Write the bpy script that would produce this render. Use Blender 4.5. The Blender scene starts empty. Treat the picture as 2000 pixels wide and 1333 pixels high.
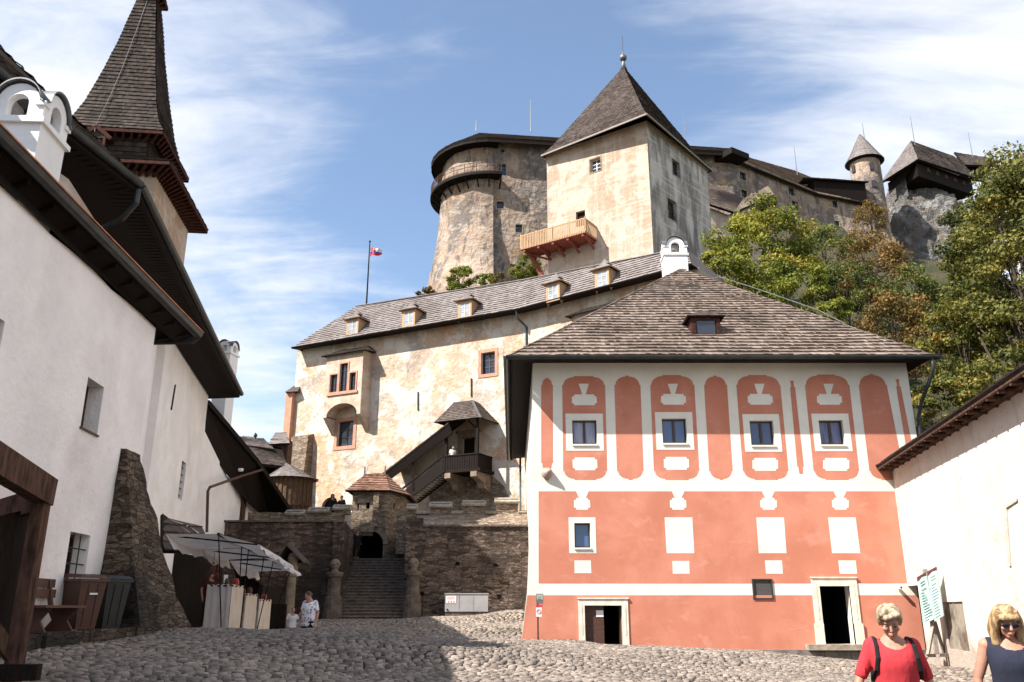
import bpy, bmesh, math, random
import numpy as np
from mathutils import Vector, Matrix, noise
from mathutils.geometry import tessellate_polygon, delaunay_2d_cdt
R = math.radians
random.seed(7)
sc = bpy.context.scene
COL = sc.collection

# ------------------------------------------------------------------ camera
FPX, PITCH = 1650.0, R(17.6)
cd = bpy.data.cameras.new('camera')
cd.sensor_width = 36; cd.lens = 36 * FPX / 2000
cd.clip_start = .1; cd.clip_end = 3000
cam = bpy.data.objects.new('camera', cd); COL.objects.link(cam)
cam.location = (0, 0, 1.6); cam.rotation_euler = (R(90) + PITCH, 0, 0)
sc.camera = cam
# ------------------------------------------------------------------ light
SUN = Vector((2.45, 1.36, -2.9)).normalized()          # direction the sunlight travels
sl = bpy.data.lights.new('sun', 'SUN'); sl.energy = 5.0; sl.angle = R(.5); sl.color = (1, .95, .89)
so = bpy.data.objects.new('sun', sl); COL.objects.link(so)
so.rotation_euler = SUN.to_track_quat('-Z', 'Y').to_euler(); so.location = (-60, -30, 80)
W = bpy.data.worlds.new('World'); sc.world = W; W.use_nodes = True
nt = W.node_tree; nt.nodes.clear()
def WN(t, **k):
    n = nt.nodes.new(t)
    for a, b in k.items(): setattr(n, a, b)
    return n
sky = WN('ShaderNodeTexSky', sky_type='NISHITA', sun_disc=False)
sky.sun_elevation = math.asin(-SUN.z); sky.sun_rotation = math.atan2(-SUN.x, -SUN.y) % (2 * math.pi)
sky.air_density = 1.0; sky.dust_density = .6; sky.ozone_density = 2.0
tc = WN('ShaderNodeTexCoord'); sep = WN('ShaderNodeSeparateXYZ')
nt.links.new(tc.outputs['Generated'], sep.inputs[0])
zz = WN('ShaderNodeMath', operation='ADD'); zz.inputs[1].default_value = .18; nt.links.new(sep.outputs[2], zz.inputs[0])
zm = WN('ShaderNodeMath', operation='MAXIMUM'); zm.inputs[1].default_value = .05; nt.links.new(zz.outputs[0], zm.inputs[0])
dx = WN('ShaderNodeMath', operation='DIVIDE'); nt.links.new(sep.outputs[0], dx.inputs[0]); nt.links.new(zm.outputs[0], dx.inputs[1])
dy = WN('ShaderNodeMath', operation='DIVIDE'); nt.links.new(sep.outputs[1], dy.inputs[0]); nt.links.new(zm.outputs[0], dy.inputs[1])
cb = WN('ShaderNodeCombineXYZ'); nt.links.new(dx.outputs[0], cb.inputs[0]); nt.links.new(dy.outputs[0], cb.inputs[1])
def wnoise(scale, rot, sx, sy, det, rough, off, dist=.6):
    mp = WN('ShaderNodeMapping'); mp.inputs['Rotation'].default_value = (0, 0, rot); mp.inputs['Scale'].default_value = (sx, sy, 1)
    mp.inputs['Location'].default_value = off
    nt.links.new(cb.outputs[0], mp.inputs[0])
    n = WN('ShaderNodeTexNoise'); n.inputs['Scale'].default_value = scale; n.inputs['Detail'].default_value = det
    n.inputs['Roughness'].default_value = rough; n.inputs['Distortion'].default_value = dist
    nt.links.new(mp.outputs[0], n.inputs['Vector']); return n
def wmath(op, a, b, clamp=False):
    m = WN('ShaderNodeMath', operation=op); m.use_clamp = clamp
    for i, v in enumerate((a, b)):
        if v is None: continue
        if isinstance(v, (int, float)): m.inputs[i].default_value = v
        else: nt.links.new(v, m.inputs[i])
    return m.outputs[0]
n1 = wnoise(1.1, .5, 1, 1.7, 9, .58, (3.1, 1.3, 0)); n2 = wnoise(5, .5, .6, 1.8, 8, .62, (0, 4, 0))
# clouds sit to the left and right of the view, clear blue between them
side = wmath('MAXIMUM', wmath('ADD', wmath('MULTIPLY', dx.outputs[0], -.88), -.14), wmath('MULTIPLY', wmath('ADD', dx.outputs[0], -.10), 1.6))
sm = WN('ShaderNodeMapRange'); sm.inputs[1].default_value = .02; sm.inputs[2].default_value = .75
sm.inputs[3].default_value = -.045; sm.inputs[4].default_value = .20; nt.links.new(side, sm.inputs[0])
cl = wmath('ADD', wmath('ADD', wmath('MULTIPLY', n1.outputs[0], .72), wmath('MULTIPLY', n2.outputs[0], .28)), sm.outputs[0])
cr = WN('ShaderNodeMapRange'); cr.interpolation_type = 'SMOOTHSTEP'; cr.inputs[1].default_value = .43; cr.inputs[2].default_value = .76
nt.links.new(cl, cr.inputs[0])
cc = wmath('ADD', wmath('MULTIPLY', cr.outputs[0], .86), .05, True)
mx = WN('ShaderNodeMix', data_type='RGBA'); nt.links.new(cc, mx.inputs['Factor'])
tintn = WN('ShaderNodeMix', data_type='RGBA', blend_type='MULTIPLY'); tintn.inputs['Factor'].default_value = 1
tintn.inputs['B'].default_value = (1.12, 1.14, 1.13, 1); nt.links.new(sky.outputs[0], tintn.inputs['A'])
nt.links.new(tintn.outputs['Result'], mx.inputs['A']); mx.inputs['B'].default_value = (5.6, 5.7, 6.0, 1)
bg = WN('ShaderNodeBackground'); bg.inputs[1].default_value = .092; wo = WN('ShaderNodeOutputWorld')
nt.links.new(mx.outputs['Result'], bg.inputs[0]); nt.links.new(bg.outputs[0], wo.inputs[0])
vs = sc.view_settings; vs.view_transform = 'Standard'; vs.look = 'None'; vs.exposure = 1.15; vs.gamma = 1
sc.cycles.max_bounces = 6; sc.cycles.transparent_max_bounces = 6

# ------------------------------------------------------------------ projection helpers
CP, SP = math.cos(PITCH), math.sin(PITCH)
EYE = Vector((0, 0, 1.6))
def ray(u, v):
    cx, cy = (u - 1000) / FPX, (666.5 - v) / FPX
    return Vector((cx, CP - cy * SP, SP + cy * CP))
def at(u, v, Y):
    d = ray(u, v); return EYE + d * (Y / d.y)
def atz(u, v, z):
    d = ray(u, v); return EYE + d * ((z - 1.6) / d.z)
def lerp(a, b, t): return a + (b - a) * t

class Plane:
    """a vertical wall plane through two ground points; s runs a->b, normal faces the camera side"""
    def __init__(s, a, b, flip=False):
        s.o = Vector((a[0], a[1], 0)); d = Vector((b[0] - a[0], b[1] - a[1], 0)); s.L = d.length
        s.u = d.normalized(); s.n = Vector((s.u.y, -s.u.x, 0))
        if flip: s.n = -s.n
    def px(s, u, v, off=0):
        d = ray(u, v); o = s.o + s.n * off
        t = (o - EYE).dot(s.n) / d.dot(s.n); p = EYE + d * t
        return ((p - s.o).dot(s.u), p.z)
    def P(s, a, z, off=0):
        p = s.o + s.u * a + s.n * off; return Vector((p.x, p.y, z))
    def pts(s, pix, off=0): return [s.px(u, v, off) for u, v in pix]

# ------------------------------------------------------------------ mesh builder
def wloc(o):
    l = Vector((0, 0, 0))
    while o is not None: l += o.location; o = o.parent
    return l
class MB:
    def __init__(s): s.v = []; s.f = []; s.t = []; s.m = []
    def add(s, vs, fs, tint=None, mi=0):
        b = len(s.v); s.v += [tuple(v) for v in vs]
        for f in fs: s.f.append(tuple(b + i for i in f)); s.t.append(tint if tint is not None else .5); s.m.append(mi)
        return s
    def quad(s, *p, **k): return s.add(p, [tuple(range(len(p)))], **k)
    def box(s, c, d, rz=0, M=None, bev=0, **k):
        hx, hy, hz = d[0] / 2, d[1] / 2, d[2] / 2
        vs = [Vector((x * hx, y * hy, z * hz)) for x in (-1, 1) for y in (-1, 1) for z in (-1, 1)]
        if M is None: M = Matrix.Rotation(rz, 3, 'Z')
        vs = [M @ v + Vector(c) for v in vs]
        return s.add(vs, [(0, 1, 3, 2), (4, 6, 7, 5), (0, 4, 5, 1), (2, 3, 7, 6), (0, 2, 6, 4), (1, 5, 7, 3)], **k)
    def beam(s, a, b, w, h=None, up=(0, 0, 1), **k):
        """square bar from a to b, w across, h along up"""
        h = h or w; a, b = Vector(a), Vector(b); d = (b - a).normalized(); up = Vector(up)
        if abs(d.dot(up)) > .98: up = Vector((0, 1, 0))
        x = d.cross(up).normalized(); y = x.cross(d).normalized()
        vs = [p + x * i * w / 2 + y * j * h / 2 for p in (a, b) for i, j in ((-1, -1), (1, -1), (1, 1), (-1, 1))]
        return s.add(vs, [(0, 3, 2, 1), (4, 5, 6, 7), (0, 1, 5, 4), (1, 2, 6, 5), (2, 3, 7, 6), (3, 0, 4, 7)], **k)
    def tube(s, pts, r, n=8, cap=True, ry=None, ref=None, **k):
        pts = [Vector(p) for p in pts]; m = len(pts)
        rs = r if isinstance(r, (list, tuple)) else [r] * m
        rys = ry if isinstance(ry, (list, tuple)) else ([ry] * m if ry else rs)
        vs = []; px = None
        for i, p in enumerate(pts):
            d = (pts[min(i + 1, m - 1)] - pts[max(i - 1, 0)]).normalized()
            if px is None:
                px = Vector(ref) if ref else (Vector((1, 0, 0)) if abs(d.x) < .8 else Vector((0, 1, 0)))
            x = (px - d * px.dot(d)).normalized(); px = x; y = d.cross(x)
            for j in range(n):
                a = 2 * math.pi * j / n; vs.append(p + x * math.cos(a) * rs[i] + y * math.sin(a) * rys[i])
        fs = [(i * n + j, i * n + (j + 1) % n, (i + 1) * n + (j + 1) % n, (i + 1) * n + j) for i in range(m - 1) for j in range(n)]
        if cap: fs += [tuple(range(n - 1, -1, -1)), tuple((m - 1) * n + j for j in range(n))]
        return s.add(vs, fs, **k)
    def lathe(s, c, prof, n=24, a0=0, a1=2 * math.pi, squash=1, **k):
        full = abs(a1 - a0 - 2 * math.pi) < 1e-6; m = n if full else n + 1
        vs = [(c[0] + r * math.cos(a0 + (a1 - a0) * j / n), c[1] + squash * r * math.sin(a0 + (a1 - a0) * j / n), c[2] + z) for r, z in prof for j in range(m)]
        fs = []
        for i in range(len(prof) - 1):
            for j in range(n):
                a, b = i * m + j, i * m + (j + 1) % m; fs.append((a, b, b + m, a + m))
        return s.add(vs, fs, **k)
    def ball(s, c, r, n=12, m=8, M=None, **k):
        rx, ry, rz = r if isinstance(r, (tuple, list)) else (r, r, r)
        vs = []; 
        for i in range(m + 1):
            th = math.pi * i / m
            for j in range(n):
                a = 2 * math.pi * j / n; p = Vector((rx * math.sin(th) * math.cos(a), ry * math.sin(th) * math.sin(a), rz * math.cos(th)))
                if M: p = M @ p
                vs.append(p + Vector(c))
        fs = [(i * n + j, (i + 1) * n + j, (i + 1) * n + (j + 1) % n, i * n + (j + 1) % n) for i in range(m) for j in range(n)]
        return s.add(vs, fs, **k)
    def prism(s, poly, ext, **k):
        """polygon (3d points) extruded by vector ext"""
        n = len(poly); e = Vector(ext); vs = [Vector(p) for p in poly] + [Vector(p) + e for p in poly]
        tri = tessellate_polygon([[Vector(p) for p in poly]])
        fs = [tuple(t) for t in tri] + [tuple(n + i for i in reversed(t)) for t in tri]
        fs += [(i, (i + 1) % n, n + (i + 1) % n, n + i) for i in range(n)]
        return s.add(vs, fs, **k)
    def sheet(s, pl, outer, holes=(), off=0, depth=None, **k):
        """outline on a wall plane (s, z) with holes; depth gives the holes reveals"""
        if holes:
            pp, ee, base_ = [], [], 0
            for l in [outer] + list(holes):
                n = len(l); pp += [Vector((a, b)) for a, b in l]; ee += [(base_ + i, base_ + (i + 1) % n) for i in range(n)]; base_ += n
            ov, _, of, *_r = delaunay_2d_cdt(pp, ee, [], 1, 1e-6)
            def inside(x, y, l):
                c = False
                for i in range(len(l)):
                    (x0, y0), (x1, y1) = l[i][:2], l[i - 1][:2]
                    if (y0 > y) != (y1 > y) and x < (x1 - x0) * (y - y0) / (y1 - y0) + x0: c = not c
                return c
            of = [t for t in of if not any(inside(sum(ov[i].x for i in t) / 3, sum(ov[i].y for i in t) / 3, h) for h in holes)]
            s.add([pl.P(q.x, q.y, off) for q in ov], [tuple(t) for t in of], **k)
        else:
            tri = tessellate_polygon([[Vector((a, b, 0)) for a, b in outer]])
            s.add([pl.P(a, b, off) for a, b in outer], [tuple(t) for t in tri], **k)
        if depth:
            for h in holes:
                n = len(h)
                for i in range(n):
                    a, b = h[i], h[(i + 1) % n]
                    s.quad(pl.P(*a, off), pl.P(*b, off), pl.P(*b, off - depth), pl.P(*a, off - depth), **k)
        return s
    def wbox(s, pl, s0, z0, s1, z1, o0, o1, **k):
        """box on a wall plane from offset o0 to o1"""
        a = [pl.P(s0, z0, o0), pl.P(s1, z0, o0), pl.P(s1, z1, o0), pl.P(s0, z1, o0)]
        return s.prism(a, pl.n * (o1 - o0), **k)
    def build(s, name, mat, parent=None, smooth=False, fix=True):
        me = bpy.data.meshes.new(name)
        mats = mat if isinstance(mat, (list, tuple)) else [mat]
        if parent is not None: off = wloc(parent)
        else:
            A = np.array(s.v); lo, hi = A.min(0), A.max(0); off = Vector(((lo[0] + hi[0]) / 2, (lo[1] + hi[1]) / 2, lo[2]))
        ox, oy, oz = off
        me.from_pydata([(x - ox, y - oy, z - oz) for x, y, z in s.v], [], s.f)
        for m in mats: me.materials.append(m)
        if len(mats) > 1: me.polygons.foreach_set('material_index', s.m)
        ca = me.attributes.new('tint', 'FLOAT', 'FACE'); ca.data.foreach_set('value', s.t)
        if fix and len(s.f) < 60000:
            bm = bmesh.new(); bm.from_mesh(me); bmesh.ops.recalc_face_normals(bm, faces=bm.faces); bm.to_mesh(me); bm.free()
        if smooth: me.shade_smooth()
        o = bpy.data.objects.new(name, me); COL.objects.link(o)
        if parent is not None: o.parent = parent
        else: o.location = off
        return o
def empty(name, label, cat, loc=(0, 0, 0), group=None):
    o = bpy.data.objects.new(name, None); COL.objects.link(o); o.location = loc; o.empty_display_size = .3
    o['label'] = label; o['category'] = cat
    if group: o['group'] = group
    return o
def tag(o, label, cat, group=None):
    o['label'] = label; o['category'] = cat
    if group: o['group'] = group
    return o
def struct(o): o['kind'] = 'structure'; return o
def copy_tree(o, parent=None):
    c = o.copy(); COL.objects.link(c); c.parent = parent
    for ch in list(o.children): copy_tree(ch, c)
    return c

# ------------------------------------------------------------------ materials
class NT:
    def __init__(s, name, rough=.85, metal=0, spec=None):
        s.m = bpy.data.materials.new(name); s.m.use_nodes = True; s.t = s.m.node_tree
        s.b = s.t.nodes['Principled BSDF']; s.b.inputs['Roughness'].default_value = rough; s.b.inputs['Metallic'].default_value = metal
        if spec is not None: s.b.inputs['Specular IOR Level'].default_value = spec
        s.co = s.t.nodes.new('ShaderNodeTexCoord').outputs['Object']; s.bumps = []
    def node(s, t, **k):
        n = s.t.nodes.new(t)
        for a, b in k.items(): setattr(n, a, b)
        return n
    def link(s, a, b): s.t.links.new(a, b)
    def map(s, scale=(1, 1, 1), loc=(0, 0, 0), rot=(0, 0, 0), src=None):
        n = s.node('ShaderNodeMapping'); n.inputs['Scale'].default_value = scale; n.inputs['Location'].default_value = loc
        n.inputs['Rotation'].default_value = rot; s.link(src or s.co, n.inputs[0]); return n.outputs[0]
    def noise(s, sc_=1, det=4, rough=.5, stretch=(1, 1, 1), dist=0, loc=(0, 0, 0), src=None):
        n = s.node('ShaderNodeTexNoise'); n.inputs['Scale'].default_value = sc_; n.inputs['Detail'].default_value = det
        n.inputs['Roughness'].default_value = rough; n.inputs['Distortion'].default_value = dist
        s.link(s.map(stretch, loc, src=src), n.inputs['Vector']); return n.outputs[0]
    def rng(s, x, a, b, c=0, d=1, smooth=True):
        n = s.node('ShaderNodeMapRange'); n.interpolation_type = 'SMOOTHSTEP' if smooth else 'LINEAR'
        for i, v in enumerate((a, b, c, d)): n.inputs[i + 1].default_value = v
        s.link(x, n.inputs[0]); return n.outputs[0]
    def math(s, op, a, b=0):
        n = s.node('ShaderNodeMath', operation=op)
        for i, v in enumerate((a, b)):
            if isinstance(v, (int, float)): n.inputs[i].default_value = v
            else: s.link(v, n.inputs[i])
        return n.outputs[0]
    def mix(s, f, a, b, mode='MIX'):
        n = s.node('ShaderNodeMix', data_type='RGBA', blend_type=mode)
        for key, v in (('Factor', f), ('A', a), ('B', b)):
            if isinstance(v, (int, float)): n.inputs[key].default_value = v
            elif isinstance(v, tuple): n.inputs[key].default_value = (*v, 1)
            else: s.link(v, n.inputs[key])
        return n.outputs['Result']
    def attr(s, name): n = s.node('ShaderNodeAttribute', attribute_name=name); return n.outputs['Fac']
    def bump(s, h, strength=.5, dist=.02):
        n = s.node('ShaderNodeBump'); n.inputs['Strength'].default_value = strength; n.inputs['Distance'].default_value = dist
        s.link(h, n.inputs['Height'])
        if s.bumps: s.link(s.bumps[-1], n.inputs['Normal'])
        s.bumps.append(n.outputs[0])
    def out(s, col=None):
        if col is not None:
            if isinstance(col, tuple): s.b.inputs['Base Color'].default_value = (*col, 1)
            else: s.link(col, s.b.inputs['Base Color'])
        if s.bumps: s.link(s.bumps[-1], s.b.inputs['Normal'])
        return s.m
def simple(name, c1, c2=None, scale=6, rough=.8, metal=0, bump=.0, bs=30, bd=.01, stretch=(1, 1, 1), spec=None, det=5):
    t = NT(name, rough, metal, spec if spec is not None else (.12 if rough >= .65 and metal == 0 else None)); c2 = c2 or tuple(x * .75 for x in c1)
    f = t.rng(t.noise(scale, det, .6, stretch), .35, .68); col = t.mix(f, c1, c2)
    if bump: t.bump(t.noise(bs, 5, .6, stretch), bump, bd)
    return t.out(col)
def plaster(name, base, layers=(), rough=.93, bumps=((1.2, .5, .06), (14, .35, .015)), foot=None):
    """layers: (colour, noise scale, lo, hi, stretch, strength)"""
    t = NT(name, rough, spec=.2); col = t.mix(t.rng(t.noise(.7, 6, .6), .3, .7), base, tuple(c * .88 for c in base))
    for i, (c, scl, lo, hi, st, k) in enumerate(layers):
        m = t.rng(t.noise(scl, 8, .62, st, .4, loc=(i * 7.3, i * 3.1, i * 5.7)), lo, hi, 0, k); col = t.mix(m, col, c)
    if foot:   # damp, dirty band of uneven height at the foot of the wall: (colour, height, strength)
        sp = t.node('ShaderNodeSeparateXYZ'); t.link(t.co, sp.inputs[0]); h = t.math('ADD', sp.outputs[2], t.math('MULTIPLY', t.noise(.9, 7, .65, (1, 1, .5)), -foot[1] * 2.2))
        col = t.mix(t.rng(h, -foot[1] * .6, foot[1] * .9, foot[2], 0), col, foot[0])
    for s_, k, d in bumps: t.bump(t.noise(s_, 6, .6), k, d)
    return t.out(col)
def masonry(name, dark, light, mortar, sx=2.6, sz=8.5, moss=None, bump=.9, stain=None):
    t = NT(name, .95, spec=.15)
    w = t.noise(1.3, 4, .6); n = t.node('ShaderNodeVectorMath', operation='MULTIPLY_ADD')
    n3 = t.node('ShaderNodeTexNoise'); n3.inputs['Scale'].default_value = 2.2; n3.inputs['Detail'].default_value = 3; t.link(t.co, n3.inputs['Vector'])
    n.inputs[1].default_value = (.34, .34, .16); t.link(n3.outputs['Color'], n.inputs[0]); t.link(t.co, n.inputs[2])
    mp = t.map((sx, sx, sz), src=n.outputs[0])
    v = t.node('ShaderNodeTexVoronoi', feature='F1'); t.link(mp, v.inputs['Vector']); v.inputs['Scale'].default_value = 1; v.inputs['Randomness'].default_value = .85
    e = t.node('ShaderNodeTexVoronoi', feature='DISTANCE_TO_EDGE'); t.link(mp, e.inputs['Vector']); e.inputs['Scale'].default_value = 1; e.inputs['Randomness'].default_value = .85
    sp = t.node('ShaderNodeSeparateColor'); t.link(v.outputs['Color'], sp.inputs[0])
    col = t.mix(sp.outputs[0], dark, light)
    col = t.mix(t.rng(t.noise(9, 6, .65), .35, .7, 0, .6), col, tuple(c * .45 for c in dark))
    edge = t.rng(e.outputs['Distance'], .0, .07, .25, 1)
    col = t.mix(edge, mortar, col)
    if stain: col = t.mix(t.rng(t.noise(.35, 6, .65, (1, 1, .6)), .42, .62, 0, .85), col, stain)
    if moss: col = t.mix(t.rng(t.noise(.9, 6, .65), .55, .72, 0, .6), col, moss)
    h = t.math('ADD', t.math('MULTIPLY', edge, .7), t.math('MULTIPLY', t.noise(12, 6, .6), .5))
    t.bump(sp.outputs[1], .4, .05); t.bump(h, bump, .06)
    return t.out(col)
def shingle_mat(name, a, b, c=None, rough=.9):
    t = NT(name, rough, spec=.15); col = t.mix(t.attr('tint'), a, b)
    col = t.mix(t.rng(t.noise(.5, 6, .6), .4, .68, 0, .7), col, c or tuple(x * .6 for x in a))
    col = t.mix(t.rng(t.noise(60, 3, .6, (1, 1, .3)), .4, .7, 0, .35), col, tuple(x * .4 for x in a))
    t.bump(t.noise(50, 4, .6, (1, 1, .25)), .5, .01)
    return t.out(col)
def glass(name, c=(.02, .03, .05), rough=.06):
    t = NT(name, rough); t.b.inputs['IOR'].default_value = 1.6; t.bump(t.noise(1.2, 2, .5), .12, .05); return t.out(c)

m_white = plaster('white_lime_plaster', (.90, .85, .825), [((.62, .56, .52), .5, .5, .75, (1, 1, 1), .5), ((.70, .60, .50), .9, .58, .8, (1, 1, .4), .4)], bumps=((1.1, .6, .14), (8, .4, .03), (40, .3, .01)), foot=((.42, .36, .31), 1.5, .75))
m_chim = plaster('white_chimney_plaster', (.82, .81, .80), [((.5, .49, .48), 2, .6, .8, (1, 1, .3), .4)])
m_castle = plaster('weathered_cream_plaster', (.50, .39, .29), [
    ((.52, .28, .145), .20, .46, .60, (1, 1, .8), .7), ((.60, .54, .46), .40, .47, .56, (1, 1, 1), .9), ((.46, .29, .185), 1.1, .52, .64, (1, 1, .7), .6),
    ((.33, .275, .225), .33, .53, .61, (1, 1, 1.4), .8), ((.58, .54, .48), 2.6, .55, .62, (1, 1, 1), .5), ((.25, .21, .18), 2.0, .58, .68, (1, 1, .35), .7)],
    bumps=((.5, .9, .40), (3, .6, .10), (18, .35, .025)))
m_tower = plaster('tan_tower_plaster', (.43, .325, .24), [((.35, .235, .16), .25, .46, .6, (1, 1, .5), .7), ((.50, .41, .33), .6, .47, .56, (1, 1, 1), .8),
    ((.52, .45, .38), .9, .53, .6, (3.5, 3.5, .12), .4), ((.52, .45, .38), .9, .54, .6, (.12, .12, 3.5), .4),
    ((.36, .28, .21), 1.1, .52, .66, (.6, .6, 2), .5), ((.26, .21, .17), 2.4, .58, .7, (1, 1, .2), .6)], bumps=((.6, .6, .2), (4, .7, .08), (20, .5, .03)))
m_tower_shade = plaster('weathered_tower_plaster_shade_grey', (.40, .36, .31), [((.56, .53, .48), .7, .48, .56, (1, 1, .4), .7), ((.20, .175, .155), 1.2, .46, .6, (1, 1, .25), .8),
    ((.58, .54, .50), .9, .55, .6, (.12, .12, 3.5), .5), ((.12, .11, .10), .5, .52, .64, (1, 1, .15), .7)], bumps=((.6, .6, .2), (4, .8, .1), (20, .5, .03)))  # greyed copy of the tower plaster, shade of the sunless face in its colour
m_round = plaster('brown_rubble_plaster', (.26, .19, .142), [((.37, .28, .21), .16, .45, .54, (1, 1, .7), .9), ((.15, .13, .115), .22, .48, .57, (1, 1, .45), .9),
    ((.34, .21, .11), .3, .53, .63, (1, 1, 1), .6), ((.38, .32, .27), .8, .52, .58, (1, 1, 1.5), .6), ((.09, .08, .07), 1.3, .54, .64, (1, 1, .3), .75)], bumps=((.35, 1, .6), (1.6, 1, .3), (8, .8, .08)))
m_cream = plaster('cream_facade_paint', (.74, .70, .61), [((.60, .54, .45), .8, .55, .75, (1, 1, .3), .4), ((.56, .50, .43), 6, .66, .71, (.6, .6, 1.4), .5)], bumps=((2, .15, .02), (30, .2, .005)))
m_pink = plaster('salmon_facade_paint', (.51, .195, .125), [((.56, .235, .16), .5, .42, .62, (1, 1, 1), .7), ((.45, .155, .098), .9, .5, .7, (1, 1, .7), .5), ((.58, .30, .23), 1.4, .56, .7, (1, 1, 1.6), .4), ((.62, .38, .30), 7, .66, .7, (.5, .5, 1.5), .5)], bumps=((2, .15, .02), (30, .2, .005)))
m_rwall = plaster('whitewashed_rough_wall', (.69, .64, .57), [((.52, .43, .35), .35, .50, .66, (1, 1, 1), .5), ((.30, .24, .19), 9, .60, .68, (1, 1, 1), .7), ((.42, .36, .30), 1.2, .56, .66, (1, 1, .3), .4)], bumps=((.8, .6, .2), (7, .6, .04)), foot=((.36, .29, .23), .5, .8))
m_stone = masonry('dark_rubble_masonry', (.062, .043, .034), (.27, .197, .155), (.032, .025, .02), stain=(.035, .028, .023), bump=1.0)
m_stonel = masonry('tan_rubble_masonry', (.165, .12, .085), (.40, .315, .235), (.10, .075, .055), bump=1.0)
m_butt = masonry('brown_buttress_masonry', (.06, .044, .032), (.21, .155, .11), (.03, .024, .019), sx=3.0, sz=11, stain=(.03, .027, .025), bump=1.0)
m_slab = simple('pale_coping_stone', (.36, .31, .25), (.2, .17, .13), 3, .9, bump=.5, bs=10, bd=.03)
m_step = simple('worn_step_stone', (.155, .12, .10), (.075, .058, .048), 3, .9, bump=.5, bs=10, bd=.03)
m_carved = simple('carved_tan_stone', (.27, .21, .155), (.15, .115, .085), 2, .9, bump=.4, bs=14, bd=.02)
m_redstone = simple('reddish_stone_surround', (.48, .26, .18), (.38, .20, .13), 3, .9, bump=.3, bs=14, bd=.01)
m_greyrock = plaster('limestone_rock', (.19, .175, .16), [((.36, .345, .33), .5, .5, .58, (1, 1, 1), .8), ((.07, .065, .06), .8, .55, .66, (1, 1, .6), .8), ((.22, .15, .09), .4, .55, .65, (1, 1, 1), .6)], bumps=((.5, 1, .9), (2, 1, .3), (8, .7, .08)))
m_sh_brown = shingle_mat('brown_wood_shingles', (.17, .128, .102), (.30, .24, .20))
m_sh_grey = shingle_mat('silver_grey_shingles', (.205, .178, .168), (.275, .245, .232), (.16, .13, .118))
m_sh_dark = shingle_mat('dark_brown_shingles', (.07, .054, .046), (.15, .12, .105))
m_sh_black = shingle_mat('tarred_spire_shingles', (.034, .026, .021), (.092, .07, .057))
m_sh_red = shingle_mat('reddish_shingles', (.22, .115, .075), (.36, .22, .16))
m_wdark = simple('dark_stained_wood', (.017, .011, .008), (.007, .005, .004), 5, .75, bump=.4, bs=14, bd=.01, stretch=(6, 6, 1))
m_wbrown = simple('brown_painted_wood', (.085, .032, .018), (.05, .019, .012), 4, .6, bump=.3, bs=12, bd=.005, stretch=(1, 8, 8))
m_wtimber = simple('weathered_timber_beam', (.12, .063, .043), (.035, .02, .015), 3, .85, bump=.6, bs=9, bd=.012, stretch=(4, 4, 1))
m_wlight = simple('new_larch_wood', (.46, .31, .18), (.32, .20, .11), 5, .7, bump=.3, bs=14, bd=.01, stretch=(6, 6, 1))
m_wgrey = simple('greyed_wood', (.33, .29, .25), (.2, .17, .14), 5, .8, bump=.3, bs=14, bd=.01, stretch=(6, 6, 1))
m_wochre = simple('dark_ochre_brackets', (.075, .026, .019), (.03, .014, .011), 5, .85, bump=.3, bs=14, bd=.01)
m_wred = simple('red_ochre_wood', (.28, .09, .06), (.18, .055, .04), 5, .8, bump=.3, bs=14, bd=.01)
m_gutter = simple('dark_gutter_metal', (.045, .05, .05), (.03, .032, .032), 4, .45, .4)
m_copper = simple('new_copper_strip', (.55, .22, .10), (.35, .13, .06), 4, .4, .7)
m_lead = simple('grey_lead_sheet', (.20, .20, .20), (.12, .12, .12), 4, .5, .5)
m_iron = simple('black_iron', (.012, .012, .013), (.02, .015, .012), 6, .6)
m_frame = simple('dark_window_frame', (.045, .022, .014), (.03, .015, .01), 6, .5)
m_framel = simple('white_window_frame', (.55, .5, .42), (.45, .4, .33), 6, .5)
m_glass = glass('window_glass'); m_glassb = glass('sky_tinted_glass', (.05, .10, .22), .1)  # second glass has the mirrored sky put in as a blue base colour
m_curtain = simple('lit_curtain_glass', (.35, .38, .42), (.2, .23, .27), 1.5, .15)
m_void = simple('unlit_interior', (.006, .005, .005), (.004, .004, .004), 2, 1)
def fabric(name, a, b, k=.45):
    t = NT(name, .9, spec=.1); c = t.mix(t.rng(t.noise(2, 4, .6), .35, .7), a, b); t.bump(t.noise(4, 4, .6), .5, .05); t.out(c)
    tr = t.node('ShaderNodeBsdfTranslucent'); t.link(c, tr.inputs[0]); ms = t.node('ShaderNodeMixShader'); ms.inputs[0].default_value = k
    t.link(t.b.outputs[0], ms.inputs[1]); t.link(tr.outputs[0], ms.inputs[2]); t.link(ms.outputs[0], t.t.nodes['Material Output'].inputs[0]); return t.m
m_canvas = fabric('white_canvas', (.72, .68, .65), (.60, .56, .53), .3); m_canvas2 = fabric('cream_canvas', (.78, .68, .57), (.68, .58, .47), .2)
m_grey_paint = simple('light_grey_cabinet_paint', (.30, .285, .285), (.25, .235, .235), 2, .6)
m_black = simple('black_plastic', (.014, .016, .016), (.008, .009, .009), 4, .55)
m_paper = simple('white_sign_face', (.75, .73, .70), (.66, .64, .6), 3, .6)
m_ink2 = simple('faded_print', (.10, .14, .14), None, 3, .7)
m_ink = simple('dark_print', (.03, .03, .035), None, 3, .7)
m_redink = simple('red_print', (.55, .03, .04), None, 3, .6)
m_mint = simple('mint_board', (.36, .50, .45), (.33, .46, .415), 2, .6)
m_maroon = simple('maroon_board_head', (.10, .03, .03), None, 3, .6)
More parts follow.
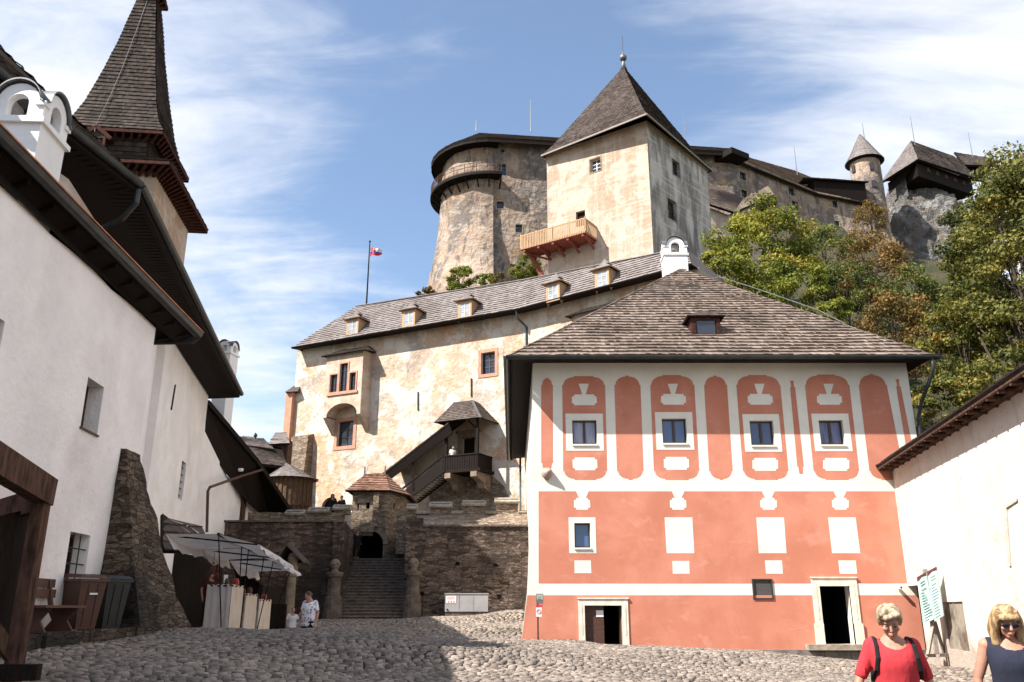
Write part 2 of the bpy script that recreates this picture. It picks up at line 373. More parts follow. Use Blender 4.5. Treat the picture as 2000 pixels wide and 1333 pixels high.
# ------------------------------------------------------------------ shared builders
def shingles(poly, mat, parent, name='shingles', course=.32, w=.2, thick=.035, slab=.12, jit=.28, slabmat=None, up_hint=Vector((0, 0, 1)), mb=None, build=True, lift=0):
    """poly: coplanar 3d points, first edge = eave. Real overlapping courses of single shingles over a slab."""
    P = [Vector(p) for p in poly]
    e = (P[1] - P[0]).normalized(); nrm = Vector((0, 0, 0))
    for i in range(1, len(P) - 1): nrm += (P[i] - P[0]).cross(P[i + 1] - P[0])
    nrm.normalize()
    if nrm.dot(up_hint) < 0: nrm = -nrm
    up = nrm.cross(e).normalized()
    if up.z < 0: up = -up
    q = [((p - P[0]).dot(e), (p - P[0]).dot(up)) for p in P]
    tmax = max(b for a, b in q); n = max(1, int(round(tmax / course))); h = tmax / n
    def span(t):
        t = min(max(t, 1e-4), tmax - 1e-4); xs = []
        for i in range(len(q)):
            (a, b), (c, d) = q[i], q[(i + 1) % len(q)]
            if (b - t) * (d - t) < 0: xs.append(a + (c - a) * (t - b) / (d - b))
        return (min(xs), max(xs)) if len(xs) > 1 else (0, 0)
    m = mb or MB()
    big = tmax > 3
    def W3(s, t, o):
        p = P[0] + e * s + up * t
        return p + nrm * (o + lift + (.035 * (noise.noise(p * .45) + .4) if big else 0))
    for k in range(n):
        a0, b0 = span(k * h); a1, b1 = span((k + 1) * h); lo, hi = min(a0, a1), max(b0, b1)
        s = lo - random.random() * w
        while s < hi:
            ww = w * random.uniform(.7, 1.3); s2 = s + ww
            bl, br = max(s, a0), min(s2, b0); tl, tr = max(s, a1), min(s2, b1)
            s = s2
            if br - bl < .01 and tr - tl < .01: continue
            if br < bl: br = bl = min(max((bl + br) / 2, a0), b0)
            if tr < tl: tr = tl = min(max((tl + tr) / 2, a1), b1)
            tb = k * h - random.uniform(-.2, .25) * jit * h * .5; o = thick * random.uniform(.75, 1.35)
            vs = [W3(bl, tb, o), W3(br, tb, o), W3(tr, (k + 1) * h, .006), W3(tl, (k + 1) * h, .006), W3(bl, tb, -.002), W3(br, tb, -.002)]
            m.add(vs, [(0, 1, 2, 3), (4, 5, 1, 0)], tint=min(1, max(0, random.gauss(.5, .28))))
    o = None
    if build: o = m.build(name, mat, parent, fix=False)
    if slab:
        b = MB(); b.prism([p + nrm * (lift - .004) for p in P], -nrm * slab); b.build('roof_boards', slabmat or m_wdark, o or parent)
    return o
def rot_box(c, d, ax): return None

def window(pl, parent, rect, depth=.2, nx=2, ny=1, fw=.07, frame=None, gl=None, surround=None, sw=0, sproud=.03, bars=0, sill=False, mull=.04):
    """rect = (s0, z0, s1, z1) of the opening on the wall plane"""
    s0, z0, s1, z1 = rect; frame = frame or m_frame; gl = gl or m_glass
    m = MB(); o1 = -depth + .05; o0 = -depth - .01
    for a in ((s0, z0, s0 + fw, z1), (s1 - fw, z0, s1, z1), (s0 + fw, z0, s1 - fw, z0 + fw), (s0 + fw, z1 - fw, s1 - fw, z1)): m.wbox(pl, *a, o0, o1)
    iw, ih = s1 - s0 - 2 * fw, z1 - z0 - 2 * fw
    for i in range(1, nx):
        c = s0 + fw + iw * i / nx; m.wbox(pl, c - mull, z0 + fw, c + mull, z1 - fw, o0, o1 - .008)
    for j in range(1, ny):
        c = z0 + fw + ih * j / ny; m.wbox(pl, s0 + fw, c - mull * .7, s1 - fw, c + mull * .7, o0 + .004, o1 - .014)
    w = m.build('window', frame, parent)
    g = MB(); g.wbox(pl, s0 + fw * .5, z0 + fw * .5, s1 - fw * .5, z1 - fw * .5, -depth - .03, -depth - .012); g.build('pane', gl, w)
    if surround:
        m = MB()
        for a in ((s0 - sw, z0 - sw, s0, z1 + sw), (s1, z0 - sw, s1 + sw, z1 + sw), (s0, z1, s1, z1 + sw), (s0, z0 - sw, s1, z0)): m.wbox(pl, *a, -.02, sproud)
        m.build('window_surround', surround, w)
    if sill:
        m = MB(); m.wbox(pl, s0 - .03, z0 - .06, s1 + .03, z0 + .0, -depth + .06, .08); m.build('sill', sill if sill is not True else m_gutter, w)
    if bars:
        m = MB()
        for i in range(bars):
            c = s0 + (s1 - s0) * (i + 1) / (bars + 1); m.tube([pl.P(c, z0, -.06), pl.P(c, z1, -.06)], .014, 6)
        nb = max(2, int((z1 - z0) / .3))
        for i in range(nb):
            c = z0 + (z1 - z0) * (i + 1) / (nb + 1); m.tube([pl.P(s0, c, -.06), pl.P(s1, c, -.06)], .014, 6)
        m.build('window_bars', m_iron, w)
    return w
def rect_of(pl, pix, off=0):
    """opening rectangle from the pixel corners: tl, tr, br, bl"""
    q = pl.pts(pix, off); s0 = (q[0][0] + q[3][0]) / 2; s1 = (q[1][0] + q[2][0]) / 2; z1 = (q[0][1] + q[1][1]) / 2; z0 = (q[2][1] + q[3][1]) / 2
    return (s0, z0, s1, z1)
def rloop(r, g=0): return [(r[0] - g, r[1] - g), (r[2] + g, r[1] - g), (r[2] + g, r[3] + g), (r[0] - g, r[3] + g)]
def reveal(m, pl, r, depth, off=0, **k):
    h = rloop(r)
    for i in range(4): m.quad(pl.P(*h[i], off), pl.P(*h[(i + 1) % 4], off), pl.P(*h[(i + 1) % 4], off - depth), pl.P(*h[i], off - depth), **k)

def tube_obj(name, pts, r, mat, parent=None, n=7):
    m = MB(); m.tube(pts, r, n); return m.build(name, mat, parent, smooth=False)

def chimney(name, label, c, w, d, z0, zs, rz=0, mat=None):
    """white chimney: shaft, cornice, four-arched vaulted cap with thin metal cover"""
    mat = mat or m_chim
    t = empty(name, label, 'chimney', (c[0], c[1], z0)); M = Matrix.Rotation(rz, 3, 'Z')
    C = Vector((c[0], c[1], 0)); H = w * .82
    b = MB(); b.box((c[0], c[1], (z0 + zs) / 2), (w, d, zs - z0), M=M); b.build('shaft', mat, t)
    for zz_, g, hh, nm in ((zs, .14, .10, 'cornice'), (zs - (zs - z0) * .45 if zs - z0 < 3 else zs - 1.3, .08, .06, 'base_moulding')): b = MB(); b.box((c[0], c[1], zz_ - hh / 2 + .002), (w + g, d + g, hh), M=M); b.build(nm, mat, t)
    cap = MB()
    for k in range(4):
        ww, dd = (w, d) if k % 2 == 0 else (d, w)
        r = Matrix.Rotation(rz + k * math.pi / 2, 3, 'Z')
        a = C + r @ Vector((-ww / 2, -dd / 2, 0)); e = C + r @ Vector((ww / 2, -dd / 2, 0)); pl = Plane((a.x, a.y), (e.x, e.y))
        R_ = ww * .40; zc = zs + H * .45
        outer = [(0, zs), (ww, zs), (ww, zc)] + [(ww / 2 + R_ * math.cos(math.pi * i / 12), zc + R_ * math.sin(math.pi * i / 12)) for i in range(13)] + [(0, zc)]
        ri = ww * .20; hole = [(ww / 2 - ri, zs + .06), (ww / 2 + ri, zs + .06)] + [(ww / 2 + ri * math.cos(math.pi * i / 10), zc - .03 + ri * math.sin(math.pi * i / 10)) for i in range(11)]
        cap.sheet(pl, outer, [hole], 0, .16); cap.sheet(pl, outer, [hole], -.16)
    for sx_ in (-1, 1):
        for sy_ in (-1, 1):
            q = C + M @ Vector((sx_ * (w / 2 - w * .06), sy_ * (d / 2 - d * .06), 0)); cap.box((q.x, q.y, zs + H * .45 - .03), (w * .2, d * .2, .08), M=M)
    cap.build('arched_cap', mat, t)
    cov = MB()
    for k in range(2):
        ww, dd = (w, d) if k == 0 else (d, w); R_ = ww * .40; zc = zs + H * .45
        r = Matrix.Rotation(rz + k * math.pi / 2, 3, 'Z'); pts = []
        prof = [(-R_ - .09, zc - .02)] + [(-(R_ + .03) * math.cos(math.pi * i / 14), zc + .02 + (R_ + .03) * math.sin(math.pi * i / 14)) for i in range(15)] + [(R_ + .09, zc - .02)]
        for i in range(len(prof) - 1):
            (x0, y0), (x1, y1) = prof[i], prof[i + 1]
            q = [C + r @ Vector((x0, -dd / 2 - .08, 0)) + Vector((0, 0, y0)), C + r @ Vector((x1, -dd / 2 - .08, 0)) + Vector((0, 0, y1)),
                 C + r @ Vector((x1, dd / 2 + .08, 0)) + Vector((0, 0, y1)), C + r @ Vector((x0, dd / 2 + .08, 0)) + Vector((0, 0, y0))]
            for g0_, g1_ in ((0, .26), (.74, 1)):
                f_ = [lerp(q[0], q[3], g0_), lerp(q[1], q[2], g0_), lerp(q[1], q[2], g1_), lerp(q[0], q[3], g1_)]; cov.prism(f_, Vector((0, 0, .03 + k * .004)))
    cov.box((c[0], c[1], zs + H * .45 + w * .40 - .06), (w * .62, d * .62, .1), M=M)
    cov.build('cap_cover', m_lead if mat is m_chim else mat, t)
    return t

def dormer(root, C, n, m, w, h, rh, ov, wallm, roofm, glm, frm, nub=True, course=.2, sidem=None, nx=2, ny=3):
    """dormer front centre C (on the roof), n = horizontal facing, m = main roof rise per metre"""
    n = Vector(n).normalized(); s = Vector((-n.y, n.x, 0)); C = Vector(C); Z = Vector((0, 0, 1)); 
    d = MB(); a, b = C - s * w / 2, C + s * w / 2; sk = .3
    d.quad(a - Z * .02, b - Z * .02, b + Z * h, a + Z * h)
    for p in (a, b): d.quad(p - Z * .02, p + Z * h, p + Z * h - n * (h / m + .2), p - Z * .3 - n * .1)
    dm = d.build('dormer', wallm, root)
    pl = Plane((b.x, b.y), (a.x, a.y)); 
    if pl.n.dot(n) < 0: pl = Plane((a.x, a.y), (b.x, b.y))
    fw = w * .14
    f = MB()
    for r_ in ((0, C.z, fw, C.z + h), (w - fw, C.z, w, C.z + h), (fw, C.z, w - fw, C.z + fw * .6), (fw, C.z + h - fw, w - fw, C.z + h)): f.wbox(pl, *r_, .0, .06)
    f.build('dormer_frame', wallm, dm)
    s0, s1, z0, z1 = fw, w - fw, C.z + fw * .6, C.z + h - fw
    g = MB(); g.wbox(pl, s0, z0, s1, z1, .012, .02); g.build('pane', glm, dm)
    g = MB(); q = .025 if h < 2 else .035
    for r_ in ((s0, z0, s0 + 2 * q, z1), (s1 - 2 * q, z0, s1, z1)): g.wbox(pl, *r_, .022, .045)
    for i in range(1, nx): c_ = s0 + (s1 - s0) * i / nx; g.wbox(pl, c_ - q, z0, c_ + q, z1, .022, .045)
    for i in range(1, ny): c_ = z0 + (z1 - z0) * i / ny; g.wbox(pl, s0, c_ - q * .7, s1, c_ + q * .7, .021, .042)
    g.build('sash', frm, dm)
    ew = w / 2 + ov; zt = C.z + h
    EL, ER = C - s * ew + n * ov + Z * h, C + s * ew + n * ov + Z * h
    RF = C + Z * (h + rh) - n * (w * .3); RB = C + Z * (h + rh) - n * ((h + rh) / m)
    BL, BR = C - s * ew - n * (h / m) + Z * h, C + s * ew - n * (h / m) + Z * h
    mb = MB(); sm_ = sidem or m_wdark
    shingles([EL, ER, RF], roofm, dm, 'dormer_roof', course, .16, .02, .06, slabmat=sm_)
    shingles([BL, EL, RF, RB], roofm, dm, 'dormer_roof', course, .16, .02, .06, slabmat=sm_)
    shingles([ER, BR, RB, RF], roofm, dm, 'dormer_roof', course, .16, .02, .06, slabmat=sm_)
    if nub:
        x = MB(); x.prism([RF - s * .35 + Z * -.05, RF + s * .35 + Z * -.05, RF + Z * .32], -n * .6); x.build('ridge_vent', roofm, dm)
    return dm

# ------------------------------------------------------------------ ground
GC = np.array([(0, 0, .0), (3, 5, .0), (-7, 5, .3), (-7.5, 12, .9), (-8, 14.5, 1.02), (-8.8, 19, 1.05), (-7, 20, 1.2), (-4, 19, 1.2), (-1.5, 20, .95), (0, 14, .55), (6, 14, .05),
    (12, 14, -.25), (6, 22, .1), (1.5, 22, .6), (12, 22, -.3), (14, 33.8, -.28), (6, 33.8, .145), (.4, 33.8, .49), (-4.5, 24, .5), (-7.5, 24, .5), (-6, 28, .5), (-10, 28, .5),
    (-6.6, 36, .85), (-6.6, 45, 1.11), (.5, 45, 1.55), (-14, 43, 1.1), (-12, 33, .7), (-2, 30, .6), (0, 39, .95), (3, 28, .45), (-9, 45, 1.1), (-3, 45, 1.25), (-12, 10, .8), (20, 30, -.4), (20, 10, -.3), (0, -10, 0)])
def gh(x, y):
    x = np.asarray(x, float); y = np.asarray(y, float)
    num = 0; den = 0
    for a, b, z in GC:
        w = 1 / ((x - a) ** 2 + (y - b) ** 2 + .8) ** 1.8; num = num + w * z; den = den + w
    return num / den
def ground_z(x, y): return float(gh(x, y))
def heightmesh(name, xs, ys, zf, mat):
    X, Y = np.meshgrid(xs, ys); Z = zf(X, Y); n, m = X.shape
    co = np.stack([X, Y, Z], -1).reshape(-1, 3)
    i = np.arange(n * m).reshape(n, m); f = np.stack([i[:-1, :-1], i[:-1, 1:], i[1:, 1:], i[1:, :-1]], -1).reshape(-1, 4)
    return rawmesh(name, co, f, mat)
def rawmesh(name, co, faces, mat, tint=None, smooth=True, parent=None):
    me = bpy.data.meshes.new(name); k = faces.shape[1]
    me.vertices.add(len(co)); me.vertices.foreach_set('co', np.ascontiguousarray(co, np.float32).ravel())
    me.loops.add(faces.size); me.loops.foreach_set('vertex_index', np.ascontiguousarray(faces, np.int32).ravel())
    me.polygons.add(len(faces)); me.polygons.foreach_set('loop_start', np.arange(0, faces.size, k, dtype=np.int32))
    if tint is not None:
        a = me.attributes.new('tint', 'FLOAT', 'FACE'); a.data.foreach_set('value', np.ascontiguousarray(tint, np.float32))
    me.materials.append(mat); me.update(calc_edges=True); me.validate()
    if smooth: me.shade_smooth()
    else: me.shade_flat()
    o = bpy.data.objects.new(name, me); COL.objects.link(o)
    if parent is not None: o.parent = parent
    return o
m_soil = simple('joint_soil', (.045, .036, .028), (.028, .022, .018), 8, 1)
t = NT('river_cobble_stone', .8, spec=.3)
c_ = t.mix(t.attr('tint'), (.095, .076, .062), (.37, .305, .25))
c_ = t.mix(t.rng(t.noise(.35, 5, .6), .42, .66, 0, .55), c_, (.15, .125, .105))
c_ = t.mix(t.rng(t.noise(22, 4, .6), .45, .75, 0, .5), c_, (.12, .10, .09)); t.bump(t.noise(28, 5, .65), .6, .012)
m_cobble = t.out(c_)
base = heightmesh('ground', np.concatenate([np.arange(-26, 26, .5)]), np.arange(-14, 50, .5), lambda X, Y: gh(X, Y) - .045, m_soil); struct(base)
def cobbles():
    rng = np.random.default_rng(3); C = []
    y = 6.0
    while y < 46:
        sp = .115 if y < 24 else .15; sx = sp * 1.5
        w0, w1 = -.66 * y - 1, .66 * y + 1.5
        n = int((w1 - w0) / sx); xs = w0 + (np.arange(n) + rng.random() + rng.uniform(-.22, .22, n)) * sx; ys = y + rng.uniform(-.2, .2, n) * sp + .12 * np.sin(xs * .5)
        C.append(np.stack([xs, ys, np.full(n, sp)], -1)); y += sp * .93
    C = np.concatenate(C); x, yy = C[:, 0], C[:, 1]
    wl = -7.15 - .087 * yy                              # left building line
    keep = (x > np.maximum(wl, -20 + 0 * x) - .0) | (yy > 21)
    keep &= (x > -16.5) & ~((yy > 33.9) & (x > .55)) & (x < 9.6 + .193 * (yy - 5)) & ~((yy > 44.8)) & (x < 15)
    C = C[keep]; n = len(C); x, yy, sp = C.T
    k = 7; an = np.linspace(0, 2 * np.pi, k, endpoint=False)[None] + rng.uniform(0, 6.28, (n, 1)) + rng.uniform(-.25, .25, (n, k))
    el = rng.uniform(.78, 1.12, (n, 1)); rr = rng.uniform(.8, 1.15, (n, k)); th = rng.uniform(-.45, .45, (n, 1))
    lx = np.cos(an) * rr * el * (sp * .655)[:, None]; ly = np.sin(an) * rr * (sp * .44)[:, None]
    X0 = x[:, None] + lx * np.cos(th) - ly * np.sin(th); Y0 = yy[:, None] + lx * np.sin(th) + ly * np.cos(th)
    hgt = rng.uniform(.006, .022, n) * (sp / .125); z = gh(x, yy); tx, ty = rng.uniform(-.13, .13, (2, n))
    def ring(f, dz):
        X = x[:, None] + (X0 - x[:, None]) * f; Y = yy[:, None] + (Y0 - yy[:, None]) * f
        return np.stack([X, Y, z[:, None] + dz[:, None] + tx[:, None] * (X - x[:, None]) + ty[:, None] * (Y - yy[:, None])], -1)
    r0 = ring(1.0, -.05 + 0 * hgt); r1 = ring(.93, hgt * .5 - .008); r2 = ring(.76, hgt * .95); c = np.stack([x, yy, z + hgt * 1.08], -1)[:, None]
    co = np.concatenate([r0, r1, r2, c], 1).reshape(-1, 3); b = (np.arange(n) * (3 * k + 1))[:, None]
    F = []
    for j in range(k):
        j2 = (j + 1) % k
        F.append(b + np.array([[j, j2, k + j2, k + j]])); F.append(b + np.array([[k + j, k + j2, 2 * k + j2, 2 * k + j]])); F.append(b + np.array([[2 * k + j, 2 * k + j2, 3 * k, 3 * k]]))
    quads = np.stack(F, 1).reshape(-1, 4); tri = quads[:, 2] == quads[:, 3]
    # triangles as separate call: rewrite centre fan into quads by pairing is not needed, use tri mesh
    q = quads[~tri]; tr = quads[tri][:, :3]
    allt = np.concatenate([q[:, [0, 1, 2]], q[:, [0, 2, 3]], tr]); tn = np.clip(rng.normal(.47, .30, n), 0, 1)
    o = rawmesh('cobblestones', co, allt, m_cobble, tint=tn[allt[:, 0] // (3 * k + 1)]); return struct(o)
cobbles()
# ------------------------------------------------------------------ salmon house
PH = Plane((-2, 34), (20, 34))
house = empty('painted_house', 'salmon and cream painted house with brown shingled hip roof and panelled facade', 'house', (8, 34, 0))
zt = 11.75
lft = PH.pts([(1041, 706), (1037, 900), (1031, 1120), (1029, 1160), (1018, 1252)])
outer = [(PH.px(1041, 706)[0], zt)] + lft[1:] + [(lft[-1][0] - .03, -.8), (18.5, -.8), (18.5, zt)]
wins = [[(1118, 821), (1165, 821), (1166, 868), (1118, 868)], [(1293, 818), (1340, 818), (1342, 866), (1294, 866)],
        [(1464, 822), (1510, 822), (1513, 870), (1467, 870)], [(1599, 821), (1646, 821), (1650, 869), (1603, 869)]]
wr = [rect_of(PH, w) for w in wins]; w5 = rect_of(PH, [(1122, 1022), (1153, 1022), (1153, 1070), (1122, 1070)])
vent = rect_of(PH, [(1469, 1131), (1508, 1131), (1510, 1171), (1470, 1171)])
d1 = rect_of(PH, [(1143, 1183), (1214, 1183), (1217, 1262), (1142, 1262)]); d1 = (d1[0], d1[1] - .5, d1[2], d1[3])
d2 = rect_of(PH, [(1602, 1145), (1660, 1145), (1670, 1259), (1609, 1259)])
holes = wr + [w5, vent, d1, d2]
m = MB(); m.sheet(PH, outer, [rloop(h) for h in holes[:6]] + [rloop(d1), rloop(d2)], 0)
for h in wr + [w5]: reveal(m, PH, h, .22)
reveal(m, PH, vent, .1)
for d in (d1, d2): reveal(m, PH, d, .5)
A, B_, C_, D_ = (.86, 34), (.86, 56.8), (16.5, 46), (16.5, 34)
for a, b in ((B_, A), (D_, C_), (C_, B_)):
    m.quad((a[0], a[1], -.8), (b[0], b[1], -.8), (b[0], b[1], zt), (a[0], a[1], zt))
m.build('wall', m_cream, house, fix=False)
# dark rooms behind the open doors
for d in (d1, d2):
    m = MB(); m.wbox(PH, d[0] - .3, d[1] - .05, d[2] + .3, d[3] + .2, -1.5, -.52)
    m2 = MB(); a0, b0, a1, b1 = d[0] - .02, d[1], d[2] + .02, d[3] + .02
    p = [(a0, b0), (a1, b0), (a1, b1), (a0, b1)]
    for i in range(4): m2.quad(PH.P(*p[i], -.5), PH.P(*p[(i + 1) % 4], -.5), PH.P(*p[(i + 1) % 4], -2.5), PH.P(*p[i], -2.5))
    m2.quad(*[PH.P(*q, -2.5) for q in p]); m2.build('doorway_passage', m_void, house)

def arch_panel(q, n=7, step=.05):
    """panel with rounded, shouldered ends: q = tl, tr, br, bl pixels of the shoulders, plus top and bottom rows"""
    (x0, x1, yt, ys, x2, x3, yb, ye) = q
    P_ = lambda u, v: PH.px(u, v)
    a, b = P_(x0, ys), P_(x1, ys); c, d = P_(x3, yb), P_(x2, yb); zt_ = P_((x0 + x1) / 2, yt)[1]; zb_ = P_((x2 + x3) / 2, ye)[1]
    pts = []
    def cap(l, r, z0, z1, sgn):
        w = r[0] - l[0]; rad = min(w / 2 * .82, abs(z1 - z0) * 1.0); k = .045; out = []
        rx = min(w * .5 - .12, abs(z1 - z0) * 1.15); ryy = abs(z1 - z0) - k
        out.append((l[0], l[1])); out.append((l[0] + k, l[1]))
        for i in range(n + 1):
            t_ = math.pi / 2 * i / n; out.append((l[0] + k + rx * (1 - math.cos(t_)), l[1] + sgn * ryy * math.sin(t_)))
        out.append((l[0] + k + rx, l[1] + sgn * (ryy + k))); out.append((r[0] - k - rx, r[1] + sgn * (ryy + k)))
        for i in range(n, -1, -1):
            t_ = math.pi / 2 * i / n; out.append((r[0] - k - rx * (1 - math.cos(t_)), r[1] + sgn * ryy * math.sin(t_)))
        out.append((r[0] - k, r[1])); out.append((r[0], r[1])); return out
    top = cap(a, b, a[1], zt_, 1); bot = cap(d, c, d[1], zb_, -1)
    return top + bot[::-1]
def plaque(x0, x1, y0, y1, x2=None, x3=None, k=.09):
    a = PH.px(x0, y0); b = PH.px(x1, y0); c = PH.px(x3 or x1, y1); d = PH.px(x2 or x0, y1)
    return [(d[0] + k, d[1]), (c[0] - k, c[1]), (c[0] - k, c[1] + k * .8), (c[0], c[1] + k), (b[0], b[1] - k), (b[0] - k, b[1] - k * .8), (b[0] - k, b[1]), (a[0] + k, a[1]), (a[0] + k, a[1] - k * .8), (a[0], a[1] - k), (d[0], d[1] + k), (d[0] + k, d[1] + k * .8)]
PANELS = [((1057, 1080, 739, 752, 1057, 1080, 905, 922), None), ((1098, 1182, 735, 752, 1100, 1186, 921, 938), wr[0]), ((1200, 1251, 734, 752, 1205, 1257, 921, 938), None),
    ((1270, 1356, 733, 752, 1277, 1366, 921, 938), wr[1]), ((1375, 1420, 734, 752, 1385, 1431, 921, 938), None), ((1438, 1524, 733, 752, 1451, 1540, 921, 938), wr[2]),
    ((1543, 1553, 744, 757, 1557, 1570, 912, 926), None), ((1572, 1659, 732, 752, 1589, 1678, 921, 938), wr[3]), ((1677, 1732, 731, 752, 1698, 1765, 921, 938), None), ((1750, 1759, 741, 755, 1776, 1790, 912, 926), None)]
for q, h in PANELS:
    m = MB(); m.sheet(PH, arch_panel(q), [rloop(h)] if h else [], .004); m.build('painted_panel', m_pink, house)
# middle storey and ground storey fields
mid = [PH.px(1052, 960), PH.px(1052, 1140), (18.4, PH.px(1700, 1140)[1]), (18.4, PH.px(1700, 960)[1])]
m = MB(); v0 = [h for h in (w5,)]; zc = PH.px(1500, 1140)[1]
m.sheet(PH, [mid[0], mid[1], (vent[0], mid[1][1]), (vent[0], vent[3]), (vent[2], vent[3]), (vent[2], mid[1][1]), mid[2], mid[3]], [rloop(w5)], .004); m.build('painted_panel', m_pink, house)
zl = PH.px(1500, 1163)[1]; l0 = PH.px(1030, 1163)[0]
m = MB(); m.sheet(PH, [(l0, zl), PH.px(1018.6, 1251), (PH.px(1018.6, 1251)[0], -.8), (d1[0], -.8), (d1[0], d1[3]), (d1[2], d1[3]), (d1[2], -.8), (d2[0], -.8), (d2[0], zl), (d2[0], zl)][:9] , [], .004)
m.sheet(PH, [(d2[2], zl), (18.4, zl), (18.4, -.8), (d2[2], -.8)], [], .004); m.sheet(PH, [(d2[0] + .001, d2[1]), (d2[2], d2[1]), (d2[2], -.8), (d2[0] + .001, -.8)], [], .004)
m.build('painted_panel', m_pink, house)
# cream ornaments painted over the fields
O = .008
class OrnMB(MB):
    def sheet(s, *a, **k): b_ = MB(); b_.sheet(*a, **k); b_.build('painted_ornament', m_cream, house); return s
m = OrnMB()
for x, dx_ in ((1117, 0), (1291, 0), (1460, 1), (1595, 1)):
    m.sheet(PH, plaque(x, x + 48, 771 - (x > 1200), 792 - (x > 1200), x + dx_, x + 49 + dx_), [], O)
    c = x + 23; m.sheet(PH, PH.pts([(c - 10, 750), (c + 10, 750), (c + 4, 771), (c - 3, 771)]), [], O + .002)
for a, b, y in ((1118, 1166, 894), (1296, 1345, 893), (1469, 1519, 895), (1607, 1658, 895)): m.sheet(PH, plaque(a, b, y, y + 25, a + 1, b + 1), [], O)
for c in (1137, 1324, 1500, 1640):
    s_ = (c - 1137) / 503 * 2
    m.sheet(PH, PH.pts([(c - 13, 958), (c + 14, 958), (c + 7, 973), (c - 6, 973)]), [], O + .002); m.sheet(PH, plaque(c - 16, c + 15 + s_, 973, 996, c - 16 + s_, c + 16 + s_), [], O)
for q in ([(1298, 1011), (1352, 1011), (1356, 1081), (1302, 1081)], [(1477, 1011), (1531, 1011), (1536, 1081), (1482, 1081)], [(1617, 1011), (1671, 1011), (1680, 1081), (1625, 1081)],
          [(1122, 1095), (1154, 1095), (1155, 1120), (1122, 1120)], [(1313, 1096), (1346, 1096), (1347, 1121), (1314, 1121)], [(1494, 1095), (1527, 1095), (1529, 1121), (1496, 1121)], [(1637, 1095), (1671, 1095), (1674, 1121), (1640, 1121)]):
    m.sheet(PH, PH.pts(q), [], O)
gls = [simple('pale_curtain_behind_glass', (.30, .30, .36), (.16, .18, .26), 2.5, .12, stretch=(3, 3, .3)), m_glassb, glass('dark_blue_glass', (.03, .06, .15), .08), simple('violet_curtain_behind_glass', (.13, .12, .22), (.04, .07, .16), 2.2, .12, stretch=(3, 3, .3))]
for h in wr:
    window(PH, house, h, .2, 2, 1, .055, m_frame, gls[wr.index(h)], m_cream, .27, .014, mull=.05)
    m = MB(); m.wbox(PH, h[0] - .02, h[1] - .07, h[2] + .02, h[1] - .005, -.02, .07); m.build('window_sill', m_cream, house)
window(PH, house, w5, .2, 1, 1, .055, m_frame, m_glassb, m_cream, .22, .014)
m = MB(); m.wbox(PH, w5[0] - .02, w5[1] - .07, w5[2] + .02, w5[1] - .005, -.02, .07); m.build('window_sill', m_cream, house)
# vent hatch
m = MB(); s0, z0, s1, z1 = vent
for a in ((s0, z0, s0 + .05, z1), (s1 - .05, z0, s1, z1), (s0 + .05, z0, s1 - .05, z0 + .05), (s0 + .05, z1 - .05, s1 - .05, z1)): m.wbox(PH, *a, -.06, .05)
v = m.build('vent_hatch', m_gutter, house); m = MB(); m.wbox(PH, s0 + .05, z0 + .05, s1 - .05, z1 - .05, -.06, -.01); m.build('wire_mesh', simple('grey_mesh', (.10, .09, .085), (.05, .05, .05), 40, .7), v)
# doors
def door_frame(d, w, base=False):
    m = MB(); s0, z0, s1, z1 = d
    m.wbox(PH, s0 - w, z0, s0, z1 + w, -.1, .05); m.wbox(PH, s1, z0, s1 + w, z1 + w, -.1, .05); m.wbox(PH, s0, z1, s1, z1 + w, -.1, .05)
    m.wbox(PH, s0 - w - .03, z1 + w, s1 + w + .03, z1 + w + .05, -.1, .09)
    k = .05
    for a in ((s0 - w * .62, z0 + .9, s0 - w * .38, z1 + w * .3), (s1 + w * .38, z0 + .9, s1 + w * .62, z1 + w * .3)): m.wbox(PH, *a, .05, .062)
    if base:
        for a, b in ((s0 - w - .05, s0 + .0), (s1 - .0, s1 + w + .05)): m.wbox(PH, a, z0, b, z0 + .75, .0, .085)
    return m.build('door_surround', m_carv_cream, house)
m_carv_cream = simple('cream_limestone', (.72, .66, .56), (.60, .53, .43), 4, .85, bump=.2, bs=20, bd=.01)
door_frame(d1, .24); door_frame(d2, .29, True)
s0, z0, s1, z1 = d1; xm = lerp(s0, s1, .52)
m = MB(); m.wbox(PH, s0 + .01, z0, xm, z1 - .01, -.20, -.14)
import itertools
for i in range(14):
    zb = z0 + .1 + i * .2
    a = (s0 + .02, zb); b = (xm - .05, zb - (xm - .05 - s0 - .02) * .9)
    if zb - .7 < z0: continue
    if zb < z1: m.beam(PH.P(*a, -.135), PH.P(*b, -.135), .02, .02)
dl = m.build('door', m_wbrown, house)
m = MB(); sx_ = s0 + .45; m.wbox(PH, sx_, z1 - .42, sx_ + .28, z1 - .18, -.13, -.12); m.build('notice', m_paper, dl)
m = MB(); m.beam(PH.P(s1 - .04, z0 + .05, -.45), PH.P(s1 - .04, z1, -.45), .5, .05, up=(1, 0, 0)); m.build('door', m_wbrown, house)
# stone plinth ledge under the right half
m = MB(); a, b = PH.px(1300, 1268), PH.px(1880, 1268)
m.wbox(PH, a[0], -.9, 18, .13, 0, .22)
for i in range(14):
    x = a[0] + .05 + i * .98; m.wbox(PH, x, -.85, x + .95, .06, .22, .245 + .01 * (i % 3))
m.build('plinth', simple('grey_plinth_slabs', (.20, .18, .165), (.11, .10, .09), 3, .9, bump=.4, bs=9, bd=.03), house)
m = MB(); m.wbox(PH, d2[0] - .75, .13, d2[2] + .5, d2[1] + .01, 0, .42); m.build('doorstep', m_slab, house)
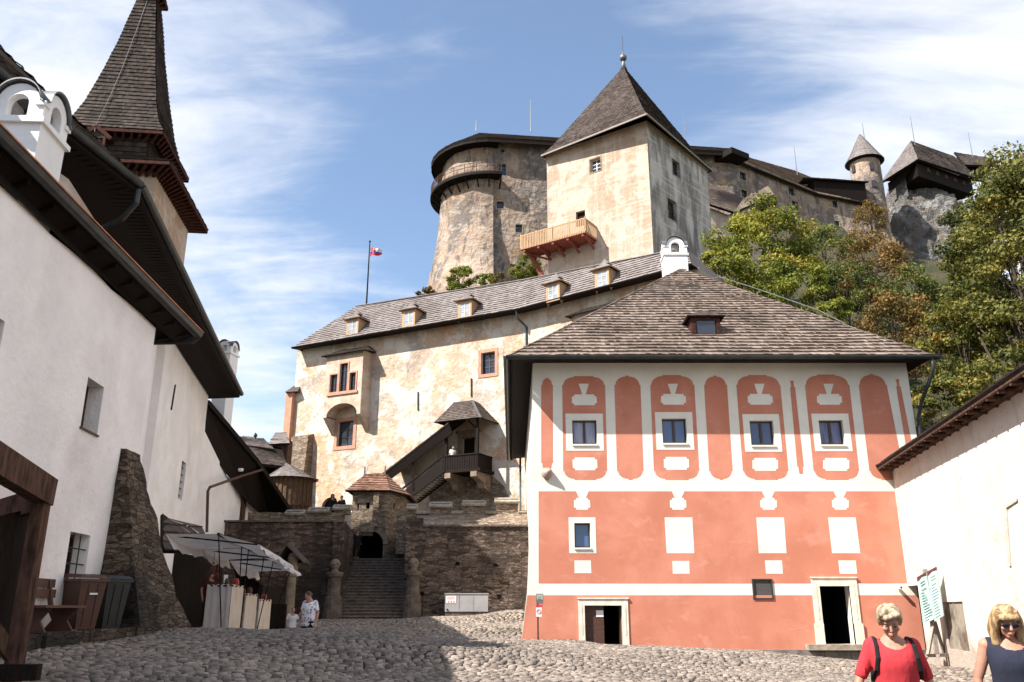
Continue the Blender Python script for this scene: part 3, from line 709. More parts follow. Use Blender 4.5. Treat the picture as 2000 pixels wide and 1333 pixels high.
# roof
EL, ER = Vector((-.12, 32.85, 11.38)), Vector((17.1, 32.85, 11.38)); AP = at(1330, 527, 43.5); BP = Vector((AP.x, 48.5, AP.z))
BL_, BR_ = Vector((-.12, 57.6, 11.38)), Vector((17.1, 46.4, 11.38))
rf = shingles([EL, ER, AP], m_sh_brown, house, 'roof', .385, .15, .075, .16, jit=.2)
shingles([BL_, EL, AP, BP], m_sh_brown, rf, 'roof_slope', .42, .3, .05, .16); shingles([ER, BR_, BP, AP], m_sh_brown, rf, 'roof_slope', .42, .3, .05, .16)
b = MB(); b.prism([BR_, BL_, BP], Vector((0, 0, .1))); b.build('roof_slope', m_sh_brown, rf)
# ragged hip caps
for p in ((EL, AP), (ER, AP)):
    m = MB(); n = 42
    for i in range(n):
        a = lerp(p[0], p[1], i / n); c = lerp(p[0], p[1], (i + 1.15) / n); m.beam(a + Vector((0, 0, .05 + .03 * random.random())), c + Vector((0, 0, .03)), .22, .03, tint=random.random())
    m.build('hip_cap', m_sh_brown, rf)
m = MB(); ez = 11.30
m.add([(.0, 32.9, ez), (17, 32.9, ez), (17, 34.02, ez + .12), (.0, 34.02, ez + .12)], [(0, 1, 2, 3)]); m.add([(-.0, 32.9, ez), (-.0, 57, ez), (.9, 57, ez + .1), (.9, 32.9, ez + .1)], [(0, 1, 2, 3)])
m.build('soffit', m_wdark, rf)
m = MB(); gz = 11.30
def half_gutter(m, a, b, r=.1):
    a, b = Vector(a), Vector(b); d = (b - a).normalized(); s_ = Vector((d.y, -d.x, 0)); vs = []
    for p in (a, b):
        for i in range(9):
            t_ = math.pi * i / 8; vs.append(p + s_ * math.cos(t_) * r - Vector((0, 0, math.sin(t_) * r * 1.2)))
    m.add(vs, [(i, i + 1, 10 + i, 9 + i) for i in range(8)] + [tuple(range(9)), tuple(range(9, 18))])
half_gutter(m, (-.25, 32.74, 11.36), (17.25, 32.74, 11.36), .12)
half_gutter(m, (-.24, 32.74, 11.36), (-.24, 57.3, 11.36), .12)
m.build('gutter', m_gutter, house)
m = MB(); m.tube([(16.95, 32.75, 11.3), (17.0, 32.8, 10.9), (16.9, 33.1, 10.4), (16.68, 33.6, 9.6), (16.62, 33.9, 9.0), (16.62, 33.9, 1)], .075, 8); m.build('downspout', m_gutter, house, smooth=True)
m = MB(); m.tube([(.55, 56, 11.2), (.55, 56.2, 1)], .07, 8); m.build('downspout', m_gutter, house, smooth=True)
m = MB(); pt = [lerp(AP, ER, f) + Vector((0, 0, h)) for f, h in ((.16, .1), (.2, .35), (.35, .38), (.5, .36), (.62, .34), (.72, .1))]; m.tube(pt, .022, 5); m.build('lightning_cable', m_lead, house)
# roof dormer
def hit_plane(u, v, p0, n):
    d = ray(u, v); return EYE + d * ((p0 - EYE).dot(n) / d.dot(n))
fn = (ER - EL).cross(AP - EL).normalized()
DC = hit_plane(1380, 657, EL, fn); mr = (AP.z - EL.z) / (AP.y - EL.y)
dormer(house, DC, (0, -1, 0), mr, 1.25, .88, .42, .2, m_wochre, m_sh_dark, m_glass, m_wdark, nub=False, sidem=m_wdark, nx=1, ny=1)
CH = at(1318, 500, 44.6); chimney('chimney', 'white chimney with single arched cap on the salmon house roof peak', (CH.x, CH.y + .2), 1.3, 1.0, AP.z - 1.5, at(1318, 494, 44.2).z)

# siren on the facade
c = PH.px(1068, 925)
si = empty('wall_siren', 'round beige shell shaped fitting on the salmon facade near its left corner', 'siren', PH.P(*c, 0))
p = PH.P(*c, 0); m = MB()
for i in range(4): m.ball((p.x + .03 * i, p.y - .08 - i * .05, p.z + .02 * i), (.24 - i * .05, .12, .22 - i * .045), 14, 8)
m.build('shell', simple('beige_casting', (.42, .33, .27), (.30, .22, .18), 9, .6), si, smooth=True)
m = MB(); m.tube([p + Vector((0, -.04, -.28)), p + Vector((.12, -.1, -.14)), p + Vector((.2, -.12, .02))], [.05, .05, .03], 6); m.build('horn', m_redstone, si)
c = PH.px(1753, 1148); p = PH.P(*c, 0); cc_ = empty('security_camera', 'small white security camera on the facade beside the taller doorway', 'camera', p)
m = MB(); m.box(p + Vector((0, -.18, 0)), (.1, .26, .1)); m.tube([p + Vector((0, 0, .02)), p + Vector((0, -.12, .02))], .02, 6); m.build('housing', m_paper, cc_)
m = MB(); m.tube([p + Vector((0, -.31, 0)), p + Vector((0, -.335, 0))], .035, 8); m.build('lens', m_black, cc_)

# sign post at the house corner
g0 = at(1051, 1250, 33.2)
sp_ = empty('sign_post', 'black post with small stacked signs at the left corner of the salmon house', 'sign post', (g0.x, 33.2, g0.z))
gz_ = ground_z(g0.x, 33.2); m = MB(); m.tube([(g0.x, 33.2, gz_ - .1), (g0.x, 33.2, at(1051, 1162, 33.2).z)], .028, 8); m.build('pole', m_black, sp_)
SPL = Plane((g0.x - 2, 33.16), (g0.x + 2, 33.16))
def spanel(x0, y0, x1, y1, mat, par, name='sign_plate', o=0): 
    r = rect_of(SPL, [(x0, y0), (x1, y0), (x1, y1), (x0, y1)]); b = MB(); b.wbox(SPL, *r, o, o + .02); return b.build(name, mat, par), r
a, r = spanel(1047, 1160, 1061, 1180, m_lead, sp_); b = MB(); 
b.wbox(SPL, r[0] + .03, r[1] + .15, r[2] - .03, r[3] - .04, .021, .026); b.build('notice', simple('pale_green_print', (.5, .55, .42), None, 5, .6), a)
b = MB()
for i in range(4): b.wbox(SPL, r[0] + .05, r[3] - .09 - i * .04, r[2] - .06, r[3] - .075 - i * .04, .027, .03)
b.build('print', m_ink, a)
a, r = spanel(1046.5, 1182, 1060, 1186, m_redink, sp_, o=.003)
a, r = spanel(1047, 1187, 1058, 1205, m_paper, sp_, o=.003)
b = MB(); cx_, cz_ = (r[0] + r[2]) / 2, lerp(r[1], r[3], .55); k = .075
ring = [SPL.P(cx_ + k * math.cos(i * .5236), cz_ + k * math.sin(i * .5236), .028) for i in range(13)]
b.tube(ring, .010, 5, cap=False); b.beam(SPL.P(cx_ - k * .7, cz_ + k * .7, .028), SPL.P(cx_ + k * .7, cz_ - k * .7, .028), .02, .01, up=(0, 1, 0)); b.build('no_entry_symbol', m_redink, a)

# ------------------------------------------------------------------ right-hand courtyard wall
RW = Plane((15.3, 34), (9.32, 3))
wall = empty('courtyard_wall', 'whitewashed courtyard wall with shingled timber cap at the right edge', 'wall', (12, 20, 0))
def zrw(s): return lerp(RW.px(1752, 911)[1], RW.px(2000, 757)[1], (s - RW.px(1752, 911)[0]) / (RW.px(2000, 757)[0] - RW.px(1752, 911)[0]))
L_ = RW.L
dr = rect_of(RW, [(1776, 1150), (1800, 1137), (1801, 1266), (1783, 1266)]); dr = (dr[0], -.2, dr[2], dr[3])
bd = rect_of(RW, [(1846, 1182), (1885, 1169), (1887, 1266), (1846, 1272)])
nt_ = [(0, -.9)] + [(0, zrw(0))] + [(s_, zrw(s_) + .06 * math.sin(s_ * 1.3)) for s_ in np.linspace(1, L_, 28)] + [(L_, -.9)]
m = MB(); m.sheet(RW, nt_, [rloop(dr), rloop(bd)], 0); reveal(m, RW, dr, .35); reveal(m, RW, bd, .06)
m.quad(RW.P(0, -.9, -.6), RW.P(L_, -.9, -.6), RW.P(L_, 7.6, -.6), RW.P(0, 7.6, -.6)); m.quad(RW.P(L_, -.9, 0), RW.P(L_, -.9, -.6), RW.P(L_, 7.4, -.6), RW.P(L_, 7.4, 0))
m.build('wall_face', m_rwall, wall, fix=False)
m = MB(); m.wbox(RW, dr[0], dr[1], dr[2], dr[3], -.4, -.34); m.build('doorway_leaf', m_wdark, wall)
m = MB(); m.wbox(RW, bd[0], bd[1], bd[2], bd[3], -.10, -.05); bb = m.build('patched_panel', simple('bare_cement_patch', (.30, .26, .21), (.12, .09, .07), 1.6, .9), wall)
m = MB(); c = lerp(bd[0], bd[2], .52); m.wbox(RW, c - .02, bd[1], c + .02, bd[3] + .06, -.05, -.02); m.build('cable_duct', m_slab, bb)
m = MB(); q = RW.pts([(1962, 991), (1989, 974), (1989, 979), (1966, 994)]); m.sheet(RW, q, [], .02); m.prism([RW.P(*a, 0) for a in q], RW.n * .04)
q2 = RW.pts([(1963, 992), (1968, 992), (1976, 1106), (1972, 1106)]); m.prism([RW.P(*a, 0) for a in q2], RW.n * .035); m.build('blocked_window_edge', simple('pale_render_edge', (.55, .5, .43), (.4, .35, .3), 5, .9), wall)
# cap: two slopes of boards on rafter ends
zc0, zc1 = zrw(0), zrw(L_)
def capP(s_, o, dz): return RW.P(s_, lerp(zc0, zc1, s_ / L_) + dz, o)
rc = shingles([capP(L_, .62, .12), capP(-.25, .62, .12), capP(-.25, -.3, .62), capP(L_, -.3, .62)], m_sh_dark, wall, 'cap_roof', .3, .16, .04, .07)
shingles([capP(-.25, -1.2, .12), capP(L_, -1.2, .12), capP(L_, -.3, .62), capP(-.25, -.3, .62)], m_sh_dark, rc, 'cap_roof_back', .3, .2, .04, .07)
m = MB(); m.beam(capP(-.2, .1, .05), capP(L_, .1, .05), .22, .2); m.beam(capP(-.2, .52, .03), capP(L_, .52, .03), .1, .1)
m.prism([capP(0, 0, -.05), capP(L_, 0, -.05), capP(L_, -.6, .3), capP(0, -.6, .3)], Vector((0, 0, .1)))
m.build('wall_plate', m_wtimber, wall)
for i in range(34):
    s_ = .25 + i * .85
    m = MB(); a = capP(s_, -.05, -.02 + .0); b = capP(s_, .55, -.03); m.tube([a, b], [.09, .075], 7, tint=.5); m.build('rafter_end', m_wtimber, wall)
# parasol-like info boards near the wall
ib = empty('information_stand', 'grey wooden stand with two tall pale mint notice boards before the white wall', 'notice stand', at(1822, 1282, 30))
Yb = 30.0
foot = at(1828, 1281, Yb); gz_ = ground_z(foot.x, Yb)
m = MB(); m.beam((at(1806, 1112, Yb)) , (at(1830, 1278, Yb)), .14, .1, up=(0, 1, 0)); m.build('post', m_wgrey, ib)
m = MB(); m.beam(at(1824, 1215, Yb - .12), at(1812, 1280, Yb - .6), .09, .09); m.beam(at(1826, 1215, Yb + .05), at(1845, 1280, Yb + .4), .09, .09); m.build('brace', m_wgrey, ib)
m = MB(); m.beam(at(1810, 1281, Yb - .5), at(1872, 1279, Yb + .2), .12, .1); m.beam(at(1832, 1283, Yb - .9), at(1832, 1279, Yb + .5), .12, .1); m.build('foot', m_wgrey, ib)
def board(q, hd):
    P4 = [at(u, v, Yb - .1 + dy_) for u, v, dy_ in q]
    n_ = (P4[1] - P4[0]).cross(P4[3] - P4[0]).normalized()
    if n_.y > 0: n_ = -n_
    m = MB(); m.prism(P4, n_ * -.03); b = m.build('notice_board', m_mint, ib)
    def Q(a, c): return lerp(lerp(P4[0], P4[1], a), lerp(P4[3], P4[2], a), c)
    m = MB(); m.prism([Q(0, 0) + n_ * .003, Q(1, 0) + n_ * .003, Q(1, .07) + n_ * .003, Q(.5, .045) + n_ * .003, Q(0, .09) + n_ * .003], n_ * .01); m.build('board_head', m_maroon, b)
    m = MB()
    for i in range(14):
        c0 = .15 + i * .058 + (.04 if i > 1 else 0); wd = random.uniform(.25, .68) if i > 2 else .5; a0 = .2 if i > 2 else .25
        if c0 > .95: break
        m.prism([Q(a0, c0) + n_ * .002, Q(a0 + wd, c0) + n_ * .002, Q(a0 + wd, c0 + .014) + n_ * .002, Q(a0, c0 + .014) + n_ * .002], n_ * .004)
        if i > 2: m.prism([Q(.06, c0) + n_ * .002, Q(.12, c0) + n_ * .002, Q(.12, c0 + .014) + n_ * .002, Q(.06, c0 + .014) + n_ * .002], n_ * .004)
    m.build('print', m_ink2, b)
board([(1791, 1128, 0), (1808, 1118, -.4), (1827, 1208, -.4), (1803, 1221, 0)], 0)
board([(1811, 1117, -.42), (1829, 1107, -.85), (1843, 1203, -.85), (1825, 1214, -.42)], 0)
# ------------------------------------------------------------------ near white building on the left
Z = Vector((0, 0, 1))
WA = Plane((-6.63, -6), (-8.89, 20))
bA = empty('white_building', 'near white plastered building at the left edge with dark gutter and wooden eave', 'building', (-9, 8, 0))
wa = rect_of(WA, [(172, 737), (203, 757), (190, 845), (157, 828)]); wb = rect_of(WA, [(140, 1040), (177, 1047), (165, 1133), (122, 1128)])
wc = rect_of(WA, [(-45, 600), (11, 622), (-2, 690), (-62, 676)])
def fixr(q, w, h): return q
z0 = WA.px(165, 838)[1]; z1 = WA.px(188, 747)[1]; sa0 = WA.px(165, 783)[0]; sa1 = WA.px(197, 800)[0]; wa = (sa0, z0, sa1, z1)
sb0 = WA.px(131, 1085)[0]; sb1 = WA.px(171, 1088)[0]; wb = (sb0, WA.px(140, 1131)[1], sb1, WA.px(160, 1043)[1])
ztA = WA.px(299, 636)[1]; L_ = WA.L; _wt = WA.px(0, 364)
top = [(L_, ztA)] + [(s_, lerp(ztA, _wt[1], (L_ - s_) / (L_ - _wt[0])) + .04 * math.sin(s_ * 2.1)) for s_ in np.linspace(L_ - 1, 0, 26)]; zt0 = top[-1][1]
m = MB(); m.sheet(WA, [(0, -.5), (L_, -.5)] + top, [rloop(wa), rloop(wb), rloop(wc)], 0)
for r in (wa, wb, wc): reveal(m, WA, r, .42)
e0, e1 = WA.P(0, 0), WA.P(L_, 0)
m.quad((e1.x, e1.y, -.5), (e1.x - 9, e1.y + 1, -.5), (e1.x - 9, e1.y + 1, ztA), (e1.x, e1.y, ztA)); m.quad((e0.x, e0.y, -.5), (e0.x - 9, e0.y, -.5), (e0.x - 9, e0.y, ztA), (e0.x, e0.y, ztA))
m.build('wall', m_white, bA, fix=False)
window(WA, bA, wa, .36, 2, 2, .06, m_frame, m_glass, mull=.03); window(WA, bA, wb, .36, 1, 3, .06, m_frame, m_glass, bars=2); window(WA, bA, wc, .36, 2, 2, .06, m_frame, m_glass)
m = MB(); m.wbox(WA, wa[0] - .04, wa[1] - .04, wa[2] + .02, wa[1], -.3, .04); m.build('window_sill', m_wbrown, bA)
G1 = atz(380, 656, 8.55); G0 = atz(0, 282, 8.55); G0 = G1 + (G0 - G1) * ((G1.y + 6) / (G1.y - G0.y))
gd = (G1 - G0).normalized(); gs = Vector((gd.y, -gd.x, 0))
m = MB(); m.add([G0, G1, e1 + Vector((.0, 1.3, ztA)) - gs * .0, e0 + Z * (zt0)], [(0, 1, 2, 3)]); m.prism([G0 - Z * .02, G1 - Z * .02, G1 - gs * 1.0 - Z * .22, G0 - gs * .9 - Z * .22], Z * .12)
for i in range(30):
    a = lerp(G0, G1, (i + .5) / 30); m.beam(a - Z * .10 - gs * .05, a - gs * .8 - Z * .26, .1, .1)
m.build('soffit', m_wdark, bA)
up = (-gs * .87 + Z * .44)
shingles([G0 + Z * .1 + gs * .06, G1 + Z * .1 + gs * .06, G1 + up * 6.5, G0 + up * 6.5], m_sh_dark, bA, 'roof', .35, .22, .05, .1)
m = MB(); half_gutter(m, G0 + gs * .1 + Z * .06, G1 + gs * .1 + Z * .06, .12)
m.build('gutter', m_gutter, bA)
m = MB(); m.beam(G0 + gs * .17 + Z * .085, G1 + gs * .17 + Z * .085, .14, .03); m.build('copper_flashing', m_copper, bA)
m = MB(); a = G1 + gs * .1 - Z * .06; m.tube([a, a - Z * .12 - gs * .12, a - Z * .16 - gs * 1.2, a - Z * .4 - gs * 1.3], .06, 7); m.build('downspout', m_gutter, bA)
# chimney on its roof
chimney('chimney', 'large white double arched chimney rising behind the near gutter at top left', (-9.0, 13.8), .94, .94, 7.9, 10.06, rz=R(3))

# ------------------------------------------------------------------ white church behind
bB = empty('white_church', 'tall white church nave with deep dark eaves behind the near building', 'church', (-13, 28, 0))
WB = Plane((-10.55, 18.0), (-14.62, 39.5)); ztB = 11.35
ni = [WB.px(u, v) for u, v in ((312, 700), (286, 940))]; nw = .42; nc = ni[0][0]
ns = (WB.px(303, 700)[0], WB.px(321, 700)[0]); zn = WB.px(311, 690)[1]
niche = [(ns[0], .6), (ns[1], .6)] + [((ns[0] + ns[1]) / 2 + (ns[1] - ns[0]) / 2 * math.cos(math.pi * i / 10), zn + (ns[1] - ns[0]) / 2 * 1.1 * math.sin(math.pi * i / 10)) for i in range(11)]
zsl0, zsl1 = WB.px(351, 976)[1], WB.px(360, 903)[1]; slit = (WB.px(351, 940)[0], zsl0, WB.px(360, 940)[0], zsl1)
m = MB(); m.sheet(WB, [(0, -.5), (WB.L + .15, -.5), (WB.L + .15, ztB + .35), (0, ztB + .35)], [niche, rloop(slit)], 0)
for i in range(len(niche)): a, b = niche[i], niche[(i + 1) % len(niche)]; m.quad(WB.P(*a, 0), WB.P(*b, 0), WB.P(*b, -.28), WB.P(*a, -.28))
m.sheet(WB, niche, [], -.28); reveal(m, WB, slit, .35)
e = WB.P(WB.L, 0); m.quad((e.x, e.y, -.5), (e.x - 11, e.y - 2, -.5), (e.x - 11, e.y - 2, ztB), (e.x, e.y, ztB))
s_ = WB.P(0, 0); m.quad((s_.x, s_.y, 4), (-11.6, 12.5, 4), (-11.6, 12.5, ztB), (s_.x, s_.y, ztB)); m.quad((-11.6, 12.5, 4), (-22, 12.5, 4), (-22, 12.5, ztB), (-11.6, 12.5, ztB))
m.build('wall', m_white, bB, fix=False)
m = MB(); m.wbox(WB, slit[0] - .01, slit[1] - .01, slit[2] + .01, slit[3] + .01, -.4, -.33); sw_ = m.build('window', m_void, bB)
m = MB()
for i in range(5): z_ = lerp(slit[1], slit[3], (i + .7) / 5.4); m.tube([WB.P(slit[0], z_, -.1), WB.P(slit[2], z_, -.1)], .02, 5)
m.build('window_bars', m_iron, sw_)
m = MB(); m.beam(WB.P(*WB.px(341, 752), .03), WB.P(*WB.px(333, 801), .03), .05, .05); m.build('anchor_iron', m_iron, bB)
E0, E1, E2 = atz(122, 262, 11.5), atz(262, 371, 11.5), atz(465, 775, 11.5)
E0 = E0 + (E0 - E1) * 1.5
W0, W1, W2 = Vector((-11.6, 12.5, ztB)), WB.P(0, ztB), WB.P(WB.L, ztB)
E3 = E2 + Vector((-3.5, .5, 0)); 
m = MB(); m.add([E0, E1, W1, W0], [(0, 1, 2, 3)]); m.add([E1, E2, W2 + Vector((0, .4, 0)), W1], [(0, 1, 2, 3)]); m.add([E2, E3, W2 + Vector((0, .4, 0))], [(0, 1, 2)])
for p, q in ((E0, E1), (E1, E2), (E2, E3)):
    m.beam(p + Z * .06, q + Z * .06, .16, .2)
    d = (q - p).normalized(); sd = Vector((d.y, -d.x, 0)); n = int((q - p).length / .22)
    for i in range(n):
        a = lerp(p, q, (i + .5) / n); m.beam(a - Z * .03, a - sd * 1.25 - Z * .10, .16, .02)
m.build('soffit', m_wdark, bB)
for i, (p, q) in enumerate(((E0, E1), (E1, E2))):
    d = (q - p).normalized(); sd = Vector((d.y, -d.x, 0)); up = -sd * .72 + Z * .69
    shingles([p + Z * .2 + sd * .12, q + Z * .2 + sd * .12, q + up * 8, p + up * 8], m_sh_dark, bB, 'roof', .4, .25, .06, .1)
m = MB()
for p, q in ((E0, E1), (E1, E2)):
    d = (q - p).normalized(); sd = Vector((d.y, -d.x, 0)); half_gutter(m, p + sd * .15 + Z * .16, q + sd * .15 + Z * .16, .11)
m.build('gutter', m_gutter, bB)
m = MB(); a = E1 + Vector((.1, 0, .0)); m.tube([a, a - Z * .35, a + Vector((-.35, .1, -.75)), a + Vector((-1.0, .2, -1.05)), a + Vector((-1.15, .2, -1.3)), a + Vector((-1.15, .2, -3.5))], .075, 8); m.build('downspout', m_gutter, bB)
chimney('chimney', 'slim grey white chimney far left behind the church eave end', (at(439, 720, 44).x, 44.2), .82, .82, 7.5, at(439, 690, 44).z, rz=R(-12))

# ------------------------------------------------------------------ church tower and spire
tw = empty('church_tower', 'square church tower with steep dark shingled spire at the top left', 'tower', (-20.7, 39.4, 0))
tc_, tr = Vector((-20.7, 39.4, 0)), R(6.6)
SPX = [0]
def TP(x, y, z): return tc_ + Vector((SPX[0], 0, 0)) + Matrix.Rotation(tr, 3, 'Z') @ Vector((x, y, 0)) + Z * z
H = 3.1; m = MB()
fl = Plane(TP(H, -H, 0)[:2], TP(H, H, 0)[:2]); fr = Plane(TP(-H, -H, 0)[:2], TP(H, -H, 0)[:2])
def arch_hole(s0, s1, z0, zs, n=8):
    r = (s1 - s0) / 2; return [(s0, z0), (s1, z0)] + [(s0 + r + r * math.cos(math.pi * i / n), zs + r * math.sin(math.pi * i / n)) for i in range(n + 1)]
h1 = arch_hole(1.6, 2.7, 17.3, 19.3); h2 = arch_hole(3.6, 4.7, 17.0, 19.0)
m.sheet(fl, [(0, 6), (2 * H, 6), (2 * H, 22.1), (0, 22.1)], [h1, h2], 0, .5); m.sheet(fr, [(0, 6), (2 * H, 6), (2 * H, 22.1), (0, 22.1)], [], 0)
m.quad(TP(-H, -H, 6), TP(-H, H, 6), TP(-H, H, 22.1), TP(-H, -H, 22.1)); m.quad(TP(-H, H, 6), TP(H, H, 6), TP(H, H, 22.1), TP(-H, H, 22.1))
m.build('tower_wall', m_tower, tw, fix=False)
m = MB(); m.sheet(fl, h1, [], -.5); m.build('belfry_opening', m_void, tw); m = MB(); m.sheet(fl, h2, [], -.5); m.build('belfry_opening', m_void, tw)
def sq(h, z): return [TP(-h, -h, z), TP(h, -h, z), TP(h, h, z), TP(-h, h, z)]
def band(h0, z0, h1, z1, mat, nm, course, w, th, parent=tw):
    a, b = sq(h0, z0), sq(h1, z1); mb = MB()
    for i in range(4): 
        j = (i + 1) % 4; n_ = ((a[j] - a[i]).cross(b[i] - a[i])).normalized(); c = (a[i] + a[j]) / 2 - tc_; c.z = 0
        shingles([a[i], a[j], b[j], b[i]], mat, parent, nm, course, w, th, 0, up_hint=c.normalized() + Z * .2, mb=mb, build=False)
    mb.build(nm, mat, parent, fix=False)
    mb = MB()
    for i in range(4): mb.quad(a[i], a[(i + 1) % 4], b[(i + 1) % 4], b[i])
    mb.build(nm + '_boards', m_wdark, parent)
band(3.95, 22.05, 2.15, 23.2, m_sh_black, 'skirt_roof', .3, .2, .05)
band(2.15, 23.1, 2.1, 24.6, m_sh_black, 'drum', .3, .2, .05)
prof = [(2.55, 24.45), (2.10, 25.2), (1.75, 26.4), (1.33, 28.5), (.90, 31.0), (.42, 34.3)]
for i, (a, b) in enumerate(zip(prof[:-1], prof[1:])): SPX[0] = .42; band(a[0], a[1], b[0], b[1], m_sh_black, 'spire', .26, .16, .045)
band(.72, 34.3, .25, 35.8, m_sh_black, 'lantern_cap', .26, .16, .045)
SPX[0] = 0
m = MB()
for h, z, k in ((3.85, 21.9, 3.1), (2.5, 24.3, 2.1), (.70, 34.15, .40)):   # eave undersides with red-ochre zigzag brackets
    SPX[0] = 0 if h > 3 else .42; m = MB()
    a, b = sq(h, z + .12), sq(k, z - .05)
    for i in range(4): m.quad(a[i], a[(i + 1) % 4], b[(i + 1) % 4], b[i])
    m.build('eave_boards', m_wdark, tw)
for h, z, k in ((3.9, 21.93, 3.1), (2.52, 24.33, 2.1), (.72, 34.18, .40)):
    SPX[0] = 0 if h > 3 else .42; m = MB(); n = int(h * 5)
    for i in range(4):
        a, b = sq(h, z)[i], sq(h, z)[(i + 1) % 4]; c, d = sq(k, z - .32)[i], sq(k, z - .32)[(i + 1) % 4]
        for j in range(n): f = (j + .5) / n; m.beam(lerp(a, b, f), lerp(c, d, f), .12, .14)
        m.beam(a, b, .1, .16)
    m.build('eave_brackets', m_wochre, tw)
m = MB(); pc = TP(-.6, -2.6, 22.75); s_ = (TP(1, 0, 0) - TP(0, 0, 0)); n_ = (TP(0, -1, 0) - TP(0, 0, 0))
for k in (-1, 1): m.beam(pc + s_ * k * .45, pc + s_ * k * .45 + Z * 1.2, .12, .12); m.beam(pc + s_ * k * .75 + Z * 1.0 + n_ * .05, pc + Z * 1.65 + n_ * .05, .12, .2)
dm_ = m.build('spire_dormer', m_wochre, tw)
m = MB(); m.prism([pc + s_ * -.75 + Z * 1.05, pc + s_ * .75 + Z * 1.05, pc + Z * 1.7], -n_ * .8); m.prism([pc - s_ * .4 - n_ * .1, pc + s_ * .4 - n_ * .1, pc + s_ * .4 + Z * 1.1 - n_ * .1, pc - s_ * .4 + Z * 1.1 - n_ * .1], -n_ * .5); m.build('dormer_hood', m_sh_black, dm_)
tube_obj('lightning_wire', [TP(.1, -.5, 34.2), TP(-.15, -1.0, 31.1), TP(-.4, -1.42, 28.4), TP(-.6, -1.85, 26.4), TP(-.7, -2.6, 24.5), TP(-.6, -2.8, 24.0)], .013, m_iron, tw, 5)
tube_obj('cross_pole', [TP(0, 0, 35.7), TP(0, 0, 38.5)], .05, m_iron, tw, 6)

# ------------------------------------------------------------------ buttress
bt = MB(); bot = [Vector((-8.80, 18.55, .3)), Vector((-7.35, 18.35, .3)), Vector((-7.15, 21.3, .3)), Vector((-8.9, 21.9, .3))]
topq = [WA.P(*WA.px(236, 876), 0), WA.P(*WA.px(236, 876), .12), WA.P(*WA.px(262, 888), .12), WA.P(*WA.px(262, 888), 0)]
n, ks = 30, 10; rows = []
for i in range(n + 1):
    f = i / n; g = f ** .82
    c = []
    for a, b in zip(bot, topq):
        p = lerp(a, b, g); p.z = lerp(a.z, b.z, f); c.append(p)
    ring = []
    for j in range(3):
        for k in range(ks): ring.append(lerp(c[j], c[j + 1], k / ks))
    ring.append(c[3]); cen = sum(c, Vector((0, 0, 0))) / 4; o = []
    for j, p in enumerate(ring):
        d = (p - cen); d.z = 0; d = d.normalized() if d.length > .01 else d
        k_ = noise.fractal(p * 1.3, 1, 2, 4) * .13 + noise.fractal(Vector((p.x * 3, p.y * 3, p.z * 8)), 1, 2, 2) * .05
        o.append(p + d * k_ if 0 < j < 3 * ks else p)
    rows.append(o)
w_ = len(rows[0]); vs = [p for r in rows for p in r]; fs = [(i * w_ + j, i * w_ + j + 1, (i + 1) * w_ + j + 1, (i + 1) * w_ + j) for i in range(n) for j in range(w_ - 1)]
fs.append(tuple(n * w_ + j for j in range(w_)))
bt.add(vs, fs); o = bt.build('stone_buttress', m_butt); tag(o, 'tapering brown rubble stone buttress leaning on the near white building corner', 'buttress')

# platform with kerb, bench, bins
m = MB(); pz = 1.19
kp = [Vector((-7.4, 12.2, 0)), Vector((-7.45, 14.5, 0)), Vector((-7.6, 16.5, 0)), Vector((-7.55, 18.6, 0))]
poly = [Vector((p.x, p.y, pz)) for p in kp] + [Vector((-8.9, 18.8, pz)), Vector((-8.3, 12.2, pz))]
m.prism(poly, -Z * .6); struct(m.build('pavement', m_soil))
m = MB(); kk = MB()
rng_ = random.Random(4)
for i in range(len(kp) - 1):
    nn = 5
    for j in range(nn):
        a = lerp(kp[i], kp[i + 1], j / nn); b = lerp(kp[i], kp[i + 1], (j + .94) / nn); c = (a + b) / 2 + Vector((rng_.uniform(-.03, .03), 0, pz - .12))
        kk.box(c, (.24 + rng_.uniform(-.03, .05), (b - a).length, .34 + rng_.uniform(-.04, .03)), rz=rng_.uniform(-.05, .05))
struct(kk.build('kerb', m_butt))
def bench(name, label, P0, rz, L=1.8):
    t = empty(name, label, 'bench', P0); C_ = Vector(P0); M = Matrix.Rotation(rz, 3, 'Z')
    def Q(x, y, z): return C_ + M @ Vector((x, y, z))
    m = MB(); 
    for y in (-.28, -.10, .08): m.box(Q(0, y, .45), (L, .165, .045), M=M)
    m.build('seat', m_wbrown, t)
    for z_, y in ((.68, .235), (.86, .27)):
        m = MB(); m.box(Q(0, y, z_), (L, .04, .15), M=M); m.build('back_slat', m_wbrown, t)
    for x in (-L * .33, L * .33):
        m = MB(); pr = [(-.30, 0), (-.16, .22), (-.33, .43), (.22, .43), (.10, .22), (.26, 0)]
        m.prism([Q(x, a, b) for a, b in pr], M @ Vector((.07, 0, 0))); m.prism([Q(x, .12, .43), Q(x, .20, .43), Q(x, .30, .93), Q(x, .24, .93)], M @ Vector((.07, 0, 0))); m.build('leg', m_wbrown, t)
    return t
def at_wall(u, v, off, pl=WA): s_, z_ = pl.px(u, v); return pl.P(s_, pz, off)
ang = math.atan2(WA.u.y, WA.u.x)
c = at_wall(92, 1190, .40); 
bench('garden_bench', 'brown wooden bench with slatted back against the white wall at left', (-8.16, 15.5, pz), math.atan2(WA.n.x, -WA.n.y), 1.7)
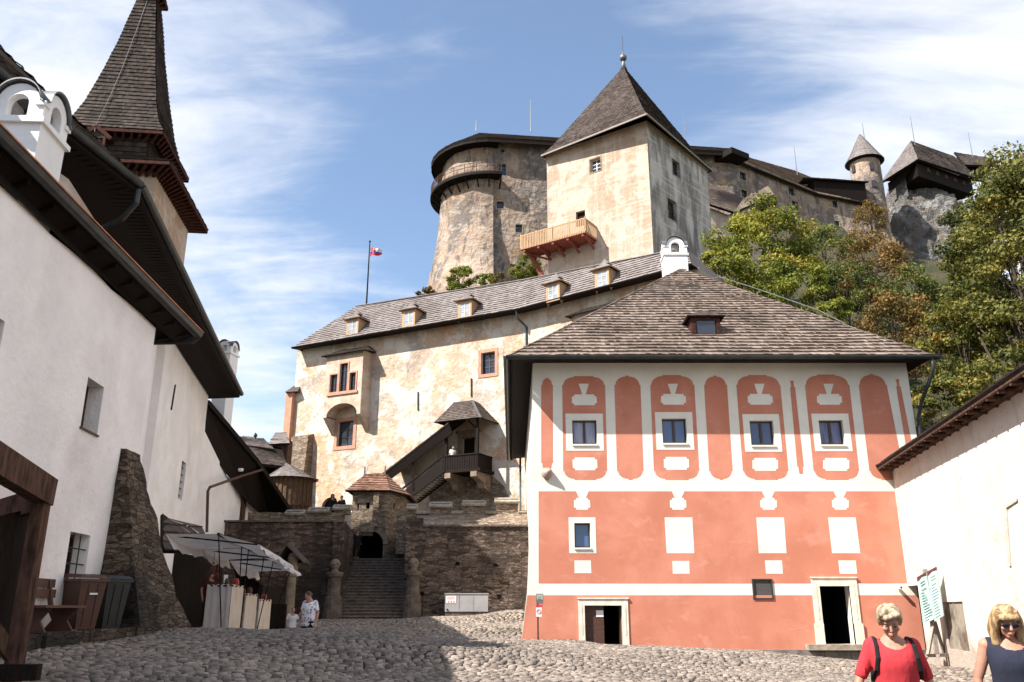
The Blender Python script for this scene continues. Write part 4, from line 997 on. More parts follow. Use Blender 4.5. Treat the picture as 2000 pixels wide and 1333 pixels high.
def bin_(name, label, C_, rz, mat, label2=None, s=1.0):
    t = empty(name, label, 'bin', C_); M = Matrix.Rotation(rz, 3, 'Z'); C_ = Vector(C_)
    def Q(x, y, z): return C_ + M @ Vector((x * s, y * s, z * s))
    m = MB(); a = [(-.20, -.24), (.20, -.24), (.20, .20), (-.20, .20)]; b = [(-.27, -.34), (.27, -.34), (.27, .30), (-.27, .30)]
    vs = [Q(x, y, .04) for x, y in a] + [Q(x, y, .95) for x, y in b]
    m.add(vs, [(0, 3, 2, 1), (0, 1, 5, 4), (1, 2, 6, 5), (2, 3, 7, 6), (3, 0, 4, 7), (4, 5, 6, 7)]); m.box(Q(0, -.02, .955), (.60 * s, .70 * s, .05 * s), M=M)
    for x in (-.1, .1): m.beam(Q(x, -.245, .1), Q(x, -.335, .88), .03, .015)
    m.build('body', mat, t)
    m = MB(); vs = [Q(x, y, z) for x, y, z in ((-.3, -.38, .99), (.3, -.38, .99), (.3, .34, 1.02), (-.3, .34, 1.02), (-.24, -.3, 1.05), (.24, -.3, 1.05), (.24, .28, 1.09), (-.24, .28, 1.09))]
    m.add(vs, [(0, 3, 2, 1), (0, 1, 5, 4), (1, 2, 6, 5), (2, 3, 7, 6), (3, 0, 4, 7), (4, 5, 6, 7)]); m.build('lid', mat, t)
    m = MB(); m.tube([Q(-.3, .38, .98), Q(.3, .38, .98)], .02 * s, 6); m.build('handle', mat, t)
    for x in (-.24, .24): m = MB(); m.tube([Q(x - .03, .27, .11), Q(x + .03, .27, .11)], .11 * s, 10); m.build('wheel', m_black, t)
    return t, Q
c = at_wall(160, 1190, .62); t_, Q = bin_('litter_bin', 'brown litter bin with dark lid standing at the end of the bench', (-8.28, 17.0, pz), R(58), m_wbrown, s=.98)
m = MB(); m.box(Q(.02, -.335, .70), (.16, .01, .035), rz=R(58)); m.build('label_plate', m_paper, t_)
c = at_wall(202, 1190, .62); bin_('wheelie_bin', 'black wheeled bin between the brown litter bin and the stone buttress', (-8.24, 17.95, pz), R(62), m_black, s=1.0)

# timber stand in the left foreground
ts = empty('timber_shelter', 'dark weathered timber shelter frame cut off by the left edge', 'shelter', (-5.9, 9.6, 0)); m = MB(); Y0 = 9.6
a = at(84, 962, Y0); g = ground_z(a.x, Y0); m.beam((a.x, Y0, g - .1), (a.x, Y0, a.z + .05), .145, .145, up=(0, 1, 0)); m.build('post', m_wtimber, ts)
m = MB(); b0, b1 = at(86, 958, Y0 - .02), at(-60, 868, Y0 - 1.9); m.beam(b1 - Z * 0 + (b1 - b0) * .4, b0 + (b0 - b1).normalized() * .12, .17, .30); m.build('rafter', m_wtimber, ts)
m = MB(); m.beam(at(84, 972, Y0 + .0) - Z * .02, at(-80, 1025, Y0 + .6), .13, .26); m.build('beam', m_wtimber, ts)
m = MB(); p = [at(66, 992, Y0 + .25), at(26, 1262, Y0 + .25), at(-70, 1190, Y0 - .6), at(-50, 1020, Y0 - .6)]; m.prism(p, Vector((0, .06, 0))); m.build('side_panel', m_wdark, ts)
m = MB(); m.beam(at(28, 1285, Y0 + .02), at(-50, 1185, Y0 - .5), .07, .16); m.build('brace', m_wtimber, ts)
m = MB(); p_ = at(22, 1312, Y0); m.beam(Vector((p_.x + .35, Y0 - .1, p_.z)), Vector((p_.x - .9, Y0 - .3, p_.z)), .14, .16); m.build('sill_beam', m_wdark, ts)
a2 = Vector((a.x - 1.6, Y0 + .5, g)); m = MB(); m.beam(a2 - Z * .1, a2 + Z * 2.6, .14, .14, up=(0, 1, 0)); m.build('post', m_wtimber, ts)

# ------------------------------------------------------------------ stone walls, stair, gate tower
YW = 45.0
xL = at(664, 1150, YW).x; xR = at(790, 1150, YW).x
zWL = at(500, 1021, YW).z; zWR = at(900, 1029, YW).z
def rough_wall(name, label, x0, x1, y, zt, th, mat, parent=None, n=40, zb=.6, pier=None):
    """masonry block with an uneven face and top"""
    m = MB(); nz = max(6, int((zt - zb) / .35)); V = []
    for k in range(nz + 1):
        for i in range(n + 1):
            x = lerp(x0, x1, i / n); z_ = lerp(zb, zt, k / nz)
            if k == nz: z_ += .05 * math.sin(x * 3.1) * random.random()
            V.append(Vector((x, y + noise.fractal(Vector((x * 1.1, 3, z_ * 2.4)), 1, 2, 4) * .06, z_)))
    F = [(k * (n + 1) + i, k * (n + 1) + i + 1, (k + 1) * (n + 1) + i + 1, (k + 1) * (n + 1) + i) for k in range(nz) for i in range(n)]
    b = len(V); topf = [V[nz * (n + 1) + i] for i in range(n + 1)]; V += [Vector((p.x, y + th, p.z)) for p in topf]; F += [(nz * (n + 1) + i, nz * (n + 1) + i + 1, b + i + 1, b + i) for i in range(n)]
    V += [Vector((p.x, y + th, zb)) for p in topf]; F += [(b + i, b + i + 1, b + n + 2 + i, b + n + 1 + i) for i in range(n)]
    m.add(V, F)
    for x, i0 in ((x0, 0), (x1, n)):
        col = [V[k * (n + 1) + i0] for k in range(nz + 1)]
        for k in range(nz): m.quad(col[k], col[k + 1], Vector((x, y + th, col[k + 1].z)), Vector((x, y + th, col[k].z)))
    return m.build(name, mat, parent)
wl_ = empty('stone_wall', 'dark rubble retaining wall left of the stairs behind the market stalls', 'wall', (-15, YW, 1))
rough_wall('wall_face', '', -24, xL, YW, zWL, 1.5, m_stone, wl_, 60)
px_ = at(645, 1150, YW).x; rough_wall('pier', '', px_, xL + .02, YW - .14, zWL + .04, .5, m_stone, wl_, 8)
m = MB()
for i in range(22): x = lerp(-24, xL, i / 22); m.box((x + .37, YW + .3, zWL + .06), (.72, 1.0, .09), rz=random.uniform(-.02, .02))
m.build('coping', m_step, wl_)
wr_ = empty('stone_wall', 'dark rubble retaining wall between the stairs and the salmon house', 'wall', (-2, YW, 1))
rough_wall('wall_face', '', xR, .84, YW, zWR, 1.5, m_stone, wr_, 30)
rough_wall('pier', '', xR - .02, at(822, 1150, YW).x, YW - .14, at(800, 1012, YW).z, .6, m_stone, wr_, 8)
m = MB()
for i in range(11): x = lerp(at(822, 1150, YW).x, .84, i / 11); m.box((x + .23, YW + .14, zWR + .05), (.46, .5, .1), rz=random.uniform(-.02, .02))
m.build('coping', m_step, wr_)
for u, v in ((894, 1101), (968, 1104), (824, 1160), (975, 1165)):
    p = at(u, v, YW); m = MB(); m.box((p.x, YW + .0, p.z), (.2, .16, .16)); m.build('putlog_hole', m_void, wr_)
m = MB(); V0 = Vector((xR + .2, YW + .4, zWR + .08)); V1 = Vector((.84, YW + .4, zWR + .08)); V2 = Vector((.84, YW + 3.1, at(1020, 1003, YW + 3).z)); V3 = Vector((xR + .2, YW + 3.1, at(830, 1005, YW + 3).z))
n = 16; g = []
for j in range(9):
    for i in range(n + 1): p = lerp(lerp(V0, V1, i / n), lerp(V3, V2, i / n), j / 8); g.append(p + Z * noise.noise(p * 1.5) * .1)
m.add(g, [(j * (n + 1) + i, j * (n + 1) + i + 1, (j + 1) * (n + 1) + i + 1, (j + 1) * (n + 1) + i) for j in range(8) for i in range(n)]); m.build('battered_top', m_stonel, wr_)
# stair
m_nosing = simple('step_edge_highlight', (.25, .21, .175), (.15, .12, .10), 4, .9)  # paler colour stands in for the highlights along the step edges
st = empty('stone_stairs', 'wide dark stone stairway rising to the gate tower arch', 'stairs', (-7.2, YW, 1)); NS = 20; zb_, zt_ = ground_z(-7.2, 44.6), at(735, 1092, 50.5).z
for i in range(NS):
    y = YW - .3 + i * .29; z_ = zb_ + (zt_ - zb_) * (i + 1) / NS; sh = -.11 * i * .29
    m = MB(); m.box(((xL + xR) / 2 + sh * .7, y + .3, z_ - .09), (xR - xL + .9 - (.9 if i < 2 else 0), .62, .175), rz=random.uniform(-.004, .004)); 
    m.box(((xL + xR) / 2 + sh * .7, y - .035, z_ - .02), (xR - xL + .9 - (.9 if i < 2 else 0), .09, .05), mi=1); m.build('step', [m_step, m_nosing], st)
m = MB(); m.box(((xL + xR) / 2, YW + 3.2, (zb_ + .2) / 2 + .6), (xR - xL, 5.5, .6)); m.build('stair_core', m_stone, st)
# pillars with stone balls
def pillar(name, label, u, vb=1205, k=1.0, lbl=''):
    p = at(u, vb, YW - .55); g = ground_z(p.x, YW - .55); t = empty(name, label, 'pillar', (p.x, YW - .55, g))
    c = (p.x, YW - .45, g - .1); m = MB(); m.lathe(c, [(.48, 0), (.46, .5), (.44, 1.15), (.40, 1.2), (.34, 1.22), (.32, 2.1), (.30, 2.12), (.0, 2.12)], 16); m.build('shaft', m_step, t, smooth=False)
    m = MB(); m.lathe((c[0], c[1], c[2] + 2.08), [(.3, 0), (.42, .10), (.46, .24), (.40, .30), (.2, .34), (.15, .48), (0, .48)], 16); m.build('capital', m_step, t)
    m = MB(); m.ball((c[0], c[1], c[2] + 2.78), .26, 14, 10); m.build('stone_ball', m_stonel, t, smooth=True)
pillar('stone_pillar', 'round stone pillar with ball finial left of the stair foot', 648)
pillar('stone_pillar', 'round stone pillar with ball finial right of the stair foot', 804)
# gate tower
gt = empty('gate_tower', 'small stone gate tower with arched passage and red brown hipped roof', 'gate tower', (-7.5, 51, zt_)); YG = 50.6
A_ = at(682, 1090, YG); B1 = at(750, 1090, YG); C1 = at(786, 1090, YG + 2.2); zeg = at(730, 960, YG).z
GP = Plane((A_.x, YG), (B1.x, YG)); ar = [GP.px(697, 1092)[0], GP.px(747, 1092)[0]]; zsp = GP.px(722, 1063)[1]
hole = arch_hole(ar[0], ar[1], zt_ - .12, zsp, 10)
hole[0] = (ar[0], zt_ - .1); hole[1] = (ar[1], zt_ - .1)
sl1 = [(GP.px(u, 990)[0], GP.px(u, 990)[1]) for u in (697, 701)]; sw2 = rect_of(GP, [(715, 982), (722, 982), (722, 994), (715, 994)]); sw3 = rect_of(GP, [(698, 984), (701, 984), (701, 996), (698, 996)])
m = MB(); m.sheet(GP, [(0, zt_ - .8), (GP.L, zt_ - .8), (GP.L, zeg + .1), (0, zeg + .1)], [hole, rloop(sw2), rloop(sw3)], 0, .6)
G2 = Plane((B1.x, YG), (C1.x, YG + 2.2)); sw4 = rect_of(G2, [(768, 983), (771, 983), (771, 995), (768, 995)]); m.sheet(G2, [(0, zt_ - .8), (G2.L, zt_ - .8), (G2.L, zeg + .1), (0, zeg + .1)], [rloop(sw4)], 0, .4)
for a, b in (((C1.x, YG + 2.2), (C1.x, YG + 6)), ((C1.x, YG + 6), (A_.x, YG + 6)), ((A_.x, YG + 6), (A_.x, YG))): m.quad((a[0], a[1], 2), (b[0], b[1], 2), (b[0], b[1], zeg + .1), (a[0], a[1], zeg + .1))
m.build('wall', m_stonel, gt, fix=False)
m = MB(); n = 11; cx_ = (ar[0] + ar[1]) / 2; r0 = (ar[1] - ar[0]) / 2
for i in range(n):
    t0, t1 = math.pi * i / n, math.pi * (i + .9) / n; rr = .28 + .07 * (i % 2)
    m.prism([GP.P(cx_ + r_ * math.cos(t_), zsp + r_ * math.sin(t_), 0) for r_, t_ in ((r0, t0), (r0 + rr, t0), (r0 + rr, t1), (r0, t1))], GP.n * .06)
m.build('arch_stones', m_carved, gt)
m = MB(); m.sheet(GP, hole, [], -4); m.quad(*[GP.P(a, b, o_) for a, b, o_ in ((ar[0], zt_, -.6), (ar[0], zt_, -4), (ar[0], zsp + .9, -4), (ar[0], zsp + .9, -.6))]); m.quad(*[GP.P(a, b, o_) for a, b, o_ in ((ar[1], zt_, -.6), (ar[1], zt_, -4), (ar[1], zsp + .9, -4), (ar[1], zsp + .9, -.6))])
m.quad(*[GP.P(a, zsp + .9, o_) for a, o_ in ((ar[0], -.6), (ar[1], -.6), (ar[1], -4), (ar[0], -4))]); m.build('passage', m_wdark, gt)
for r in (sw2, sw3): m = MB(); m.wbox(GP, *r, -.62, -.5); m.build('loophole', m_void, gt)
m = MB(); m.wbox(G2, *sw4, -.42, -.3); m.build('loophole', m_void, gt)
m = MB(); a = GP.px(737, 1030)[0]; m.wbox(GP, a - .28, GP.px(737, 1030)[1], a + .05, zeg, 0, .25); m.build('pilaster', m_stonel, gt)
m = MB(); a, b = GP.px(706, 1040), GP.px(733, 1022); m.wbox(GP, a[0], a[1], b[0], b[1], 0, .35); m.wbox(GP, a[0] + .08, a[1] - .22, b[0] - .1, a[1], 0, .2); m.build('corbel_box', m_stonel, gt)
ov = .38; e1_ = Vector((A_.x - ov, YG - ov, zeg)); e2_ = Vector((B1.x + .25, YG - ov, zeg)); e3_ = Vector((C1.x + ov, YG + 2.05, zeg)); e4_ = Vector((C1.x + ov, YG + 6 + ov, zeg)); e5_ = Vector((A_.x - ov, YG + 6 + ov, zeg))
r1_ = at(712, 928, YG + 2.2); r2_ = at(752, 926, YG + 2.6); r3_ = Vector((lerp(r1_.x, r2_.x, .5), YG + 4.2, r1_.z))
rg = shingles([e1_, e2_, r2_, r1_], m_sh_red, gt, 'roof', .34, .22, .06, .1)
for q in ([e2_, e3_, r2_], [e3_, e4_, r3_, r2_], [e4_, e5_, r3_], [e5_, e1_, r1_, r3_]): shingles(q, m_sh_red, rg, 'roof_slope', .34, .24, .05, .1)
m = MB(); m.prism([r1_, r2_, r3_], Z * .05); m.build('roof_cap', m_sh_red, rg)
for p in (r1_, r2_): tube_obj('finial', [p, p + Z * .5], .05, m_lead, rg, 6)
for (xa, ya, xb, yb_) in ((xL - .3, YW + 1.4, A_.x + .05, YG + .6), (xR + .35, YW + 1.4, C1.x - .02, YG + 2.6)):
    pa = Plane((xa, ya), (xb, yb_)); m = MB(); m.wbox(pa, 0, .5, pa.L, 5.9, -.2, .2); m.build('stair_side_wall', m_stone, wl_ if xa < xR else wr_)
# crenellated terrace wall
cw = empty('battlement_wall', 'pale coped battlement wall on the terrace above the stairs', 'wall', (-2, 48, 5)); YC = 48.1
zc = at(900, 1001, YC).z
def cren(x0, x1, v0, v1):
    zb2 = lambda x: zc
    rough_wall('parapet', '', x0, x1, YC, zc, .55, m_stonel, cw, 20, zb=4.5)
cren(at(776, 1000, YC).x, .84, 0, 0); cren(-24, A_.x, 0, 0)
for a, b, v in ((797, 812, 985), (841, 880, 981), (905, 946, 978), (968, 1012, 973)):
    x0, x1 = at(a, 990, YC).x, at(b, 990, YC).x; z1 = at(a, v, YC).z; m = MB(); m.box(((x0 + x1) / 2, YC + .27, (zc + z1) / 2 - .05), (x1 - x0, .52, z1 - zc)); m.build('merlon', m_stonel, cw)
    m = MB(); c_ = ((x0 + x1) / 2, YC + .2, z1 - .02); m.prism([Vector((x0 - .08, YC - .2, z1 - .22)), Vector((x0 - .08, YC + .3, z1 + .06)), Vector((x0 - .08, YC + .75, z1 - .12)), Vector((x0 - .08, YC + .7, z1 - .2)), Vector((x0 - .08, YC - .16, z1 - .32))], Vector((x1 - x0 + .16, 0, 0))); m.build('merlon_coping', m_slab, cw)
for a, b, v in ((812, 840, 1000), (881, 905, 999), (947, 968, 998), (1013, 1035, 996)):
    x0, x1 = at(a, 1000, YC).x, min(.84, at(b, 1000, YC).x); m = MB(); m.prism([Vector((x0, YC - .22, zc - .02)), Vector((x0, YC + .3, zc + .14)), Vector((x0, YC + .7, zc + .02)), Vector((x0, YC - .18, zc - .1))], Vector((x1 - x0, 0, 0))); m.build('sill_coping', m_slab, cw)
for a, b, v in ((604, 640, 993), (652, 682, 988), (560, 592, 998)):
    x0, x1 = at(a, 1000, YC).x, at(b, 1000, YC).x; z1 = at(a, v, YC).z; m = MB(); m.box(((x0 + x1) / 2, YC + .27, (zc + z1) / 2 - .05), (x1 - x0, .52, z1 - zc + .1)); m.build('merlon', m_stonel, cw)
    m = MB(); m.prism([Vector((x0 - .08, YC - .2, z1 - .16)), Vector((x0 - .08, YC + .3, z1 + .1)), Vector((x0 - .08, YC + .75, z1 - .1)), Vector((x0 - .08, YC + .7, z1 - .2)), Vector((x0 - .08, YC - .16, z1 - .26))], Vector((x1 - x0 + .16, 0, 0))); m.build('merlon_coping', m_slab, cw)
# terrace ground behind
def terr(X, Y): return np.clip(5.0 + (Y - 48) * .05, 4.2, 12) + 0 * X
struct(heightmesh('terrace', np.arange(-26, 1.5, 1.0), np.arange(52, 74, 1.0), terr, m_soil))
struct(heightmesh('terrace', np.arange(-26, xL - .9, .9), np.arange(46.4, 53, .9), terr, m_soil)); struct(heightmesh('terrace', np.linspace(xR + .4, .8, 8), np.arange(47.5, 53, .9), terr, m_soil))

# wayside column
ws = empty('wayside_column', 'stone wayside column under a small dark gabled roof by the left wall', 'shrine', (at(565, 1195, 43).x, 43, 1)); x = at(565, 1195, 43).x; g = ground_z(x, 43)
m = MB(); zc_ = at(565, 1112, 43).z; m.lathe((x, 43, g - .1), [(.42, 0), (.42, .2), (.24, .3), (.21, zc_ - g - .3), (.3, zc_ - g - .2), (.2, zc_ - g - .1), (.27, zc_ - g + .1), (.2, zc_ - g + .4), (.28, zc_ - g + .6), (.2, zc_ - g + .85), (0, zc_ - g + .9)], 14); m.build('column', m_carved, ws)
m = MB(); ap = at(565, 1068, 43); l_, r_ = at(540, 1099, 43), at(596, 1100, 43)
for a, b in ((l_, ap), (ap, r_)): m.prism([a + Vector((0, -.5, 0)), b + Vector((0, -.5, 0)), b + Vector((0, .9, 0)), a + Vector((0, .9, 0))], Z * .1)
m.build('gable_roof', m_sh_dark, ws); m = MB(); m.prism([l_ + Vector((.15, .5, .02)), r_ + Vector((-.15, .5, .02)), ap + Vector((0, .5, -.05))], Vector((0, .1, 0))); m.beam(Vector((x, 43.5, g)), Vector((x, 43.5, ap.z - .2)), .14); m.build('back_board', m_wdark, ws)
# grey cabinet
kb = empty('metal_cabinet', 'light grey metal service cabinet against the stone wall right of the stairs', 'cabinet', (-2.4, 44, 1.4)); KP = Plane((-6, 43.9), (1, 43.9)); r = rect_of(KP, [(869, 1161), (953, 1161), (953, 1195), (869, 1195)])
m = MB(); m.wbox(KP, r[0], r[1], r[2], r[3], -.6, 0); m.wbox(KP, r[0] - .03, r[3], r[2] + .03, r[3] + .05, -.62, .03); m.build('body', m_grey_paint, kb)
m = MB()
for i in (1, 2): s_ = lerp(r[0], r[2], i / 3); m.wbox(KP, s_ - .008, r[1] + .03, s_ + .008, r[3] - .03, .0, .006)
m.build('door_seam', m_lead, kb)
m = MB(); m.wbox(KP, r[0] + .06, r[3] - .42, r[0] + .55, r[3] - .08, 0, .012); s2 = m.build('sign', m_paper, kb); m = MB()
for i in range(3): m.wbox(KP, r[0] + .1, r[3] - .14 - i * .05, r[0] + .5, r[3] - .125 - i * .05, .012, .016)
for i in range(3): m.prism([KP.P(r[0] + .14 + i * .13, r[3] - .39, .012), KP.P(r[0] + .24 + i * .13, r[3] - .39, .012), KP.P(r[0] + .19 + i * .13, r[3] - .30, .012)], KP.n * .004)
m.build('print', m_redink, s2); m = MB(); m.wbox(KP, r[0] + .02, r[1] - .3, r[2] - .02, r[1], -.55, -.05); m.build('plinth', m_step, kb)
m = MB(); m.ball(KP.P(r[0] + .12, r[1] + .1, .02), .05, 8, 6); m.build('lock', m_black, kb)
# ------------------------------------------------------------------ palace (middle castle building)
ZE = 23.5
pal = empty('castle_palace', 'weathered cream castle palace with long grey shingled roof and five wooden dormers', 'castle building', (-8, 66, 8))
e0, e1, e2 = atz(572, 679, ZE), atz(1008, 605, ZE), atz(1300, 529, ZE); e2 = lerp(e1, e2, 1.15)
r0, r1, r2 = atz(695, 600, 27.9), atz(1010, 551, 27.9), atz(1292, 496, 27.9); 
def rhit(u, v, a, b, c): n = (b - a).cross(c - a).normalized(); d = ray(u, v); return EYE + d * ((a - EYE).dot(n) / d.dot(n))
r1 = rhit(1010, 551, e0, e1, r0); r2 = lerp(r1, rhit(1292, 496, e1, e2, r1), 1.15)
def inset(a, b, k): d = (b - a).normalized(); return Vector((-d.y, d.x, 0)) * k
n1_, n2_ = inset(e0, e1, 1.05), inset(e1, e2, 1.05)
wl0 = e0 + n1_ - (e1 - e0).normalized() * .35; wl1 = e1 + (n1_ + n2_) / 2; wl2 = e2 + n2_
CL = Plane(wl0[:2], wl1[:2]); CR = Plane(wl1[:2], wl2[:2]); ZB = 4.0
owin = rect_of(CL, [(659, 823), (690, 823), (690, 871), (659, 872)]); rwin = rect_of(CL, [(940, 689), (967, 688), (967, 730), (940, 731)])
pdoor = rect_of(CL, [(903, 856), (928, 855), (928, 900), (903, 901)])
ad0, ad1 = CL.px(628, 990)[0], CL.px(660, 990)[0]; az = CL.px(645, 992)[1]; adoor = arch_hole(ad0, ad1, ZB + .3, az, 10)
m = MB()
m.sheet(CL, [(0, ZB), (CL.L, ZB), (CL.L, ZE + .1), (0, ZE + .1)], [rloop(owin), rloop(rwin), rloop(pdoor), adoor], 0, .35)
m.sheet(CR, [(0, ZB), (CR.L, ZB), (CR.L, ZE + .1), (0, ZE + .1)], [], 0)
bk0, bk2 = wl0 + inset(e0, e1, 10), wl2 + inset(e1, e2, 9)
for a, b in ((bk0, wl0), (wl2, bk2), (bk2, bk0)): m.quad((a.x, a.y, ZB), (b.x, b.y, ZB), (b.x, b.y, ZE + .1), (a.x, a.y, ZE + .1))
m.build('wall', m_castle, pal, fix=False)
m = MB(); m.sheet(CL, adoor, [], -.34); m.build('arched_doorway', m_void, pal)
m = MB(); m.wbox(CL, pdoor[0], pdoor[1], pdoor[2], pdoor[3], -.4, -.28); pd = m.build('porch_door', m_wdark, pal)
m = MB(); s0, z0, s1, z1 = pdoor
for a in ((s0 - .35, z0, s0, z1 + .35), (s1, z0, s1 + .35, z1 + .35), (s0, z1, s1, z1 + .35)): m.wbox(CL, *a, -.1, .1)
m.wbox(CL, s0 - .5, z1 + .35, s1 + .5, z1 + .55, -.1, .2); m.build('door_surround', m_carved, pd)
window(CL, pal, owin, .3, 2, 3, .09, m_frame, m_glass, m_redstone, .3, .05, mull=.05)
window(CL, pal, rwin, .3, 2, 3, .09, m_frame, m_glass, m_redstone, .26, .05, mull=.05)
m = MB()
for u, v0, v1 in ((817, 766, 802), (921, 740, 775)): m.beam(CL.P(*CL.px(u, v0), .05), CL.P(*CL.px(u, v1), .05), .1, .1)
m.build('anchor_iron', m_iron, pal)
# oriel
OO = 1.3; q0, q1 = CL.px(636, 740, OO), CL.px(707, 740, OO); oz1 = CL.px(670, 690, OO)[1]; oz0 = CL.px(670, 812, OO)[1]; 
OP = Plane(CL.P(q0[0], 0, OO)[:2], CL.P(q1[0], 0, OO)[:2]); ow_, L_ = None, OP.L
wins3 = [rect_of(OP, [(645, 733), (659, 732), (659, 766), (645, 767)]), rect_of(OP, [(664, 711), (679, 710), (679, 764), (664, 765)]), rect_of(OP, [(683, 729), (695, 728), (695, 762), (683, 763)])]
orl = empty('oriel', '', 'x'); [orl.pop(k, None) if False else None for k in ()]
del orl['label']; del orl['category']; orl.parent = pal
orl.location = Vector((0, 0, 0)); 
m = MB(); archr = L_ / 2 - .35; zar = oz0 + .1
outl = [(0, oz0), (.35, oz0)] + [(L_ / 2 - archr * math.cos(math.pi * i / 12), zar + .95 * math.sin(math.pi * i / 12)) for i in range(13)] + [(L_ - .35, oz0), (L_, oz0), (L_, oz1), (0, oz1)]
m.sheet(OP, outl, [rloop(w) for w in wins3], 0, .25)
for s_ in (0, L_): m.quad(OP.P(s_, oz0, 0), OP.P(s_, oz0, -OO), OP.P(s_, oz1, -OO), OP.P(s_, oz1, 0))
for i in range(12):
    a = [(L_ / 2 - archr * math.cos(math.pi * k / 12), zar + .95 * math.sin(math.pi * k / 12)) for k in (i, i + 1)]; m.quad(OP.P(*a[0], 0), OP.P(*a[1], 0), OP.P(*a[1], -OO), OP.P(*a[0], -OO))
for s0, s1 in ((0, .35), (L_ - .35, L_)): m.prism([OP.P(s0, oz0, 0), OP.P(s0, oz0, -OO), OP.P(s0, oz0 - 1.3, -OO)], OP.u * (s1 - s0))
ob = m.build('oriel_body', m_tower, orl, fix=False)
for w in wins3: window(OP, orl, w, .2, 2 if w is wins3[1] else 2, 4, .05, m_frame, m_glass, mull=.022)
m = MB(); g_ = .12
for w in wins3:
    for a in ((w[0] - g_, w[1] - g_, w[0], w[3] + g_), (w[2], w[1] - g_, w[2] + g_, w[3] + g_), (w[0], w[3], w[2], w[3] + g_), (w[0], w[1] - g_, w[2], w[1])): m.wbox(OP, *a, -.05, .06)
m.wbox(OP, wins3[0][0] - .25, wins3[0][1] - .3, wins3[2][2] + .25, wins3[0][1] - .12, -.05, .12); m.build('window_tracery', m_redstone, orl)
a, b, c, d = OP.P(-.35, oz1 - .1, .35), OP.P(L_ + .35, oz1 - .1, .35), OP.P(L_ + .35, oz1 + .1, -OO), OP.P(-.35, oz1 + .1, -OO); ra, rb = OP.P(.4, oz1 + .75, -OO), OP.P(L_ - .4, oz1 + .75, -OO)
rr_ = shingles([a, b, rb, ra], m_sh_dark, orl, 'oriel_roof', .25, .2, .04, .1); shingles([b, c, rb], m_sh_dark, rr_, 'oriel_roof_side', .25, .2, .04, .1); shingles([d, a, ra], m_sh_dark, rr_, 'oriel_roof_side', .25, .2, .04, .1)
# stone buttress at the left end, corner turret, little oriel on the right
m = MB(); a0, a1 = CL.px(570, 852, .9)[0], CL.px(597, 852, .9)[0]; zt_b = CL.px(580, 852, .9)[1]
m.prism([CL.P(a0 - .2, 3, 1.6), CL.P(a0 - .2, zt_b, .7), CL.P(a0 - .2, zt_b + .3, -.1), CL.P(a0 - .2, 3, -.1)], CL.u * (a1 - a0 + .3)); m.build('corner_buttress', m_stonel, pal)
m = MB(); cz = at(566, 790, 71.5); m.box((cz.x + .1, 72.2, 16.9), (.7, 1.2, 5.6), rz=-.45); ct_ = m.build('corner_turret', m_redstone, pal); m = MB(); m.prism([Vector((cz.x - .5, 71.4, 19.6)), Vector((cz.x + .7, 71.1, 19.6)), Vector((cz.x + .7, 72.1, 20.5)), Vector((cz.x + .1, 72.4, 20.5))], Vector((.1, 1.0, 0))); m.build('turret_roof', m_sh_dark, ct_)
q = rect_of(CR, [(1118, 625), (1196, 600), (1196, 660), (1118, 690)], 1.0); m = MB(); m.wbox(CR, q[0], q[1] - .8, q[2], q[3] + .2, -.1, 1.0); lo_ = m.build('small_oriel', m_castle, pal)
m = MB()
for s_ in (q[0], q[2] - .15): m.wbox(CR, s_, q[1] - .6, s_ + .15, q[3] + .1, 1.0, 1.04)
m.build('corner_stones', m_redstone, lo_)
a, b = CR.P(q[0] - .35, q[3] + .1, 1.4), CR.P(q[2] + .35, q[3] + .1, 1.4); c, d = CR.P(q[2] + .35, q[3] + .2, -.1), CR.P(q[0] - .35, q[3] + .2, -.1); ra, rb = CR.P(q[0] + .6, q[3] + .85, .1), CR.P(q[2] - .6, q[3] + .85, .1)
shingles([a, b, rb, ra], m_sh_dark, lo_, 'oriel_roof', .25, .2, .04, .08); shingles([b, c, rb], m_sh_dark, lo_, 'oriel_roof_side', .25, .2, .04, .08); shingles([d, a, ra], m_sh_dark, lo_, 'oriel_roof_side', .25, .2, .04, .08)
# roof
rf = shingles([e0, e1, r1, r0], m_sh_grey, pal, 'roof', .34, .3, .07, .18, jit=.12); shingles([e1, e2, r2, r1], m_sh_grey, pal, 'roof', .34, .3, .07, .18, jit=.12)
e0b = e0 + inset(e0, e1, 10); e2b = e2 + inset(e1, e2, 10)
shingles([e0b, e0, r0], m_sh_grey, rf, 'roof_hip', .3, .3, .045, .15)
m = MB(); m.quad(e0b, r0, r1, e0b + (e1 - e0)); m.quad(r1, r2, e2b, e0b + (e1 - e0)); m.quad(e2, e2b, r2); m.build('roof_back', m_sh_grey, rf)
m = MB()
for a, b in ((r0, r1), (r1, r2)):
    n = int((b - a).length / .5)
    for i in range(n): m.beam(lerp(a, b, i / n) + Z * .06, lerp(a, b, (i + 1.1) / n) + Z * (.05 + .03 * random.random()), .3, .05, tint=1)
m.build('ridge_cap', m_sh_grey, rf)
m = MB()
for p, q_ in ((e0, e1), (e1, e2)):
    d = (q_ - p).normalized(); sd = Vector((d.y, -d.x, 0)); half_gutter(m, p + sd * .1 - Z * .02, q_ + sd * .1 - Z * .02, .13); i_ = -sd * .95; m.add([p - Z * .14, q_ - Z * .14, q_ + i_ - Z * .02, p + i_ - Z * .02], [(0, 1, 2, 3)])
m.build('gutter', m_wdark, pal)
tube_obj('downspout', [e1 + Vector((0, -.1, -.1)), e1 + Vector((.1, .0, -.7)), wl1 + Vector((.25, -.25, -1.2)), wl1 + Vector((.25, -.25, -14))], .09, m_gutter, pal)
def roof_hit(u, v, a, b, c): n = (b - a).cross(c - a).normalized(); return hit_plane(u, v, a, n)
